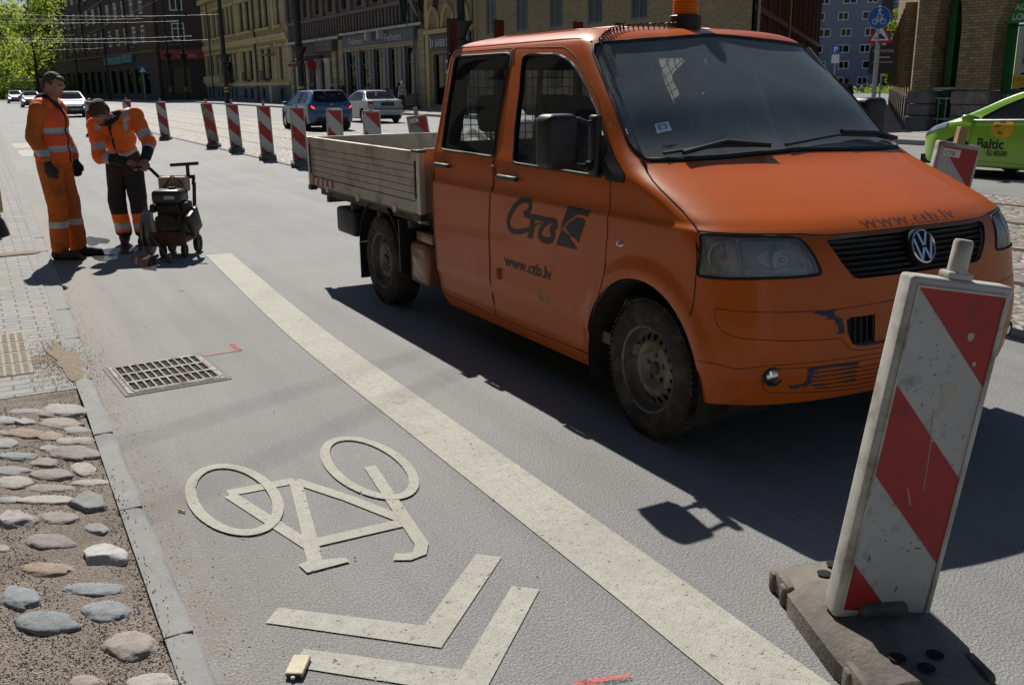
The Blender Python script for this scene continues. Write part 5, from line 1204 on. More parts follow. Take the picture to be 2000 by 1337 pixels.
for x in (16.3, 23.6):
    t = MB(); text_to(t, 'Feihom', 1.0, lambda a, b, x=x: (x+a, -.20, 4.5+b*.66), fit=3.0, bold=.01)
    t.build('shop_name', pm('sign_letters', (.5, .5, .5), .6), fso)
aw = MB().add([(4.6, -.2, 4.0), (9.8, -.2, 4.0), (9.8, -1.6, 3.45), (4.6, -1.6, 3.45), (4.6, -1.6, 3.15), (9.8, -1.6, 3.15)], [(0, 1, 2, 3), (3, 2, 5, 4)], 0).box(4.6, 9.8, -1.62, -1.60, 3.40, 3.46, 1); aw.build('awning', [pm('awning_maroon', (.14, .012, .025), .8), STN], gb_)
rs = MB().box(9.6, 9.7, -1.45, -.75, 2.85, 3.5); rso = rs.build('hanging_sign', pm('sign_red', (.45, .02, .025), .5), gb_)
lm = MB(); lm.lathe([(.2, 0), (.2, .03), (.13, .03), (.13, 0)], 16, 0, Matrix.Translation((9.585, -1.1, 3.15)) @ Matrix.Rotation(R(-90), 4, 'Y')); lm.build('emblem', pm('emblem_white', (.6, .58, .58), .6), rso)
MB().tube([(28.9, -.25, .1), (28.9, -.25, 13)], .08, 8).build('downpipe', GREYF, gb_)
fl_ = empty('green_flag', (XF-.2, 59.3, 5.3), 0, 'dark green flag hanging from a pole on the ornate house', 'flag')
def flag(root, mat, dx=-1.3, h=2.6):
    MB().tube([(0, 0, .6), (dx, -.1, 2.9)], .035, 6).build('flagpole', STN, root)
    f = MB(); f.grid(lambda u, v: (dx*(.55+.45*u)+.12*math.sin(v*6+u*3)*v, -.1+.10*math.sin(u*9+v*4), .6+2.3*(.55+.45*u)-v*h*(.75+.25*u)), [i/10 for i in range(11)], [i/10 for i in range(11)])
    f.build('cloth', mat, root, smooth=80)
flag(fl_, pm('flag_green', (.02, .07, .055), .8, var=.3, scale=3))
for i, (y, c, lab) in enumerate(((56.8, (.05, .03, .03), 'dark brown flag hanging over the barber shop, middle of three'), (54.6, (.11, .085, .13), 'purple grey flag hanging over the barber shop, nearest of three'))):
    flag(empty('flag', (XF-.2, y, 5.4), 0, lab, 'flag', 'flags over the shops'), pm('flag_c%d' % i, c, .8, var=.3, scale=3), -1.2, 2.2)
# ------------------------------------------------ low yellow brick house with the barber shop
YBR = wallm('yellow_brick', (.42, .325, .165), .16, brick=(.26, .085, (.26, .22, .15), (.30, .225, .11)), dirt=(.26, .2, .11), damt=.25); L = 29.8
bb = empty('brick_house', (XF, 58.4, 0.1), STREET, 'long yellow brick house with blue grey windows and the barber shop at its end', 'house')
wins = []
for k in range(6): x = 8.9+k*3.45; wins.append((x-.62, x+.62, 4.2, 6.8)); wins.append((x-.62, x+.62, 1.2, 3.2))
bar = [(.9, 3.2, .3, 3.4), (4.4, 5.6, .3, 3.4)]
m = facade(L, 7.8, wins+bar, .25); shell(m, L, 7.8, 12, 0, 10.6).build('wall', [YBR], bb)
tr = MB().box(0, 7.0, -.25, 0, 4.6, 4.85).box(0, L, -.3, 0, 7.5, 7.9)
for k in range(3):
    x = 1.2+k*2.1; tr.tube([(x+.8*math.cos(q), -.05, 4.9+1.3*math.sin(q)) for q in [i*math.pi/10 for i in range(11)]], .12, 6)
for x in (0, 6.6): tr.box(x, x+.5, -.12, 0, 0, 7.5)
tr.build('arch_trim', YTR, bb)
for o in wins: window(bb, *o, BLUEGF, .06, 2, 2, .09, 'pale' if o[2] > 4 and int(o[0]) % 2 == 0 else 'dark')
for o in bar: window(bb, *o, BROWNF, .2, 2, 2, .08)
fz = MB().box(.6, 6.4, -.15, -.02, 3.6, 4.5); fo = fz.build('shop_fascia', pm('barber_fascia', (.022, .026, .035), .5), bb); t = MB(); text_to(t, 'BARBER SHOP  BARBERS', .62, lambda a, b: (1.6+a, -.17, 3.82+b), fit=4.6, bold=.012); t.box(.85, 1.0, -.17, -.155, 3.75, 4.35); t.box(1.15, 1.3, -.17, -.155, 3.85, 4.25); t.build('shop_name', pm('sign_letters', (.5, .5, .5), .6), fo)
bp_ = MB()
for k in range(6): bp_.lathe([(.14, .2*k), (.14, .2*k+.2)], 12, (0, 1, 2)[k % 3], Matrix.Translation((3.8, -.35, 2.2)))
bp_.build('barber_pole', [pm('pole_white', (.6, .6, .6), .5), pm('pole_red', (.4, .03, .03), .5), pm('pole_blue', (.05, .1, .35), .5)], bb)
MB().tube([(6.9, -.2, .1), (6.9, -.2, 7.5)], .07, 8).build('downpipe', GREYF, bb)
# ------------------------------------------------ brown timber house along the side street
SDIR = math.atan2(.656, .755); TIM = wallm('brown_timber', (.12, .062, .035), .35, joints=(30, .16, (.045, .025, .017), (.135, .07, .038)), dirt=(.06, .038, .026), damt=.5); TIMR = pm('red_timber', (.14, .045, .028), .85, var=.35, scale=3, space='Object', stretch=(3, 3, .2))
tb = empty('timber_house', (XF+.03, 28.5, 0.0), SDIR, 'brown timber clad house along the side street', 'house'); L = 44.0
wins = [(2+k*4.2, 3.0+k*4.2, 1.6, 3.6) for k in range(9)]+[(2+k*4.2, 3.0+k*4.2, 5.2, 7.2) for k in range(9)]
m = facade(L, 9.5, wins, .1); m.quad((L, 0, 0), (L, 14, 0), (L, 14, 9.5), (L, 0, 9.5)); m.quad((L, 14, 0), (12, 10, 0), (12, 10, 9.5), (L, 14, 9.5)); m.add([(0, 0, 9.5), (L, 0, 9.5), (L, 14, 9.5), (12, 10, 9.5)], [(0, 1, 2, 3)]); m.build('wall', [TIM], tb)
for o in wins: window(tb, *o, BROWNF, .04, 2, 2, .08)
tr = MB()
for k in range(90): tr.box(.2+k*.49, .26+k*.49, -.03, 0, .4, 9.4)
tr.box(0, L, -.08, 0, 4.2, 4.45); tr.box(0, L, -.05, 0, .2, .45)
for k in range(11): tr.box(.3+k*4.2, .5+k*4.2, -.09, 0, .3, 9.4, 1)
tr.build('battens', [TIMR, BROWNF], tb)
MB().tube([(.1, -.15, 0), (.1, -.15, 9)], .06, 8).tube([(14, -.15, 0), (14, -.15, 9)], .06, 8).parts('downpipe', pm('pipe_grey', (.3, .3, .3), .5, .5), tb)
# ------------------------------------------------ lilac apartment block closing the side street
LIL = wallm('lilac_panel', (.25, .26, .35), .12, joints=(3.2, 2.9, (.17, .18, .25), (.235, .245, .34)), dirt=(.17, .17, .25), damt=.3)
fdir = SDIR-math.pi/2; fx = Vector((math.cos(fdir), math.sin(fdir), 0)); cen = Vector((148, 134.5, 0)); L = 44.0; o0 = cen-fx*L/2
lb_ = empty('apartment_block', tuple(o0), fdir, 'tall lilac grey apartment block closing the far end of the side street', 'apartment block')
ops = []
for f in range(9):
    for k in range(10): x = 1.6+k*4.3+(.7 if f % 2 else 0); ops.append((x, x+(1.9 if (k+f) % 3 else 2.5), .9+f*2.95, 2.4+f*2.95))
m = facade(L, 28, ops, .15); shell(m, L, 28, 12).build('wall', [LIL], lb_)
for i, o in enumerate(ops): window(lb_, *o, WHITEF, .08, 2, 1, .16, 'blue' if i % 5 == 2 else ('pale' if i % 7 == 3 else 'dark'), bar=.14)
cs = MB()
for x in (13.7, 26.5): cs.box(x, x+1.9, -.5, .0, 0, 27.5)
cs.parts('stair_column', pm('brown_column', (.075, .06, .065), .85), lb_)
# ------------------------------------------------ brown corner block far up the street
BRN = wallm('brown_block', (.095, .068, .055), .25, joints=(1.0, .4, (.06, .045, .038), (.10, .07, .055)), dirt=(.05, .04, .035), damt=.5); OCH = wallm('ochre_band', (.20, .125, .055), .2); DKS = wallm('dark_shopfront', (.032, .03, .03), .2)
A = Vector((12.3, 218.7, 0)); Bp = Vector((22.5, 138.2, 0)); Cp = Vector((34.5, 131.0, 0))
def brown_side(P, Q, name, label, floors, spacing, special=None):
    d = Q-P; L = d.length; rz = math.atan2(d.y, d.x); e = empty(name, (P.x, P.y, 0), rz, label, 'apartment block'); ops = []; shp = []
    n = int((L-2)/spacing)
    for k in range(n):
        x = 1.8+k*spacing
        for f in range(floors): ops.append((x, x+1.7, 7.6+f*3.7, 9.8+f*3.7))
        shp.append((x-.5, x+2.0, .8, 4.2))
    m = facade(L, 27, ops+shp, .07); shell(m, L, 27, 14).build('wall', [BRN], e)
    rr = random.Random(int(L))
    for i, o in enumerate(ops): window(e, *o, WHITEF, .05, 2, 2, .15, rr.choice(['dark', 'dark', 'dark', 'blue', 'pale']) if i % 3 == 0 else 'dark', bar=.12)
    for o in shp: window(e, *o, BROWNF, .2, 2, 2, .1)
    b = MB().box(0, L, -.3, 0, 6.2, 6.5)
    for f in range(floors):
        for k in range(n):
            if (k*3+f*5) % 4 < 2: x = 1.8+k*spacing; b.box(x-.5, x+2.0, -.35, 0, 7.0+f*3.7, 7.2+f*3.7)
    b.build('ochre_bands', OCH, e)
    rb_ = MB()
    for k in range(0, n, 3): x = 1.2+k*spacing; rb_.box(x, x+2.7, -.25, 0, 6.6, 26) if False else rb_.box(x+2.2, x+2.6, -.22, 0, 6.6, 26)
    if name == 'brown_block': rb_.parts('bay_column', BRN, e)
    return e, L
b1, L1 = brown_side(A, Bp, 'brown_block', 'long dark brown apartment block with small white windows far up the street', 5, 4.3)
fa = MB().box(L1-26, L1-16, -.45, -.1, 5.0, 6.1, 0); fa.box(L1-15.6, L1-10.5, -.5, -.1, 5.1, 6.2, 0); fa.build('teal_fascia', pm('fascia_teal', (.03, .20, .24), .5), b1)
b2, L2 = brown_side(Bp+Vector((.4, -.3, 0)), Cp, 'corner_block', 'chamfered brown corner block with a long red shop fascia', 5, 4.6)
fa = MB().box(.2, L2, -.5, -.05, 5.2, 6.35, 0); f2 = fa.build('red_fascia', pm('fascia_red', (.38, .025, .03), .5), b2); t = MB(); text_to(t, 'iRobots', 1.0, lambda a, b: (2.6+a, -.52, 5.5+b*.75), fit=2.4); t.box(6.2, 7.2, -.53, -.51, 5.5, 5.65); t.box(6.2, 7.2, -.53, -.51, 5.85, 6.0); t.build('shop_name', pm('letters_pale', (.6, .55, .55), .6), f2)
lw = MB().box(L2-3.4, L2-.6, -.12, -.05, 1.0, 4.6); lw.build('yellow_panel', pm('panel_yellow', (.30, .29, .12), .6), b2)  # plain yellow panel on the shop front
fe = MB()
for k in range(16): fe.tube([(L2-7+k*.5, -2.2, 0), (L2-7+k*.5, -2.2, 1.5)], .05, 5)
fe.box(L2-7, L2+.5, -2.25, -2.15, 1.4, 1.5); fen = fe.build('metal_fence', BROWNF, loc=(b2.location.x, b2.location.y, 0), rot=(0, 0, b2.rotation_euler.z)); tag(fen, 'low dark picket fence before the chamfered corner block', 'fence')
# ------------------------------------------------ yellow brick arcade with the green pawn shop
KBR = wallm('arcade_brick', (.37, .28, .14), .35, brick=(.25, .088, (.13, .11, .085), (.225, .155, .075)), dirt=(.13, .10, .07), damt=.35, scale=7); ROCK = wallm('rough_granite', (.21, .185, .175), .35, scale=4, bump=.05); GRN = pm('shop_green', (.008, .125, .035), .45); GRNB = pm('sign_green', (.012, .26, .06), .45)
# facade plane turned a little so that the pier faces look down the street
ar = empty('arcade_house', (26.35, 21.45, .1), STREET+R(4), 'yellow brick arcade house on granite pier blocks with a green pawn shop', 'house')
def pier(x0, x1, y0, y1):
    m = MB().box(x0, x1, y0, y1, 1.25, 9, 0); return m
m = MB()
piers = [(0, .62), (1.52, 2.60), (6.2, 7.2), (10.4, 11.4)]
for a, b in piers: m.box(a, b, 0, .85, 1.22, 3.0, 0)
m.box(0, 14, 0, .85, 4.4, 9, 0)
for (a, b), (c, d) in zip(piers, piers[1:]):   # segmental arch spandrels
    n = 12; w = c-b; prev = None
    for i in range(n):
        t0, t1 = i/n, (i+1)/n; z = lambda t: 3.0+1.25*math.sqrt(max(0, 1-(2*t-1)**2))
        x0, x1 = b+w*t0, b+w*t1
        m.add([(x0, 0, z(t0)), (x1, 0, z(t1)), (x1, 0, 4.4), (x0, 0, 4.4)], [(0, 1, 2, 3)]); m.add([(x0, 0, z(t0)), (x0, .85, z(t0)), (x1, .85, z(t1)), (x1, 0, z(t1))], [(0, 1, 2, 3)])
for a, b in piers: m.box(a, b, 0, .85, 3.0, 4.4)
m.box(14, 14.5, 0, 9, 0, 9)
m.build('brick_wall', KBR, ar)
gr_ = MB()
for i, (a, b) in enumerate(piers):
    for z0, z1, e in ((0, .45, .10), (.45, .82, .07), (.82, 1.22, .09)): gr_.rbox(a-e, b+e, -e, .9, z0, z1-.01, .05, 3)
gr_.parts('granite_block', ROCK, ar, smooth=60)
# wall along the side street (lit by the sun), with recessed windows
sd_ = MB(); M = Matrix.Rotation(SDIR-(STREET+R(4)), 4, 'Z'); SW = [(1.6+k*3.0, 2.9+k*3.0, 1.3, 4.0) for k in range(13)]
fm = facade(42, 9, SW, .35); fm.v = [tuple(M @ Vector(p)) for p in fm.v]; fm.f = [tuple(reversed(f)) for f in fm.f]; fm.build('side_wall', KBR, ar)
sw2 = MB()
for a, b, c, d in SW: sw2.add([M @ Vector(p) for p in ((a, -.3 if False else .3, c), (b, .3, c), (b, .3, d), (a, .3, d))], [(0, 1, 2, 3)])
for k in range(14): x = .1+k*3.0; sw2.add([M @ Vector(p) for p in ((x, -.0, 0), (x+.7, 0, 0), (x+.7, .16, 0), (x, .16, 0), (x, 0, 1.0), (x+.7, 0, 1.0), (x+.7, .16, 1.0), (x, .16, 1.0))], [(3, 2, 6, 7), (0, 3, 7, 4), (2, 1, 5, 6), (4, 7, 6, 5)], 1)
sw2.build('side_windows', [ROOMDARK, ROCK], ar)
gs = MB().box(.62, 1.52, .86, .9, 0, 4.4, 1).box(2.6, 6.2, .62, .66, .15, 1.25, 0).box(2.6, 2.9, .60, .66, 1.25, 4.3, 0).box(2.6, 6.2, .60, .66, 3.02, 3.08, 0).box(5.9, 6.2, .60, .66, 1.25, 3.2, 0).box(.78, 1.0, .5, .86, .1, 4.2, 0).box(1.0, 1.52, .80, .85, 2.8, 4.3, 0)
gso = gs.build('green_shopfront', [GRN, ROOMDARK], ar)
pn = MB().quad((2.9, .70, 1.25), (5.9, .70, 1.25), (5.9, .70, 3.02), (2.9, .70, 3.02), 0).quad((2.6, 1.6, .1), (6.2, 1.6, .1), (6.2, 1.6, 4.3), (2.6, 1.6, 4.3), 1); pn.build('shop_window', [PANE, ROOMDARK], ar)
sg = MB().box(2.62, 6.2, .45, .58, 3.12, 3.72); sgo = sg.build('green_sign', GRNB, ar); t = MB()
text_to(t, 'AIZDEVUMI', .24, lambda a, b: (2.86+a, .44, 3.47+b), bold=.004); text_to(t, 'LOMBARDS', .24, lambda a, b: (2.80+a, .44, 3.20+b), bold=.004); text_to(t, 'LOMBARDS', .17, lambda a, b: (2.72+a, .61, .98+b), bold=.004); t.build('sign_text', pm('text_white', (.66, .70, .66), .6), sgo)
po_ = MB().box(3.15, 4.6, .55, .56, 1.72, 2.86); poo = po_.build('poster', pm('poster_grey', (.33, .36, .36), .6), ar); t = MB()
text_to(t, 'Zini savu', .23, lambda a, b: (3.22+a, .54, 2.18+b), bold=.003); text_to(t, 'lietu vērtību', .23, lambda a, b: (3.20+a, .54, 1.96+b), bold=.003); t.add([(x, .54, z) for x, z in ((3.50, 2.50), (3.74, 2.76), (3.86, 2.66), (3.62, 2.42))], [(0, 1, 2, 3)]); t.tube([(3.22+.10*math.cos(q), .54, 2.56+.14*math.sin(q)) for q in [-1.6+i*.32 for i in range(10)]], .02, 5); t.build('poster_print', pm('print_dark', (.03, .04, .04), .6), poo)
yl = MB().box(2.98, 4.7, .535, .545, 1.30, 1.66); ylo = yl.build('yellow_notice', pm('notice_yellow', (.50, .36, .015), .6), ar); t = MB(); text_to(t, 'VEIKALS DARBNĪCA', .13, lambda a, b: (3.05+a, .53, 1.49+b), fit=1.5); text_to(t, 'ATVĒRTS', .10, lambda a, b: (3.2+a, .53, 1.35+b)); t.build('notice_text', pm('notice_red', (.30, .06, .02), .6), ylo)
ba = MB()
for z in (.35, .98, 1.28): ba.tube([(.62, .25, z), (1.52, .25, z)], .025 if z < 1.2 else .04, 6)
for x in (.85, 1.1, 1.35): ba.tube([(x, .25, .1), (x, .25, .98)], .015, 6)
ba.build('barrier_rail', STN, ar)
opp = empty('added_house_row', (-7.0, -30.0, 0), math.pi/2, 'dark house row added out of view to shade the van and reflect in its paint', 'house')  # unseen house row, added to cut sky light on the van and reflect in it
ops = [(2+k*3.2, 3.3+k*3.2, .9+f*3.6, 3.1+f*3.6) for k in range(26) for f in range(4)]
m = facade(86, 15, ops, .25); shell(m, 86, 15, 10).build('wall', [wallm('grey_render', (.13, .12, .11), .15)], opp)
MB().quad((.5, .25, .5), (85.5, .25, .5), (85.5, .25, 14.5), (.5, .25, 14.5)).build('windows', pm('window_dark', (.03, .035, .04), .15), opp)
# ================================================================== poles, wires, signs
POLE = pm('pole_black', (.025, .024, .024), .6, var=.3, scale=4); YELB = pm('band_yellow', (.55, .40, .02), .6)
def tram_pole(x, y, label, h=9.5, r=.16, cup=2.95):
    e = empty('tram_pole', (x, y, .12), 0, label, 'tram pole', 'dark tram poles with yellow bands')
    p = MB().lathe([(.30, 0), (.30, .25), (.22, .35), (.21, 1.2), (.19, cup-.7), (r, cup), (r*.85, h)], 16); p.build('shaft', POLE, e, smooth=40)
    c = MB().lathe([(.22, cup-.75), (.36, cup-.35), (.36, cup-.3), (.24, cup-.25), (.28, cup), (.58, cup+.55), (.60, cup+.62), (.2, cup+.62)], 20); c.build('ornament', POLE, e, smooth=40)
    b = MB()
    for z in (1.05, 1.35): b.lathe([(.225, z), (.225, z+.14)], 16)
    b.parts('yellow_band', YELB, e)
    return e
tram_pole(21.9, 97.0, 'tram pole in front of the yellow house, left of the dirty board', cup=3.9, r=.22); tram_pole(21.9, 72.5, 'thick tram pole with cup ornament in front of the ornate house', cup=3.7, r=.26, h=11)
tram_pole(22.4, 46.0, 'tram pole with planter cup above the barber shop sign', cup=4.0, r=.22, h=10)
for x, y, lab in ((22.6, 131, 'slim dark pole before the red fascia, left one'), (24.6, 131.5, 'slim dark pole before the red fascia, right one')): tram_pole(x, y, lab, 12, .16, 5)
for x, y, lab in ((17.5, 150, 'dark lamp post before the brown block near teal fascia'), (15.6, 172, 'dark lamp post before the brown block, farther up')):
    e = empty('lamp_post', (x, y, 0), 0, lab, 'lamp post', 'dark lamp posts up the street'); MB().lathe([(.2, 0), (.14, 3), (.09, 13)], 12).build('shaft', POLE, e, smooth=40); MB().tube([(0, 0, 13), (-.8, 0, 13.5), (-2.2, 0, 13.4)], .07, 6).rbox(-2.8, -2.1, -.15, .15, 13.3, 13.45, .03).build('lamp_arm', POLE, e)
WIRE = pm('wire_copper', (.10, .09, .08), .45, .4)
def wire(a, b, sag=.25, r=.012, label='', n=14):
    a, b = Vector(a), Vector(b); P = [a.lerp(b, i/n)-Vector((0, 0, sag*4*(i/n)*(1-i/n))) for i in range(n+1)]
    o = MB().tube(P, r, 5).build('overhead_wire', WIRE); tag(o, label, 'wire', 'overhead tram wires'); return o
WL = 'thin overhead tram wire crossing above the far street'
for i, (y, z, xl) in enumerate(((97, 8.3, -7), (112, 7.0, -8), (124, 9.6, -8), (132, 7.6, -9), (150, 10.5, -9), (165, 8.2, -9), (185, 9.6, -9), (205, 8.4, -9), (104, 6.3, -8), (118, 8.9, -8), (140, 6.8, -9), (158, 9.3, -9))): wire((22 if y < 130 else 18, y, z), (xl, y+2, z+.2), .5, .006+.00003*y, WL)
for x in (8.1, 11.2): wire((x, 60, 7.0), (x, 230, 7.6), .4, .010, 'overhead contact wire running along the tram tracks')
for x in (4, 6.0): wire((x+2, 80, 8.4), (x, 210, 9.0), .4, .010, 'overhead feeder wire running up the street on the left')
# two span wires above the foreground: their faint shadows cross the bike lane
SDX, SDY = .18, .94
for (xa, ya, xb, yb_) in ((.42, 3.76, 1.75, 4.55), (.5, 4.65, 1.62, 5.1)):
    h = 15.0; dx, dy = xb-xa, yb_-ya; p0 = Vector((xa+SDX*h-dx*8, ya+SDY*h-dy*8, h)); p1 = Vector((xa+SDX*h+dx*12, ya+SDY*h+dy*12, h)); wire(p0, p1, 0, .010, 'span wire high above the parked pickup, out of the frame')
# lamp string across the side street
st = MB(); P = [Vector((27.5, 29.6, 6.6)).lerp(Vector((30.5, 25.0, 8.0)), i/16)-Vector((0, 0, 1.0*4*(i/16)*(1-i/16)*.6)) for i in range(17)]; st.tube(P, .012, 4)
for p in P[1:-1:2]: st.ball(tuple(p-Vector((0, 0, .06))), .05, 6, 5)
tag(st.build('lamp_string', POLE), 'string of small lamps hanging across the side street', 'lamp string')
SBLUE = pm('sign_blue', (.015, .10, .36), .35); SWH = pm('sign_white', (.72, .74, .76), .4); SGREY = pm('sign_grey', (.35, .36, .37), .5, .4)
Vd = Vector((-.62, -.55, 0)).normalized()    # signs look back at the traffic
def facing(loc, n): rz = math.atan2(n.y, n.x)+math.pi/2; return TR(loc, rz)
def stickman(m, s, mi, y=-.014, dx=0, dz=0):
    for pts in ([(0, .34), (0, .12)], [(0, .12), (-.10, -.14)], [(0, .12), (.10, -.14)], [(0, .30), (-.12, .14)], [(0, .30), (.12, .14)]): m.tube([(dx+a*s, y, dz+b*s) for a, b in pts], .030*s, 6, mi)
    m.ball((dx, y, dz+.43*s), .065*s, 10, 6, mi)
def bikeicon(m, s, mi, y=-.014, dx=0, dz=0):
    for c in (-.22, .22): m.tube([(dx+(c+.14*math.cos(q))*s, y, dz+.14*math.sin(q)*s) for q in [i*.349 for i in range(18)]], .018*s, 5, mi, closed=True)
    for pts in ([(-.22, 0), (-.10, .22), (.16, .22), (.22, 0)], [(-.22, 0), (0, 0), (.16, .22)], [(-.10, .22), (0, 0)], [(.16, .22), (.14, .32), (.22, .32)], [(-.16, .27), (-.05, .27)]): m.tube([(dx+a*s, y, dz+b*s) for a, b in pts], .018*s, 5, mi)
def round_sign(name, loc, zc, r, label, cat, icons, n=Vd, pole_h=None):
    e = empty(name, (loc[0], loc[1], loc[2]), math.atan2(n.y, n.x)+math.pi/2, label, cat)
    d = MB().lathe([(0, -.012), (r, -.012), (r, .012), (0, .012)], 40, 0, Matrix.Translation((0, 0, zc)) @ Matrix.Rotation(R(90), 4, 'X')).lathe([(r*.93, .0125), (r*.97, .0135), (r, .0125)], 40, 1, Matrix.Translation((0, 0, zc)) @ Matrix.Rotation(R(90), 4, 'X'))
    o = d.build('disc', [SBLUE, SGREY], e, smooth=40); ic = MB(); icons(ic); ic.build('symbol', SWH, o); MB().tube([(0, .05, 0), (0, .05, pole_h or zc+r)], .035, 8).build('post', SGREY, e); return e
def i1(m): stickman(m, .42, 0, -.013, 0, 3.36); bikeicon(m, .50, 0, -.013, 0, 3.14)
round_sign('cycle_path_sign', (23.0, 20.05, .12), 3.24, .315, 'round blue sign with white pedestrian above a bicycle', 'road sign', i1)
tg_ = empty('warning_sign', (25.4, 22.05, .22), math.atan2(Vd.y, Vd.x)+math.pi/2, 'red bordered triangular hump warning sign behind the blue round sign', 'road sign')
tr = MB().prism([(-.40, 2.55), (.40, 2.55), (0, 3.24)], -.01, .01, 'y', 0).prism([(-.27, 2.63), (.27, 2.63), (0, 3.10)], -.014, -.011, 'y', 1); tro = tr.build('triangle', [pm('sign_red', (.45, .02, .025), .5), SWH], tg_)
MB().prism([(-.20, 2.68), (.20, 2.68), (.10, 2.76), (.03, 2.84), (-.03, 2.84), (-.10, 2.76)], -.018, -.015, 'y').build('symbol', POLE, tro); MB().tube([(0, .05, 0), (0, .05, 3.3)], .035, 8).build('post', SGREY, tg_)
hs = empty('hanging_board', (26.2, 22.55, .3), math.atan2(Vd.y, Vd.x)+math.pi/2, 'small black house shaped board with pale lettering on the side street', 'sign')
h_ = MB().prism([(-.42, 1.55), (.42, 1.55), (.42, 2.35), (0, 2.75), (-.42, 2.35)], -.03, .03, 'y'); ho = h_.build('board', BLK, hs); t = MB(); text_to(t, 'RESTORĀNS', .12, lambda a, b: (-.30+a, -.035, 2.22+b), fit=.6); t.box(-.2, .2, -.036, -.034, 2.05, 2.08); t.box(-.3, .3, -.036, -.034, 1.9, 1.92); t.ball((0, -.036, 2.5), (.07, .004, .07), 10, 6); t.build('lettering', pm('letters_pale', (.6, .55, .55), .6), ho); MB().tube([(0, .06, 0), (0, .06, 2.6)], .03, 8).build('post', SGREY, hs)
def i2(m):
    stickman(m, .5, 0, -.013, 0, 3.25)
cr_ = empty('crossing_sign', (19.0, 128, .1), math.atan2(-.95, -.2)+math.pi/2, 'small blue pedestrian crossing sign on a thin post up the street', 'road sign'); c_ = MB().box(-.42, .42, -.012, .012, 3.3, 4.14); co_ = c_.build('plate', SBLUE, cr_); t = MB().prism([(-.33, 3.4), (.33, 3.4), (0, 4.0)], -.016, -.013, 'y'); stickman(t, .4, 1, -.02, 0, 3.55); t.build('symbol', [SWH, POLE], co_); MB().tube([(0, .05, 0), (0, .05, 4.1)], .05, 8).build('post', SGREY, cr_)
pk_ = empty('parking_sign', (104, 97.5, 0), math.atan2(Vd.y, Vd.x)+math.pi/2, 'blue parking sign with white plate at the far end of the side street', 'road sign'); MB().box(-.5, .5, -.03, .03, 5.3, 6.3).build('plate', SBLUE, pk_); t = MB(); text_to(t, 'P', 1.0, lambda a, b: (-.3+a, -.035, 5.42+b), bold=.03); t.box(-.5, .5, -.04, -.03, 4.0, 5.1); t.build('letter_plate', SWH, pk_); MB().tube([(0, .08, 0), (0, .08, 6.2)], .08, 8).build('post', SGREY, pk_)
for i, (y, lab) in enumerate(((61.6, 'dark litter bin by the shop window, left one'), (60.3, 'dark litter bin by the shop window, right one'))):
    e = empty('litter_bin', (24.6, y, .13), 0, lab, 'litter bin', 'dark litter bins by the grey shop'); MB().rbox(-.4, .4, -.42, .42, .05, 1.15, .05, 2).build('body', BLK, e, smooth=40); MB().rbox(-.44, .44, -.46, .46, 1.15, 1.3, .04, 2).build('lid', POLE, e, smooth=40)
sc_ = MB().rbox(-.35, .35, -.35, .35, 0, 1.6, .03); tag(sc_.build('utility_cabinet', pm('cabinet_grey', (.30, .31, .31), .6), loc=(25.0, 91.5, .13)), 'pale grey utility cabinet beside the yellow house door', 'cabinet')
# bus shelter up the street
bs = empty('bus_shelter', (8.5, 170, 0), 0, 'glass bus shelter with flat roof under the street trees', 'bus shelter'); MB().box(-2.6, 2.6, -.9, .9, 3.0, 3.2).build('roof', STN, bs); MB().box(-2.5, -2.4, -.8, .8, 0, 3).box(2.4, 2.5, -.8, .8, 0, 3).box(-2.4, 2.4, .75, .8, .3, 2.8).build('panels', glassm('shelter_glass', (.5, .55, .45)), bs)
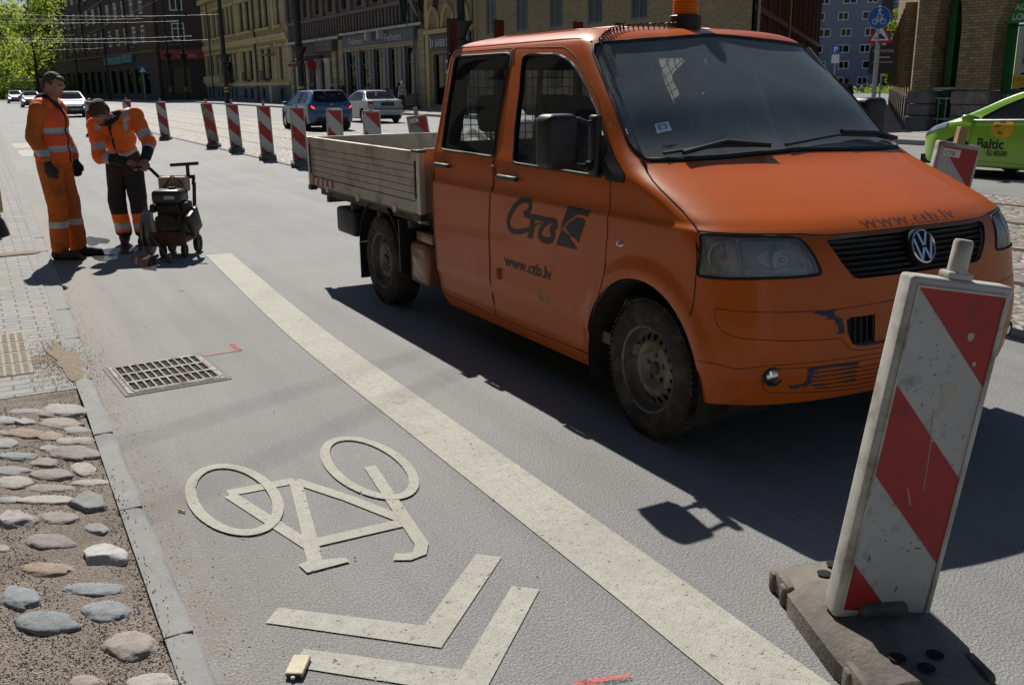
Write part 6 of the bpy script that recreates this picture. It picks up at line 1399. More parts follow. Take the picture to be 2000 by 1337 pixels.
# ================================================================== trees
BARK = pm('bark', (.055, .045, .035), .95, var=.35, scale=5, bump=.02, bscale=12); LEAFM = []
for i, c in enumerate(((.15, .215, .035), (.23, .29, .06), (.105, .16, .028))):
    m, nt, b = newmat('leaf_%s' % ('fresh', 'light', 'deep')[i]); b.inputs['Base Color'].default_value = (*c, 1); b.inputs['Roughness'].default_value = .55
    tl = _n(nt, 'ShaderNodeBsdfTranslucent'); tl.inputs[0].default_value = (c[0]*2.2, c[1]*2.0, c[2]*1.4, 1); mx = _n(nt, 'ShaderNodeMixShader'); mx.inputs[0].default_value = .6
    nt.links.new(b.outputs[0], mx.inputs[1]); nt.links.new(tl.outputs[0], mx.inputs[2]); nt.links.new(mx.outputs[0], nt.nodes['Material Output'].inputs[0]); LEAFM.append(m)
def tree(loc, h, cr, label, seed, leaves=6000, ls=.35, group='street trees', z0=.06):
    r = random.Random(seed); e = empty('tree', loc, r.random()*6, label, 'tree', group); t = MB(); tips = []
    lean = Vector((r.uniform(-.3, .3), r.uniform(-.3, .3), 0))
    tr = [Vector((0, 0, 0))]+[Vector((lean.x*k+r.uniform(-.1, .1), lean.y*k+r.uniform(-.1, .1), h*.85*k)) for k in (.15, .3, .5, .7, .85, 1)]
    R0 = h*.02; t.tube(tr, [R0*1.4, R0, R0*.85, R0*.6, R0*.4, R0*.25, R0*.1], 9)
    for k in range(16):
        f = r.uniform(.10, .95); i = f*6; a = tr[min(int(i), 5)].lerp(tr[min(int(i)+1, 6)], i % 1); an = r.random()*6.28; l = cr*(1.1-.55*f)*r.uniform(.7, 1.1); d = Vector((math.cos(an), math.sin(an), r.uniform(.3, .9)))
        q = [a, a+d*l*.35, a+d*l*.7+Vector((0, 0, l*.12)), a+d*l+Vector((0, 0, l*.3))]; t.tube(q, [R0*.4*(1.1-f), R0*.28*(1.1-f), R0*.16*(1.1-f), R0*.05], 6)
        for s in (.45, .7, 1): tips.append((q[0].lerp(q[3], s), l*.42))
        for _ in range(3):
            s = r.uniform(.4, 1); b = q[0].lerp(q[3], s); dd = Vector((r.uniform(-1, 1), r.uniform(-1, 1), r.uniform(-.2, .9))); t.tube([b, b+dd*l*.3, b+dd*l*.5], [R0*.1, R0*.06, R0*.02], 5); tips.append((b+dd*l*.5, l*.34))
    tips.append((tr[-1], cr*.4)); t.build('trunk', BARK, e, smooth=60)
    c = MB()
    for _ in range(leaves):
        p, s = r.choice(tips); v = Vector((r.gauss(0, 1), r.gauss(0, 1), r.gauss(0, .8)))*s*.62+p
        if v.z < h*z0: continue
        u = Vector((r.gauss(0, 1), r.gauss(0, 1), r.gauss(0, 1))).normalized(); w = u.orthogonal().normalized(); k = ls*r.uniform(.5, 1.2); n = u.cross(w)
        c.add([v-w*k, v+n*k*.45, v+w*k, v-n*k*.45], [(0, 1, 2, 3)], r.choice((0, 0, 1, 2)))
    c.build('crown', LEAFM, e); return e
tree((9.5, 168, 0), 14.5, 6.0, 'tall fresh green street tree, trunk left of the worker head', 1, 2600, .34)
tree((4.0, 185, 0), 13.5, 6.5, 'pale green airy street tree near the left frame edge', 2, 1700, .34)
tree((12.0, 205, 0), 16, 6, 'dense green street tree touching the brown block', 3, 3600, .38)
tree((-6, 165, 0), 12, 5, 'street tree at the left frame edge, in front of the others', 4, 2400, .34)
tree((1, 230, 0), 10, 9, 'broad dark green tree behind the other street trees', 5, 8000, .7)
tree((14, 250, 0), 11, 9, 'farthest broad green tree at the end of the street', 6, 7000, .7)
tree((-4, 260, 0), 11, 10, 'wide green tree at the end of the street behind the cars', 7, 7000, .7)
tree((59.5, 49.2, 0), 6.8, 1.5, 'slender light green tree in the side street beneath the round sign', 8, 3800, .16, None, .1)
sh = MB(); rr = random.Random(21)
for _ in range(6500):
    u = rr.uniform(0, 1); x = -14+30*u; y = 178+rr.uniform(-2, 2); z = abs(rr.gauss(0, 1.6)+.6); k = .22; a = Vector((rr.gauss(0, 1), rr.gauss(0, 1), rr.gauss(0, 1))).normalized(); w = a.orthogonal(); n = a.cross(w)
    v = Vector((x, y, z)); sh.add([v-w*k, v+n*k*.5, v+w*k, v-n*k*.5], [(0, 1, 2, 3)])
tag(sh.build('shrubbery', LEAFM[2]), kind='stuff')
wb = MB()
for _ in range(7000):
    v = Vector((rr.uniform(-40, 40), 290+rr.uniform(-6, 6), abs(rr.gauss(0, 7)))); k = .9; a = Vector((rr.gauss(0, 1), rr.gauss(0, 1), rr.gauss(0, 1))).normalized(); w = a.orthogonal(); n = a.cross(w); wb.add([v-w*k, v+n*k*.5, v+w*k, v-n*k*.5], [(0, 1, 2, 3)])
tag(wb.build('woods', LEAFM[2]), kind='stuff')
hd = MB()
for _ in range(700):
    v = Vector((108+rr.uniform(-3, 6), 93+rr.uniform(-4, 5), abs(rr.gauss(0, .4)))); k = .2; a = Vector((rr.gauss(0, 1), rr.gauss(0, 1), rr.gauss(0, 1))).normalized(); w = a.orthogonal(); n = a.cross(w); hd.add([v-w*k, v+n*k*.5, v+w*k, v-n*k*.5], [(0, 1, 2, 3)], 0)
tag(hd.build('undergrowth', LEAFM[2]), kind='stuff')
# ================================================================== cars
def smooth_tab(tab): return pchip(tab)
class Car:
    def __init__(s, zb, w, zbelt, zt, yt, x0, x1):
        s.zb, s.w, s.zbelt, s.zt, s.yt, s.x0, s.x1 = map(lambda t: pchip(sorted(t)) if isinstance(t, list) else t, (zb, w, zbelt, zt, yt, x0, x1))
    def P(s, x, v):
        w, zb, zl, zt, yt = s.w(x), s.zb(x), s.zbelt(x), s.zt(x), s.yt(x); zl = min(zl, zt-.02)
        K = [(0, w*.86, zb), (.06, w*.95, zb+.02), (.14, w*.985, zb+.12), (.30, w, zb+(zl-zb)*.55), (.42, w*.985, zb+(zl-zb)*.86), (.50, w*.955, zl), (.62, w*.955+(yt-w*.955)*.5, zl+(zt-zl)*.45), (.74, yt+.012, zl+(zt-zl)*.86), (.80, yt*.95, zl+(zt-zl)*.955), (.88, yt*.72, zt-(zt-zl)*.008-.004), (1.0, 0, zt)]
        i = 0
        while i < len(K)-2 and v > K[i+1][0]: i += 1
        a, b = K[i], K[i+1]; t = (v-a[0])/(b[0]-a[0]); p0 = K[i-1] if i else a; p3 = K[i+2] if i+2 < len(K) else (2*b[0]-a[0], -a[1], a[2])
        def h(k):
            m0 = (b[k]-p0[k])/max(1e-6, b[0]-p0[0])*(b[0]-a[0]); m1 = (p3[k]-a[k])/max(1e-6, p3[0]-a[0])*(b[0]-a[0])
            d = b[k]-a[k]
            if m0*d < 0: m0 = 0
            if m1*d < 0: m1 = 0
            return (2*t**3-3*t*t+1)*a[k]+(t**3-2*t*t+t)*m0+(-2*t**3+3*t*t)*b[k]+(t**3-t*t)*m1
        return (x, max(0, h(1)), h(2))
    def v_of(s, x, z):
        lo, hi = 0, .86
        for _ in range(28):
            m = (lo+hi)/2
            if s.P(x, m)[2] < z: lo = m
            else: hi = m
        return lo
def small_wheel(par, x, y, r, side, rimmat):
    t = MB(); t.lathe([(r*.62, -.09), (r*.92, -.1), (r, -.07), (r, .07), (r*.92, .1), (r*.62, .09)], 28); o = t.build('wheel', TYRE, par, smooth=40)
    o.matrix_local = TR((x, y, r)) @ Matrix.Rotation(R(90)*(1 if side < 0 else -1), 4, 'X')
    k = MB().lathe([(r*.64, .085), (r*.60, .095), (r*.56, .07), (0, .03)], 28, 1)
    for i in range(10):
        a = 2*math.pi*i/10; M = Matrix.Rotation(a, 4, 'Z'); k.rbox(.03, r*.60, -.022, .022, .05, .085, .008, 1, 0, M)
    k.lathe([(.06, .09), (0, .092)], 12); k.build('rim', [rimmat, SOCKET], o, smooth=40)
def build_car(name, label, loc, rz, shape, paint, wheels, wr, swin, wsx, rwx, lamps, glass=DGLASS, group=None, gaps=(), plate=True, plate_txt='', lining=LINING):
    """local x forward; loc at the middle of the car on the ground"""
    e = empty(name, loc, rz, label, 'car', group); C = shape; polys = []; x0, x1 = C.x0, C.x1
    def sidepoly(pts): return [(x, C.v_of(x, z)) for x, z in dens(round_poly(pts, .05, 3), 2)]
    for pts in swin: polys.append(sidepoly(pts))
    nS = len(polys)
    for a in (wsx, rwx):   # front and rear screens: (x_low, x_high) at the centre, side limit v
        b, t, v0 = a; polys.append([(b, 1.01), (b-(b-t)*.02, .90), (b-(b-t)*.10, v0), (t+(b-t)*.10, v0+.01), (t+(b-t)*.03, .90), (t, 1.01)])
    for wx in wheels:
        rr = wr+.055; ring = [(wx+rr*math.cos(a), wr+rr*math.sin(a)) for a in [R(-30+i*240/20) for i in range(21)]]+[(wx-rr*.9, .05), (wx+rr*.9, .05)]
        polys.append([(x, max(-.01, C.v_of(min(max(x, x0+.001), x1-.001), z) if z > C.zb(x)+.005 else -.01)) for x, z in ring])
    L = x1-x0; us = [x0+L*(.5-.5*math.cos(math.pi*i/56)) for i in range(57)]
    vs = [i/34*.5 for i in range(35)]+[.5+i/22*.5 for i in range(1, 23)]
    PN = Panels(lambda x, v: C.P(min(max(x, x0), x1), max(0, min(1, v))), us, vs, polys, False); n0 = PN.nrm((x0+x1)/2, .3, 1); PN.sg = 1 if n0.y > 0 else -1
    b = PN.mesh('body', (-1,), [paint, lining], e, lining=.02)
    # end caps follow the first and last section
    cp = MB()
    for x in (x0, x1):
        ring = [C.P(x, v) for v in vs]; poly = [(p[0], p[1], p[2]) for p in ring]+[(p[0], -p[1], p[2]) for p in reversed(ring[:-1])]; cp.add(poly, [tuple(range(len(poly)))])
    cp.parts('end_panel', paint, e)
    for i in range(nS):
        for sd in (1, -1): PN.mesh('side_window', (i,), [glass], e, (sd,), off=-.006)
    PN.mesh('windscreen', (nS,), [glass], e, off=-.005); PN.mesh('rear_window', (nS+1,), [glass], e, off=-.005)
    sm = MB()
    for sd in (1, -1):
        for i in range(nS): sm.tube(PN.line(polys[i], sd, 0, .06, True), .010, 5, closed=True)
        for g in gaps: sm.tube(PN.line([(x, C.v_of(x, z)) for x, z in g], sd, .0, .05), .004, 4)
        for k in (nS, nS+1): sm.tube(PN.line(polys[k][:], sd, 0, .05), .010, 5)
    sm.build('seals', SEAM, e)
    un = MB().box(x0+.15, x1-.15, -C.w(0)*.80, C.w(0)*.80, .18, .34); un.box(x0+.4, x1-.4, -C.w(0)*.75, C.w(0)*.75, .34, .50); un.build('underbody', DKSTEEL, e)
    se = MB()
    for x in (.25, -.65):
        for y in (-.36, .36): se.rbox(x-.2, x-.05, y-.22, y+.22, .5, 1.0, .05); se.rbox(x-.2, x-.1, y-.12, y+.12, 1.02, 1.2, .04)
    se.build('seats', SEAT, e)
    for wx in wheels:
        for sd in (1, -1): small_wheel(e, wx, sd*(C.w(wx)-.115), wr, sd, SILV)
    for nm, mat, v0, v1, xa, xb, off in lamps:   # patch of the skin, (x, v) range
        for sd in (1, -1):
            m = MB(); g = [[PN.pos(xa+(xb-xa)*i/8, v0+(v1-v0)*j/5, sd)+PN.nrm(xa+(xb-xa)*i/8, v0+(v1-v0)*j/5, sd)*PN.sg*off for j in range(6)] for i in range(9)]
            m.grid(lambda i, j: g[i][j], list(range(9)), list(range(6))); m.build(nm, mat, e, smooth=80)
    for sd in (1, -1):
        mx = wsx[0]-.28; p = C.P(mx, .5); m = MB().rbox(-.07, .07, -.10, .10, -.06, .075, .045, 3); m.box(-.03, .03, (-.13 if sd > 0 else .08), (-.08 if sd > 0 else .13), -.07, -.02); mo = m.build('mirror', [paint], e, smooth=60, loc=(mx, sd*(p[1]+.12), p[2]+.05))
    return e, PN
TAILR = pm('tail_red', (.30, .012, .014), .25); BRAKE = pm('brake_lit', (.8, .03, .02), .3, emit=(1, .06, .03), estr=2.2); HEAD = pm('head_silver', (.55, .57, .60), .15, .7); HEADON = pm('head_lit', (.9, .9, .8), .2, emit=(1, .95, .8), estr=3.0); PLATE = pm('plate_white', (.55, .56, .57), .5); PLATEB = pm('plate_blue', (.03, .08, .3), .5); PTXT = pm('plate_black', (.02, .02, .02), .5)
def plate(e, x, z, txt, s=1, frame=True):
    m = MB().box(min(x, x+.012*s), max(x, x+.012*s), -.26, .26, z-.055, z+.055); o = m.build('number_plate', PLATE, e); t = MB(); text_to(t, txt, .095, lambda a, b: (x+.0135*s, (a-.19)*(1 if s > 0 else -1), z-.034+b), fit=.40); t.build('plate_text', PTXT, o)
    MB().box(min(x+.0122*s, x+.0132*s), max(x+.0122*s, x+.0132*s), -.26*(1 if s > 0 else -1) if s < 0 else -.26, (-.26 if s > 0 else .26)+(.04 if s > 0 else -.04), z-.05, z+.05).build('plate_band', PLATEB, o)
# --- blue hatchback, seen from behind, braking
hatch = Car([(-2.1, .36), (-1.9, .26), (-1.0, .2), (1.2, .2), (1.95, .24), (2.12, .34)], [(-2.1, .66), (-2.03, .79), (-1.85, .87), (-1.2, .895), (0, .895), (1.2, .885), (1.75, .83), (2.0, .70), (2.12, .50)],
            [(-2.1, .84), (-2.0, .96), (-1.6, .985), (0, .945), (1.0, .92), (1.7, .80), (2.12, .60)], [(-2.1, .90), (-2.03, 1.02), (-1.97, 1.12), (-1.75, 1.40), (-1.55, 1.455), (-.9, 1.49), (-.1, 1.48), (.15, 1.44), (.95, 1.04), (1.05, 1.00), (1.7, .88), (2.0, .74), (2.12, .63)], [(-2.1, .60), (-2.0, .70), (-1.8, .63), (-1.5, .60), (0, .62), (.3, .63), (.95, .74), (1.7, .70), (2.12, .40)], -2.1, 2.12)
hsw = [[(-1.42, 1.02), (-1.50, 1.20), (-1.25, 1.385), (-.62, 1.405), (-.62, .985)], [(-.54, .985), (-.54, 1.405), (-.05, 1.395), (.20, 1.33), (.72, 1.03), (.70, .975)]]
BLUEP = carpaint('blue_paint', (.035, .12, .30), damt=.2); SILVERP = carpaint('silver_paint', (.42, .44, .46), damt=.15, rough=.3)
hg_gaps = [[(.78, .90), (.82, .6), (.80, .3)], [(-.58, .98), (-.58, .3)], [(-1.30, .95), (-1.22, .62)]]
e, PN = build_car('hatchback', 'blue hatchback seen from behind with lit brake lamps', (11.85, 37.6, 0), math.pi/2, hatch, BLUEP, (-1.32, 1.30), .315, hsw, (1.0, .12, .83), (-2.02, -1.60, .80), [('tail_lamp', TAILR, .40, .49, -2.08, -1.88, .008), ('brake_lamp', BRAKE, .43, .485, -2.085, -2.02, .014), ('headlight', HEAD, .36, .5, 1.75, 2.08, .006)], gaps=hg_gaps)
m = MB().box(-2.125, -2.10, -.60, .60, .36, .50, 1).rbox(-2.17, -2.08, -.66, .66, .48, .72, .04, 2, 0); m.build('bumper', [BLUEP, BLK], e, smooth=40); plate(e, -2.165, .80, 'KE 5107', -1)
MB().box(-1.66, -1.60, -.16, .16, 1.445, 1.462).build('brake_lamp', BRAKE, e); MB().lathe([(.05, 0), (.05, .01), (0, .012)], 16, 0, TR((-2.055, 0, .93), 0, 0, R(-90))).build('badge', CHROME, e); MB().rbox(-1.78, -1.60, -.58, .58, 1.44, 1.475, .012).build('spoiler', BLUEP, e)
# --- silver sedan, seen from behind
sedan = Car([(-2.2, .36), (-2.0, .28), (-1.0, .2), (1.2, .2), (1.95, .24), (2.17, .34)], [(-2.2, .62), (-2.13, .76), (-1.9, .85), (-1.2, .868), (0, .868), (1.2, .86), (1.8, .80), (2.05, .66), (2.17, .48)],
            [(-2.2, .88), (-2.1, .96), (-1.6, .97), (0, .93), (1.1, .91), (1.8, .78), (2.17, .60)], [(-2.2, .92), (-2.12, 1.0), (-1.65, 1.02), (-1.52, 1.05), (-.90, 1.38), (-.6, 1.43), (-.1, 1.44), (.2, 1.40), (.98, 1.02), (1.08, .985), (1.8, .86), (2.05, .74), (2.17, .63)], [(-2.2, .55), (-2.1, .70), (-1.6, .74), (-1.45, .72), (-.9, .58), (0, .59), (.2, .60), (.98, .72), (1.8, .68), (2.17, .38)], -2.2, 2.17)
ssw = [[(-1.15, 1.0), (-.85, 1.28), (-.62, 1.345), (-.55, 1.35), (-.55, .975)], [(-.47, .975), (-.47, 1.35), (-.05, 1.35), (.20, 1.30), (.72, 1.02), (.70, .965)]]
e, PN = build_car('sedan', 'silver sedan seen from behind, ahead of the blue hatchback', (16.25, 43.2, 0), math.pi/2, sedan, SILVERP, (-1.25, 1.27), .31, ssw, (1.0, .15, .83), (-1.55, -.85, .80), [('tail_lamp', TAILR, .36, .49, -2.17, -1.98, .008), ('headlight', HEAD, .36, .5, 1.8, 2.12, .006)], gaps=[[(.78, .90), (.82, .6), (.80, .3)], [(-.51, .97), (-.51, .3)], [(-1.15, .97), (-1.0, .7), (-.95, .5)]], glass=SGLASS)
m = MB().rbox(-2.29, -2.17, -.70, .70, .42, .70, .05, 2, 0).box(-2.30, -2.28, -.70, .70, .60, .64, 1); m.build('bumper', [SILVERP, BLK], e, smooth=40); plate(e, -2.215, .83, 'GN 1811', -1); MB().lathe([(.055, 0), (.055, .01), (0, .012)], 16, 0, TR((-2.17, 0, .95), 0, 0, R(-90))).build('badge', BLK, e)
MB().box(-2.235, -2.20, -.30, .30, .76, .90).build('plate_recess', BLK, e)
# --- cars coming towards the camera in the far lane
def oncoming(label, loc, shape, paint, lit, glass, grp='cars coming down the street'):
    e, PN = build_car('oncoming_car', label, loc, -math.pi/2, shape, paint, (-1.3, 1.28), .315, hsw if shape is hatch else ssw, (1.0, .15, .83), (-1.55 if shape is sedan else -2.02, -.85 if shape is sedan else -1.60, .80), [('headlight', HEADON if lit else HEAD, .37, .49, 1.80, 2.10, .012), ('tail_lamp', TAILR, .40, .49, -2.1, -1.9, .008)], gaps=hg_gaps, group=grp, glass=glass)
    MB().rbox(2.0, 2.16, -.45, .45, .52, .66, .03).build('grille', BLK, e); MB().rbox(2.02, 2.18, -.62, .62, .26, .42, .04).build('lower_grille', BLK, e); plate(e, 2.18, .46, 'HL 2310', 1)
    return e
oncoming('light blue car with glinting windscreen coming on between the two workers', (5.25, 64.3, 0), hatch, carpaint('pale_blue_paint', (.18, .33, .44), damt=.1), True, SGLASS)
oncoming('dark navy car coming on just left of the standing worker', (4.95, 101, 0), sedan, carpaint('navy_paint', (.02, .03, .05), damt=.05), True, DGLASS)
oncoming('dark car farthest up the street, at the left frame edge', (4.8, 131, 0), hatch, carpaint('dark_paint', (.025, .035, .05), damt=.05), True, DGLASS)
# --- green taxi cut by the right frame edge
taxi = Car([(-2.2, .36), (-1.9, .26), (1.3, .19), (2.0, .22), (2.2, .30), (2.24, .36)], [(-2.2, .66), (-2.0, .83), (-1.2, .88), (0, .885), (1.2, .88), (1.7, .84), (2.0, .72), (2.16, .52), (2.24, .30)],
           [(-2.2, .90), (-1.6, 1.04), (0, .97), (.9, .94), (1.3, .93), (1.8, .82), (2.1, .66), (2.24, .52)], [(-2.2, .95), (-2.05, 1.2), (-1.6, 1.48), (-.6, 1.55), (.0, 1.53), (.30, 1.46), (1.20, 1.06), (1.38, .99), (1.75, .88), (2.0, .78), (2.15, .68), (2.24, .56)], [(-2.2, .6), (-1.8, .62), (0, .60), (.3, .62), (1.2, .74), (1.75, .70), (2.1, .48), (2.24, .22)], -2.2, 2.24)
LIME = carpaint('lime_paint', (.27, .55, .03), damt=.08, rough=.28)
tsw = [[(-1.35, 1.08), (-1.2, 1.36), (-.7, 1.44), (-.35, 1.45), (-.35, 1.02)], [(-.27, 1.01), (-.27, 1.45), (.05, 1.42), (.55, 1.20), (.86, 1.02), (.84, .985)], [(.92, .985), (.93, 1.01), (1.10, 1.035), (1.27, .965)]]
e, PN = build_car('taxi', 'lime green taxi with yellow roundel, cut by the frame edge', (15.80, 9.85, 0), math.pi/2, taxi, LIME, (-1.42, 1.27), .315, tsw, (1.30, .25, .82), (-2.1, -1.65, .80), [('headlight', HEAD, .44, .62, 1.50, 2.14, .012), ('tail_lamp', TAILR, .40, .6, -2.15, -2.0, .008)], gaps=[[(.98, .93), (1.0, .6), (.92, .30)], [(-.30, 1.0), (-.30, .3)], [(.98, .30), (-.3, .285)]], glass=SGLASS)
dec = MB(); S = -1 if False else 1
def tx(x, z, off): v = taxi.v_of(x, z); return PN.pos(x, v, 1)+PN.nrm(x, v, 1)*PN.sg*off
disc = [(.42+.22*math.cos(a), .845+.155*math.sin(a)) for a in [2*math.pi*i/28 for i in range(28)]]
PN.decal(dec, [(x, taxi.v_of(x, z)) for x, z in disc], 1, .005, 0, 2)
for i in range(4):
    for j in range(2):
        if (i+j) % 2 == 0: dec.add([tx(.575-i*.03+a, .865+j*.022+b, .007) for a, b in ((0, 0), (-.03, 0), (-.03, .022), (0, .022))], [(0, 1, 2, 3)], 1)
dec.build('roundel', [pm('roundel_yellow', (.75, .44, .01), .5), PTXT], e)
t = MB(); text_to(t, 'Baltic', .23, lambda a, b: tuple(tx(.855-a, .515+b, .005)), bold=.006); text_to(t, '8500', .12, lambda a, b: tuple(tx(.52-a, .40+b, .005)), bold=.003); t.tube([tuple(tx(.60+.05*math.cos(q), .44+.05*math.sin(q), .006)) for q in [2*math.pi*i/16 for i in range(16)]], .005, 5, closed=True); t.tube([tuple(tx(.625, .465, .006)), tuple(tx(.605, .43, .006)), tuple(tx(.575, .415, .006))], .008, 5)
text_to(t, 'ALFA', .05, lambda a, b: tuple(tx(.50-a, .935+b, .007)), bold=.002); text_to(t, 'Taxi', .05, lambda a, b: tuple(tx(.50-a, .76+b, .007)), bold=.002); t.build('lettering', LOGO, e)
MB().tube([tuple(tx(x, taxi.zbelt(x)+.028, .004)) for x in [1.25-.12*i for i in range(20)]], .010, 5).build('chrome_strip', CHROME, e, smooth=60)
# ================================================================== people: smooth blended solids
def capsule(m, a, b, ra, rb, n=14):
    a, b = Vector(a), Vector(b); d = b-a; L = d.length
    q = Vector((0, 0, 1)).rotation_difference(d.normalized() if L > 1e-6 else Vector((0, 0, 1))).to_matrix().to_4x4(); pr = []
    for i in range(6): t = -math.pi/2+i*math.pi/10; pr.append((max(1e-4, ra*math.cos(t)), ra*math.sin(t)))
    for i in range(6): t = i*math.pi/10; pr.append((max(1e-4, rb*math.cos(t)), L+rb*math.sin(t)))
    m.lathe(pr, n, 0, Matrix.Translation(a) @ q, cap=True)
def blend(name, solids, voxel, mats, parent, wrinkle=0.0, wscale=9.0, smooth=4, region=None, stretch=(1, 1, 1), seed=0.0):
    """union of capsules (a, b, ra, rb) and balls (c, (rx, ry, rz)) grown into one skin"""
    m = MB()
    for s in solids:
        if len(s) == 4: capsule(m, *s)
        elif len(s) == 2: m.ball(s[0], s[1], 18, 12)
        else: m.ball((0, 0, 0), s[1], 18, 12, 0, Matrix.Translation(s[0]) @ s[2].to_4x4())
    t = m.build('blend_tmp', mats); md = t.modifiers.new('r', 'REMESH'); md.mode = 'VOXEL'; md.voxel_size = voxel
    if smooth: sm = t.modifiers.new('s', 'SMOOTH'); sm.factor = .5; sm.iterations = smooth
    dg = bpy.context.evaluated_depsgraph_get(); me = bpy.data.meshes.new_from_object(t.evaluated_get(dg)); old = t.data; bpy.data.objects.remove(t); bpy.data.meshes.remove(old)
    me.name = name; me.materials.clear()
    for k in mats: me.materials.append(k)
    if wrinkle:
        ns = [v.normal.copy() for v in me.vertices]
        for v, n in zip(me.vertices, ns):
            p = Vector((v.co.x*stretch[0], v.co.y*stretch[1], v.co.z*stretch[2])); f = noise.noise(p*wscale+Vector((seed, 0, 0)))*.7+(.5-abs(noise.noise(p*wscale*1.7+Vector((seed, 3, 7)))))*.6
            v.co += n*f*wrinkle
    me.polygons.foreach_set('use_smooth', [True]*len(me.polygons))
    if region:
        for p in me.polygons: p.material_index = region(p.center, p.normal)
    me.update(); o = bpy.data.objects.new(name, me); COL.objects.link(o)
    if parent: o.parent = parent
    return o
SKIN = pm('skin', (.38, .185, .125), .6, var=.12, scale=14); SKIN.node_tree.nodes['Principled BSDF'].inputs['Subsurface Weight'].default_value = .08
HAIRD = pm('hair_dark', (.055, .042, .032), .75, var=.5, scale=60, bump=.004, bscale=120); HAIRB = pm('hair_brown', (.06, .038, .022), .75, var=.5, scale=60, bump=.004, bscale=120)
COVER = pm('coverall_orange', (.58, .13, .012), .85, var=.14, scale=7, dirt=(.20, .085, .03), damt=.35, dscale=5); VEST = pm('vest_orange', (.95, .11, .02), .7, var=.06, scale=8); HIVIS = pm('jacket_orange', (.95, .19, .02), .75, var=.06, scale=8, dirt=(.5, .12, .03), damt=.2, dscale=6)
TAPE = pm('reflective_tape', (.46, .48, .49), .42, .25, .08, 20); NAVY = pm('dark_cloth', (.022, .022, .028), .9, var=.3, scale=14); TROUS = pm('trouser_black', (.026, .024, .025), .9, var=.3, scale=10, dirt=(.09, .075, .06), damt=.35); BOOT = pm('boot_leather', (.028, .024, .021), .7, var=.35, scale=14, dirt=(.13, .105, .08), damt=.5); GLOVE = pm('glove_black', (.018, .018, .02), .8)
EYEW = pm('eye_white', (.5, .48, .45), .3); EYED = pm('eye_dark', (.02, .015, .01), .3)
def head_solids(H, q):
    """H centre of the skull, q rotation; face along local +x"""
    g = lambda x, y, z: H+q @ Vector((x, y, z)); s = [(H, (.098, .076, .108), q), (g(.022, 0, -.055), (.068, .058, .075), q), (g(.058, 0, -.092), (.030, .030, .026), q)]
    s += [(g(.080, 0, .012), g(.104, 0, -.030), .009, .0155), (g(.094, -.012, -.034), (.012, .010, .009), q), (g(.094, .012, -.034), (.012, .010, .009), q)]
    s += [(g(.084, -.042, .026), g(.090, -.014, .024), .011, .010), (g(.084, .042, .026), g(.090, .014, .024), .011, .010), (g(.090, -.018, -.062), g(.090, .018, -.062), .0085, .0085), (g(.086, -.016, -.074), g(.086, .016, -.074), .009, .009)]
    for y in (-1, 1): s += [(g(-.005, y*.078, -.012), (.020, .009, .032), q), (g(.055, y*.045, -.028), (.026, .020, .022), q)]
    return s, g
def face_bits(par, g, q):
    e = MB()
    for y in (-.030, .030):
        e.ball(tuple(g(.079, y, .006)), .0125, 10, 8, 0); e.ball(tuple(g(.0875, y, .004)), .0062, 8, 6, 1)
    e.build('eyes', [EYEW, EYED], par, smooth=60); b = MB()
    for y in (-1, 1): b.tube([g(.093, y*.014, .034), g(.094, y*.032, .038), g(.083, y*.050, .031)], [.004, .0045, .003], 6)
    b.build('eyebrows', HAIRD, par, smooth=60); MB().tube([g(.092, -.022, -.068), g(.0985, 0, -.067), g(.092, .022, -.068)], .0028, 6).build('mouth', pm('lips', (.26, .10, .08), .6), par, smooth=60)
def hand(W, d, palm_n, curl=.5, L=.085, thumb=1):
    """five-finger hand solids: wrist point W, direction d, palm normal"""
    d = Vector(d).normalized(); n = Vector(palm_n); n = (n-d*n.dot(d)).normalized(); s = d.cross(n)*thumb; out = [(W, W+d*.03, .030, .032), (W+d*.02+s*.02, W+d*L+s*.028, .021, .017), (W+d*.02-s*.02, W+d*(L-.006)-s*.028, .021, .016), (W+d*.02, W+d*L, .024, .018)]
    for k, (o, l) in enumerate(((.034, .072), (.012, .082), (-.011, .076), (-.032, .058))):
        b = W+d*(L-.004)+s*o; a1 = curl*.8; a2 = curl*1.9; p1 = b+(d*math.cos(a1)+n*math.sin(a1))*l*.55; p2 = p1+(d*math.cos(a2)+n*math.sin(a2))*l*.5; out += [(b, p1, .0105, .0098), (p1, p2, .0098, .008)]
    t0 = W+d*.03+s*.034; t1 = t0+(d*.75+s*.55+n*.35).normalized()*.042; t2 = t1+(d*.9+s*.05+n*.4).normalized()*.034; out += [(W+d*.022+s*.018, t0, .018, .0145), (t0, t1, .0135, .012), (t1, t2, .012, .009)]
    return out
V3 = lambda *a: Vector(a)
# ------------------------------------------------ standing worker in coverall and vest (local x forward, y to his left)
w1 = empty('person', (.655, 10.42, .0), math.atan2(-.50, .86), 'worker standing at the kerb in orange coverall, bright vest and black gloves', 'person')
q1 = (Matrix.Rotation(R(26), 3, 'Y') @ Matrix.Rotation(R(-8), 3, 'Z')); H1 = V3(.075, 0, 1.665); hs_, g1 = head_solids(H1, q1)
rw, lw = V3(.065, -.285, .945), V3(.085, .225, .93)
bod = hs_+[(V3(.015, 0, 1.44), V3(.055, 0, 1.60), .060, .056), (V3(0, 0, 1.0), V3(0, 0, 1.38), .12, .13), (V3(0, -.13, 1.43), V3(0, .13, 1.43), .07, .07), (V3(0, -.09, .95), V3(.01, -.10, .5), .07, .055), (V3(.01, -.10, .5), V3(-.02, -.10, .1), .05, .04), (V3(0, .09, .95), V3(.03, .10, .5), .07, .055), (V3(.03, .10, .5), V3(.06, .11, .1), .05, .04)]
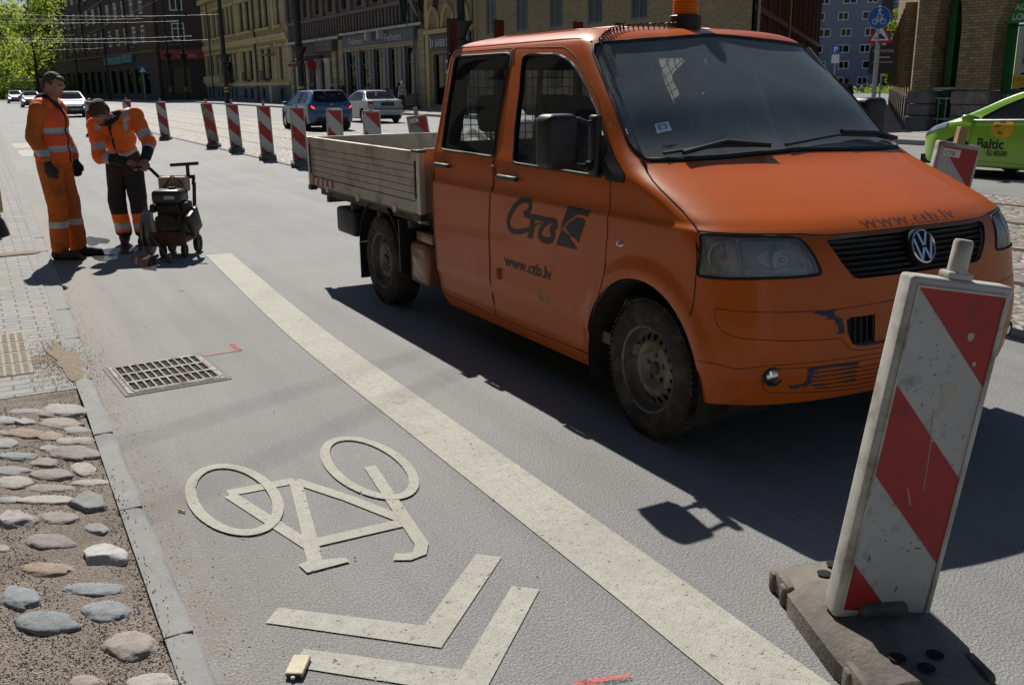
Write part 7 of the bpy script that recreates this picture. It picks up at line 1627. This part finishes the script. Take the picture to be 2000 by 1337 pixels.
for s, w, e_ in ((-1, rw, V3(-.055, -.275, 1.19)), (1, lw, V3(-.03, .26, 1.19))): bod += [(V3(0, s*.19, 1.43), e_, .045, .038), (e_, w, .036, .027)]+hand(w, V3(.12, -s*.02, -1), V3(.15, -s, 0), .55, thumb=-s)
b1_ = blend('body', bod, .0075, [SKIN], w1, smooth=3); face_bits(b1_, g1, q1)
blend('hair', [(g1(-.022, 0, .034), (.088, .0755, .082), q1), (g1(-.044, 0, -.012), (.055, .0685, .080), q1), (g1(.036, 0, .082), (.046, .050, .024), q1), (g1(.000, .066, .012), (.03, .014, .03), q1), (g1(.000, -.066, .012), (.03, .014, .03), q1)], .0065, [HAIRD], w1, .006, 45, 1)
for w, s in ((rw, -1), (lw, 1)): blend('glove', [(a, b, ra+.004, rb+.004) for a, b, ra, rb in hand(w, V3(.12, -s*.02, -1), V3(.15, -s, 0), .55, thumb=-s)]+[(w+V3(-.008, 0, .05), w, .036, .035)], .006, [GLOVE], w1, .002, 40, 2)
def cov_reg(c, n):
    if c.z < .60 and .315 < c.z-.02*0 < .375: return 1
    if abs(c.y) > .19 and 1.015 < c.z < 1.075: return 1
    return 0
cv = [(V3(0, 0, .96), (.145, .17, .13)), (V3(-.01, 0, 1.08), (.145, .185, .16)), (V3(-.005, 0, 1.33), (.145, .20, .17)), (V3(0, -.15, 1.44), V3(0, .15, 1.44), .085, .085), (V3(-.02, -.085, .93), V3(.015, -.105, .52), .115, .092), (V3(.015, -.105, .52), V3(-.015, -.108, .13), .090, .082), (V3(-.02, .085, .93), V3(.04, .11, .52), .115, .092), (V3(.04, .11, .52), V3(.06, .112, .12), .090, .080)]
for s, w, e_ in ((-1, rw, V3(-.055, -.275, 1.19)), (1, lw, V3(-.03, .26, 1.19))): cv += [(V3(-.01, s*.195, 1.435), e_, .080, .065), (e_, w+V3(-.01, 0, .05), .064, .052)]
blend('coverall', cv, .0085, [COVER, TAPE], w1, .018, 9, 4, cov_reg, (1, 1, .55), 2)
def vest_reg(c, n):
    if c.x > .10 and abs(c.y+.01) < .016 and c.z < 1.45: return 2
    if 1.215 < c.z < 1.268 or 1.045 < c.z < 1.098: return 1
    if abs(abs(c.y)-.115) < .024 and c.z > 1.268: return 0
    return 0
vs_ = [(V3(-.012, 0, 1.02), (.168, .205, .13)), (V3(-.012, 0, 1.15), (.166, .205, .18)), (V3(-.008, 0, 1.33), (.163, .218, .17)), (V3(-.01, -.135, 1.455), V3(-.01, .135, 1.455), .098, .098), (V3(-.012, 0, .955), (.166, .20, .06))]
blend('vest', vs_, .009, [VEST, TAPE, NAVY], w1, .013, 8, 4, vest_reg, (1, 1, .5), 5)
blend('hood_collar', [(V3(-.03, -.05, 1.53), V3(-.03, .05, 1.53), .062, .062), (V3(.02, -.055, 1.535), V3(.085, -.02, 1.47), .036, .030), (V3(.02, .055, 1.535), V3(.085, .02, 1.47), .036, .030), (V3(-.07, 0, 1.515), (.055, .10, .055)), (V3(.085, 0, 1.47), V3(.135, 0, 1.38), .035, .022)], .008, [NAVY], w1, .004, 20, 3)
def boot(par, x, y, rz=0, mat=BOOT, h=.13):
    c, s = math.cos(rz), math.sin(rz); f = lambda a, b, z: V3(x+a*c-b*s, y+a*s+b*c, z)
    o = blend('boot', [(f(-.06, 0, .05), f(.10, 0, .045), .052, .046), (f(.10, 0, .042), f(.175, 0, .038), .045, .036), (f(-.045, 0, .06), f(-.02, 0, h), .058, .058), (f(-.07, 0, .018), f(.19, 0, .016), .030, .028)], .008, [mat], par, .002, 25, 3)
    return o
boot(w1, .0, -.11, R(-6)); boot(w1, .085, .115, R(8))
# ------------------------------------------------ bending worker; local x = image right, y = towards the camera, z up
E1 = math.atan2(-.48, .877)
w2 = empty('person', (1.35, 10.99, 0), E1, 'worker bending over the floor saw in orange jacket and dark trousers', 'person')
Y = lambda a, b, c: V3(a, -b, c)      # local y grows away from the camera
Hd = Y(-.055, .36, 1.40); fw_ = Y(-.18, .62, -.75).normalized()     # face looks down and towards the camera
up_ = Y(-.10, .70, .62); up_ = (up_-fw_*up_.dot(fw_)).normalized(); q2 = Matrix((fw_, up_.cross(fw_), up_)).transposed(); hs2, g2 = head_solids(Hd, q2)
lS, rS = Y(-.165, .22, 1.25), Y(.20, .12, 1.355); lE, lH = Y(-.10, .37, .955), Y(.215, .43, .90); rE, rH = Y(.36, .20, 1.09), Y(.37, .40, .91)
bod = hs2+[(Y(.02, .20, 1.31), Hd+(up_*-.05), .062, .055), (Y(0, 0, .92), Y(.0, .12, 1.22), .12, .13), (lS, rS, .06, .06), (Y(-.09, 0, .88), Y(-.10, .05, .46), .07, .055), (Y(-.10, .05, .46), Y(-.085, .0, .1), .05, .04), (Y(.09, 0, .88), Y(.11, .03, .46), .07, .055), (Y(.11, .03, .46), Y(.10, -.03, .1), .05, .04), (lS, lE, .045, .038), (lE, lH, .036, .028), (rS, rE, .045, .038), (rE, rH, .036, .028)]
bod += hand(lH, (lH-lE), Y(0, .2, -1), 1.1, thumb=-1)+hand(rH, Y(.0, .8, -.35), Y(0, -.2, -1), 1.15, thumb=1)
b2_ = blend('body', bod, .0075, [SKIN], w2, smooth=3); face_bits(b2_, g2, q2)
blend('hair', [(g2(-.015, 0, .032), (.102, .084, .094), q2), (g2(-.055, 0, -.015), (.060, .076, .090), q2), (g2(.058, 0, .070), (.046, .066, .034), q2), (g2(-.01, .06, -.01), (.035, .026, .045), q2), (g2(-.01, -.06, -.01), (.035, .026, .045), q2)], .0075, [HAIRB], w2, .006, 38, 1)
blend('beard', [(g2(.070, 0, -.098), (.028, .036, .022), q2), (g2(.045, .045, -.08), (.035, .012, .035), q2), (g2(.045, -.045, -.08), (.035, .012, .035), q2)], .007, [pm('stubble', (.10, .06, .04), .8)], w2, .002, 50, 2)
tor = (Y(.01, .15, 1.29)-Y(.0, .0, .93)).normalized()
def jk_reg(c, n):
    p = V3(*c); t = (p-Y(0, 0, .93)).dot(tor)
    def seg(a, b): d = b-a; k = (p-a).dot(d)/d.length_squared; return k, (p-(a+d*max(0, min(1, k)))).length
    for a, b, r in ((lS, lE, .10), (rS, rE, .10)):
        k, ds = seg(a, b)
        if ds < r and k > .25: return 1 if .62 < k < .84 else 0
    for a, b in ((lE, lH), (rE, rH)):
        k, ds = seg(a, b)
        if ds < .09 and k > .02: return (1 if .22 < k < .40 else (2 if k > .40 else 0))
    if p.y < -.03:   # the front: dark zip, strips over the shoulders
        ax = Y(0, 0, .93)+tor*t; dx = p.x-ax.x
        if abs(dx+.015) < .014: return 2
        if t > .26 and (abs(dx+.125) < .026 or abs(dx-.145) < .026) and n[2] > -.3: return 1
    if .055 < t < .10 and p.y < .2: return 1
    if t < .055: return 2
    return 0
jk = [(Y(.0, .02, .98), (.155, .135, .12)), (Y(.0, .08, 1.12), (.175, .14, .14)), (Y(.01, .13, 1.24), (.19, .14, .13)), (lS, rS, .092, .092), (Y(.01, .13, 1.30), (.16, .11, .09)), (lS, lE, .082, .070), (lE, lH-(lH-lE).normalized()*.045, .068, .048), (rS, rE, .082, .068), (rE, rH-(rH-rE).normalized()*.05, .066, .048)]
blend('jacket', jk, .0085, [HIVIS, TAPE, NAVY], w2, .017, 9, 4, jk_reg, (1, 1, .7), 8)
blend('collar', [(Y(-.05, .20, 1.345), Y(.08, .20, 1.375), .040, .040), (Y(-.05, .20, 1.345), Y(-.01, .33, 1.28), .03, .026), (Y(.09, .20, 1.37), Y(.02, .33, 1.28), .03, .026)], .008, [NAVY], w2, .003, 20, 3)
def tr_reg(c, n):
    if .135 < c.z < .335: return 1 if .165 < c.z < .235 else 2
    if .865 < c.z-.16*abs(c.x)*0 < .915 and c.x < -.02 and c.y < .05: return 1
    return 0
blend('trousers', [(Y(0, .0, .93), (.165, .14, .13)), (Y(-.085, .0, .86), Y(-.105, .06, .48), .110, .088), (Y(-.105, .06, .48), Y(-.088, .01, .15), .086, .084), (Y(.085, .0, .86), Y(.115, .04, .48), .110, .088), (Y(.115, .04, .48), Y(.105, -.02, .15), .086, .084)], .0085, [TROUS, TAPE, HIVIS], w2, .018, 9, 4, tr_reg, (1, 1, .5), 12)
boot(w2, -.085, -.015, R(-70), h=.15); boot(w2, .105, .02, R(-78), h=.15)
# ------------------------------------------------ floor saw; local x = image right, y away from the camera
sw_ = empty('floor_saw', (1.62, 9.98, 0), E1, 'motor floor saw with steel blade guard and grimy engine beside the bending worker', 'floor saw')
SRED = pm('saw_red', (.09, .024, .018), .6, var=.25, scale=10, dirt=(.12, .09, .07), damt=.5); ENG = pm('engine_grime', (.045, .038, .026), .7, .2, .4, 14, .006, 30, dirt=(.14, .11, .07), damt=.45, dscale=12); TANK = pm('tank_cream', (.42, .32, .20), .6, var=.15, scale=10); BLADE = pm('blade_steel', (.30, .29, .28), .35, .8, .2, 10)
m = MB().rbox(-.20, .20, -.22, .28, .175, .25, .012, 2).rbox(-.205, .20, -.235, -.20, .14, .30, .008); m.tube([(-.17, .2, .24), (-.20, .34, .76)], .022, 8).tube([(.17, .2, .24), (.17, .34, .80)], .022, 8); m.rbox(-.2, -.12, .2, .34, .5, .7, .01); m.build('frame', SRED, sw_, smooth=40)
m = MB().rbox(-.16, .15, -.16, .14, .25, .47, .03, 2).rbox(-.17, .16, -.17, .16, .60, .76, .045, 3, 1).rbox(-.13, .13, -.13, .12, .46, .60, .02, 2).lathe([(.12, 0), (.12, .03), (.09, .05), (.04, .05), (.04, .07), (0, .07)], 24, 0, TR((-.01, -.16, .37), 0, R(90)))
for k in range(9): m.box(-.12, .12, -.145, -.13, .475+k*.013, .482+k*.013)
m.rbox(-.23, -.15, -.1, .08, .50, .60, .03, 2).rbox(.14, .21, -.12, .1, .46, .62, .02, 2); m.tube([(.1, -.13, .6), (.16, -.19, .5), (.12, -.2, .4), (.02, -.18, .38)], .012, 6); m.rbox(-.02, .10, -.178, -.168, .66, .70, .004, 1, 2); m.build('engine', [ENG, pm('fuel_tank_black', (.03, .03, .032), .35), STN], sw_, smooth=40)
m = MB().rbox(-.20, .13, .18, .34, .70, .88, .03, 3); m.build('water_tank', TANK, sw_, smooth=40); MB().tube([(-.16, .12, .66), (-.10, .1, .78), (.0, .1, .90), (.06, .1, .86), (.10, .14, .80)], .011, 6).lathe([(.04, 0), (.04, .03), (0, .03)], 14, 0, TR((.03, -.02, .755))).build('hose', SRED, sw_, smooth=50)
m = MB().tube([(-.24, .36, .86), (.18, .34, .87)], .024, 10).tube([(-.10, .38, 1.0), (.23, .36, 1.02)], .022, 10).tube([(.10, .36, .86), (.10, .37, 1.01)], .022, 8).tube([(.17, .34, .86), (.17, .3, .78)], .02, 8); m.tube([(-.47+.085*math.cos(a), .36+.06*math.sin(a), 1.0+.02*math.sin(a)) for a in [2*math.pi*i/20 for i in range(20)]], .017, 8, closed=True); m.tube([(-.24, .36, .86), (-.34, .37, .96), (-.44, .38, 1.0), (-.58, .38, 1.02)], .020, 8); m.build('handlebar', BLK, sw_, smooth=50)
m = MB(); pr = [R(-10+i*125/14) for i in range(15)]
m.grid(lambda a, k: ((-.315, -.315, -.225, -.225)[k], -.02-(.26, .27, .27, .26)[k]*math.sin(a)*.7, .26+(.26, .27, .27, .26)[k]*math.cos(a)), pr, [0, 1, 2, 3]); m.add([(-.315, -.02-.26*math.sin(a)*.7, .26+.26*math.cos(a)) for a in pr]+[(-.315, .0, .26)], [tuple(range(len(pr)+1))]); m.add([(-.225, -.02-.26*math.sin(a)*.7, .26+.26*math.cos(a)) for a in pr]+[(-.225, .0, .26)], [tuple(range(len(pr), -1, -1))]); m.build('blade_guard', BLADE, sw_, smooth=40)
MB().lathe([(.001, -.003), (.23, -.003), (.235, 0), (.23, .003), (.001, .003)], 48, 0, TR((-.27, -.03, .236), 0, 0, R(90))).build('blade', pm('blade_dark', (.05, .048, .046), .5, .6), sw_, smooth=40)
MB().rbox(-.03, .03, -.17, .17, -.13, .13, .02, 2).build('belt_guard', BLK, sw_, smooth=40, loc=(.265, -.08, .40), rot=(R(14), R(-6), 0))
for x, y, r, w in ((-.12, .22, .09, .05), (.18, .24, .10, .05), (.14, -.12, .075, .04), (-.10, -.14, .075, .04)):
    o = MB().lathe([(r*.4, -w/2), (r, -w/2), (r*1.02, 0), (r, w/2), (r*.4, w/2)], 22).build('wheel', TYRE, sw_, smooth=40); o.matrix_local = TR((x, y, r*1.02)) @ Matrix.Rotation(R(90), 4, 'Y'); MB().lathe([(r*.42, -w*.3), (r*.42, w*.3), (0, w*.3)], 16).build('hub', STEEL, o)
m = MB().tube([(-.18, -.24, .26), (-.10, -.30, .18), (.0, -.40, .10), (.06, -.47, .06)], .013, 6); m.build('pointer_arm', STEEL, sw_, smooth=50); o = MB().lathe([(.012, -.016), (.045, -.016), (.045, .016), (.012, .016)], 18).build('guide_wheel', STEEL, sw_, smooth=40); o.matrix_local = TR((.085, -.49, .046)) @ Matrix.Rotation(R(90), 4, 'Y')
MB().tube([(-.2, -.22, .18), (-.21, -.25, .05)], .012, 6).build('water_nozzle', STEEL, sw_)
sw_.scale = (.87, .87, .87)
# wet patch and slurry from the saw
wm, nt, b = newmat('wet_slurry'); b.inputs['Base Color'].default_value = (.11, .105, .10, 1); b.inputs['Roughness'].default_value = .12
ws_ = MB(); rr = random.Random(9)
def puddle(cx, cy, a, b2, seed): n = 30; ws_.add([(cx+a*(1+.5*noise.noise(V3(math.cos(t)*1.6, math.sin(t)*1.6, seed)))*math.cos(t), cy+b2*(1+.5*noise.noise(V3(math.cos(t)*1.6, math.sin(t)*1.6, seed+5)))*math.sin(t), .0035) for t in [2*math.pi*i/n for i in range(n)]], [tuple(range(n))])
puddle(1.12, 10.55, .30, .22, 1); puddle(1.28, 9.75, .10, .5, 2); puddle(.98, 10.2, .12, .2, 3); puddle(1.0, 11.4, .12, .35, 4)
tag(ws_.build('puddle', wm), kind='structure')
# ------------------------------------------------ passers-by on the far pavement
def passer(loc, rz, label, top, legs, hairm, h=1.74, cap=None, group='people on the far pavement'):
    s = h/1.74; e = empty('person', loc, rz, label, 'person', group); z = lambda *p: V3(*p)*s
    q = Matrix.Rotation(R(5), 3, 'Y'); Hc = z(.02, 0, 1.63); hs3, g3 = head_solids(Hc, q)
    A = [(-1, z(.02, -.25, .88)), (1, z(.06, .25, .88))]; bod = hs3+[(z(0, 0, 1.42), Hc, .055, .055), (z(0, 0, 1.0), z(0, 0, 1.36), .12, .13), (z(0, -.08, .9), z(.06, -.09, .1), .06, .04), (z(0, .08, .9), z(-.06, .09, .1), .06, .04)]
    for sd, w in A: bod += [(z(0, sd*.18, 1.40), z(-.03, sd*.25, 1.13), .045, .038), (z(-.03, sd*.25, 1.13), w, .036, .028)]+hand(w, V3(.1, 0, -1), V3(.1, -sd, 0), .5, thumb=-sd)
    b = blend('body', bod, .016, [SKIN], e, smooth=2)
    blend('hair', [(g3(-.02, 0, .03), (.10, .083, .096), q), (g3(-.05, 0, -.02), (.06, .074, .085), q)], .014, [cap or hairm], e, smooth=2)
    tp = [(z(0, 0, 1.02), (.14, .17, .15)), (z(0, 0, 1.28), (.14, .19, .2)), (z(0, -.14, 1.40), z(0, .14, 1.40), .085, .085)]
    for sd, w in A: tp += [(z(0, sd*.18, 1.40), z(-.03, sd*.25, 1.13), .07, .06), (z(-.03, sd*.25, 1.13), w+V3(0, 0, .04), .058, .045)]
    blend('jacket', tp, .018, [top], e, .008, 8, 3)
    blend('trousers', [(z(0, 0, .93), (.13, .16, .12)), (z(0, -.08, .88), z(.06, -.09, .1), .095, .07), (z(0, .08, .88), z(-.06, .09, .1), .095, .07)], .018, [legs], e, .008, 8, 3); boot(e, .05, -.09); boot(e, -.07, .09)
    return e
JEAN = pm('jeans', (.05, .07, .11), .9, var=.2, scale=10)
passer((24.3, 77.5, .13), -1.2, 'passer-by in blue jacket behind the blue car, leftmost head', pm('cloth_blue', (.06, .09, .13), .9), JEAN, HAIRD, 1.8)
passer((24.6, 73.5, .13), 2.2, 'passer-by with pale cap behind the blue car', pm('cloth_pink', (.22, .13, .12), .9), JEAN, HAIRD, 1.68, pm('cap_white', (.5, .5, .5), .8))
passer((23.8, 69.0, .13), -1.5, 'passer-by in dark green top behind the blue car roof', pm('cloth_green', (.03, .055, .035), .9), NAVY, HAIRD, 1.8)
passer((25.0, 66.6, .13), 1.6, 'passer-by in light blue shirt beside the white column', pm('cloth_pale', (.22, .28, .33), .9), JEAN, HAIRD, 1.66)
passer((22.6, 54.6, .13), 1.9, 'passer-by in grey coat and white cap behind the silver sedan', pm('cloth_grey', (.30, .30, .30), .9), NAVY, HAIRB, 1.72, pm('cap_white', (.5, .5, .5), .8))
passer((33.0, 30.2, .0), .8, 'dark dressed passer-by in the side street past the windscreen edge', NAVY, NAVY, HAIRD, 1.74)
passer((7.0, 160, .0), -1.5, 'tiny passer-by with white top under the street trees', pm('cap_white', (.5, .5, .5), .8), NAVY, HAIRD, 1.75, None, 'people under the street trees')
passer((8.5, 158, .0), -1.5, 'tiny dark passer-by under the street trees', NAVY, NAVY, HAIRD, 1.78, None, 'people under the street trees')
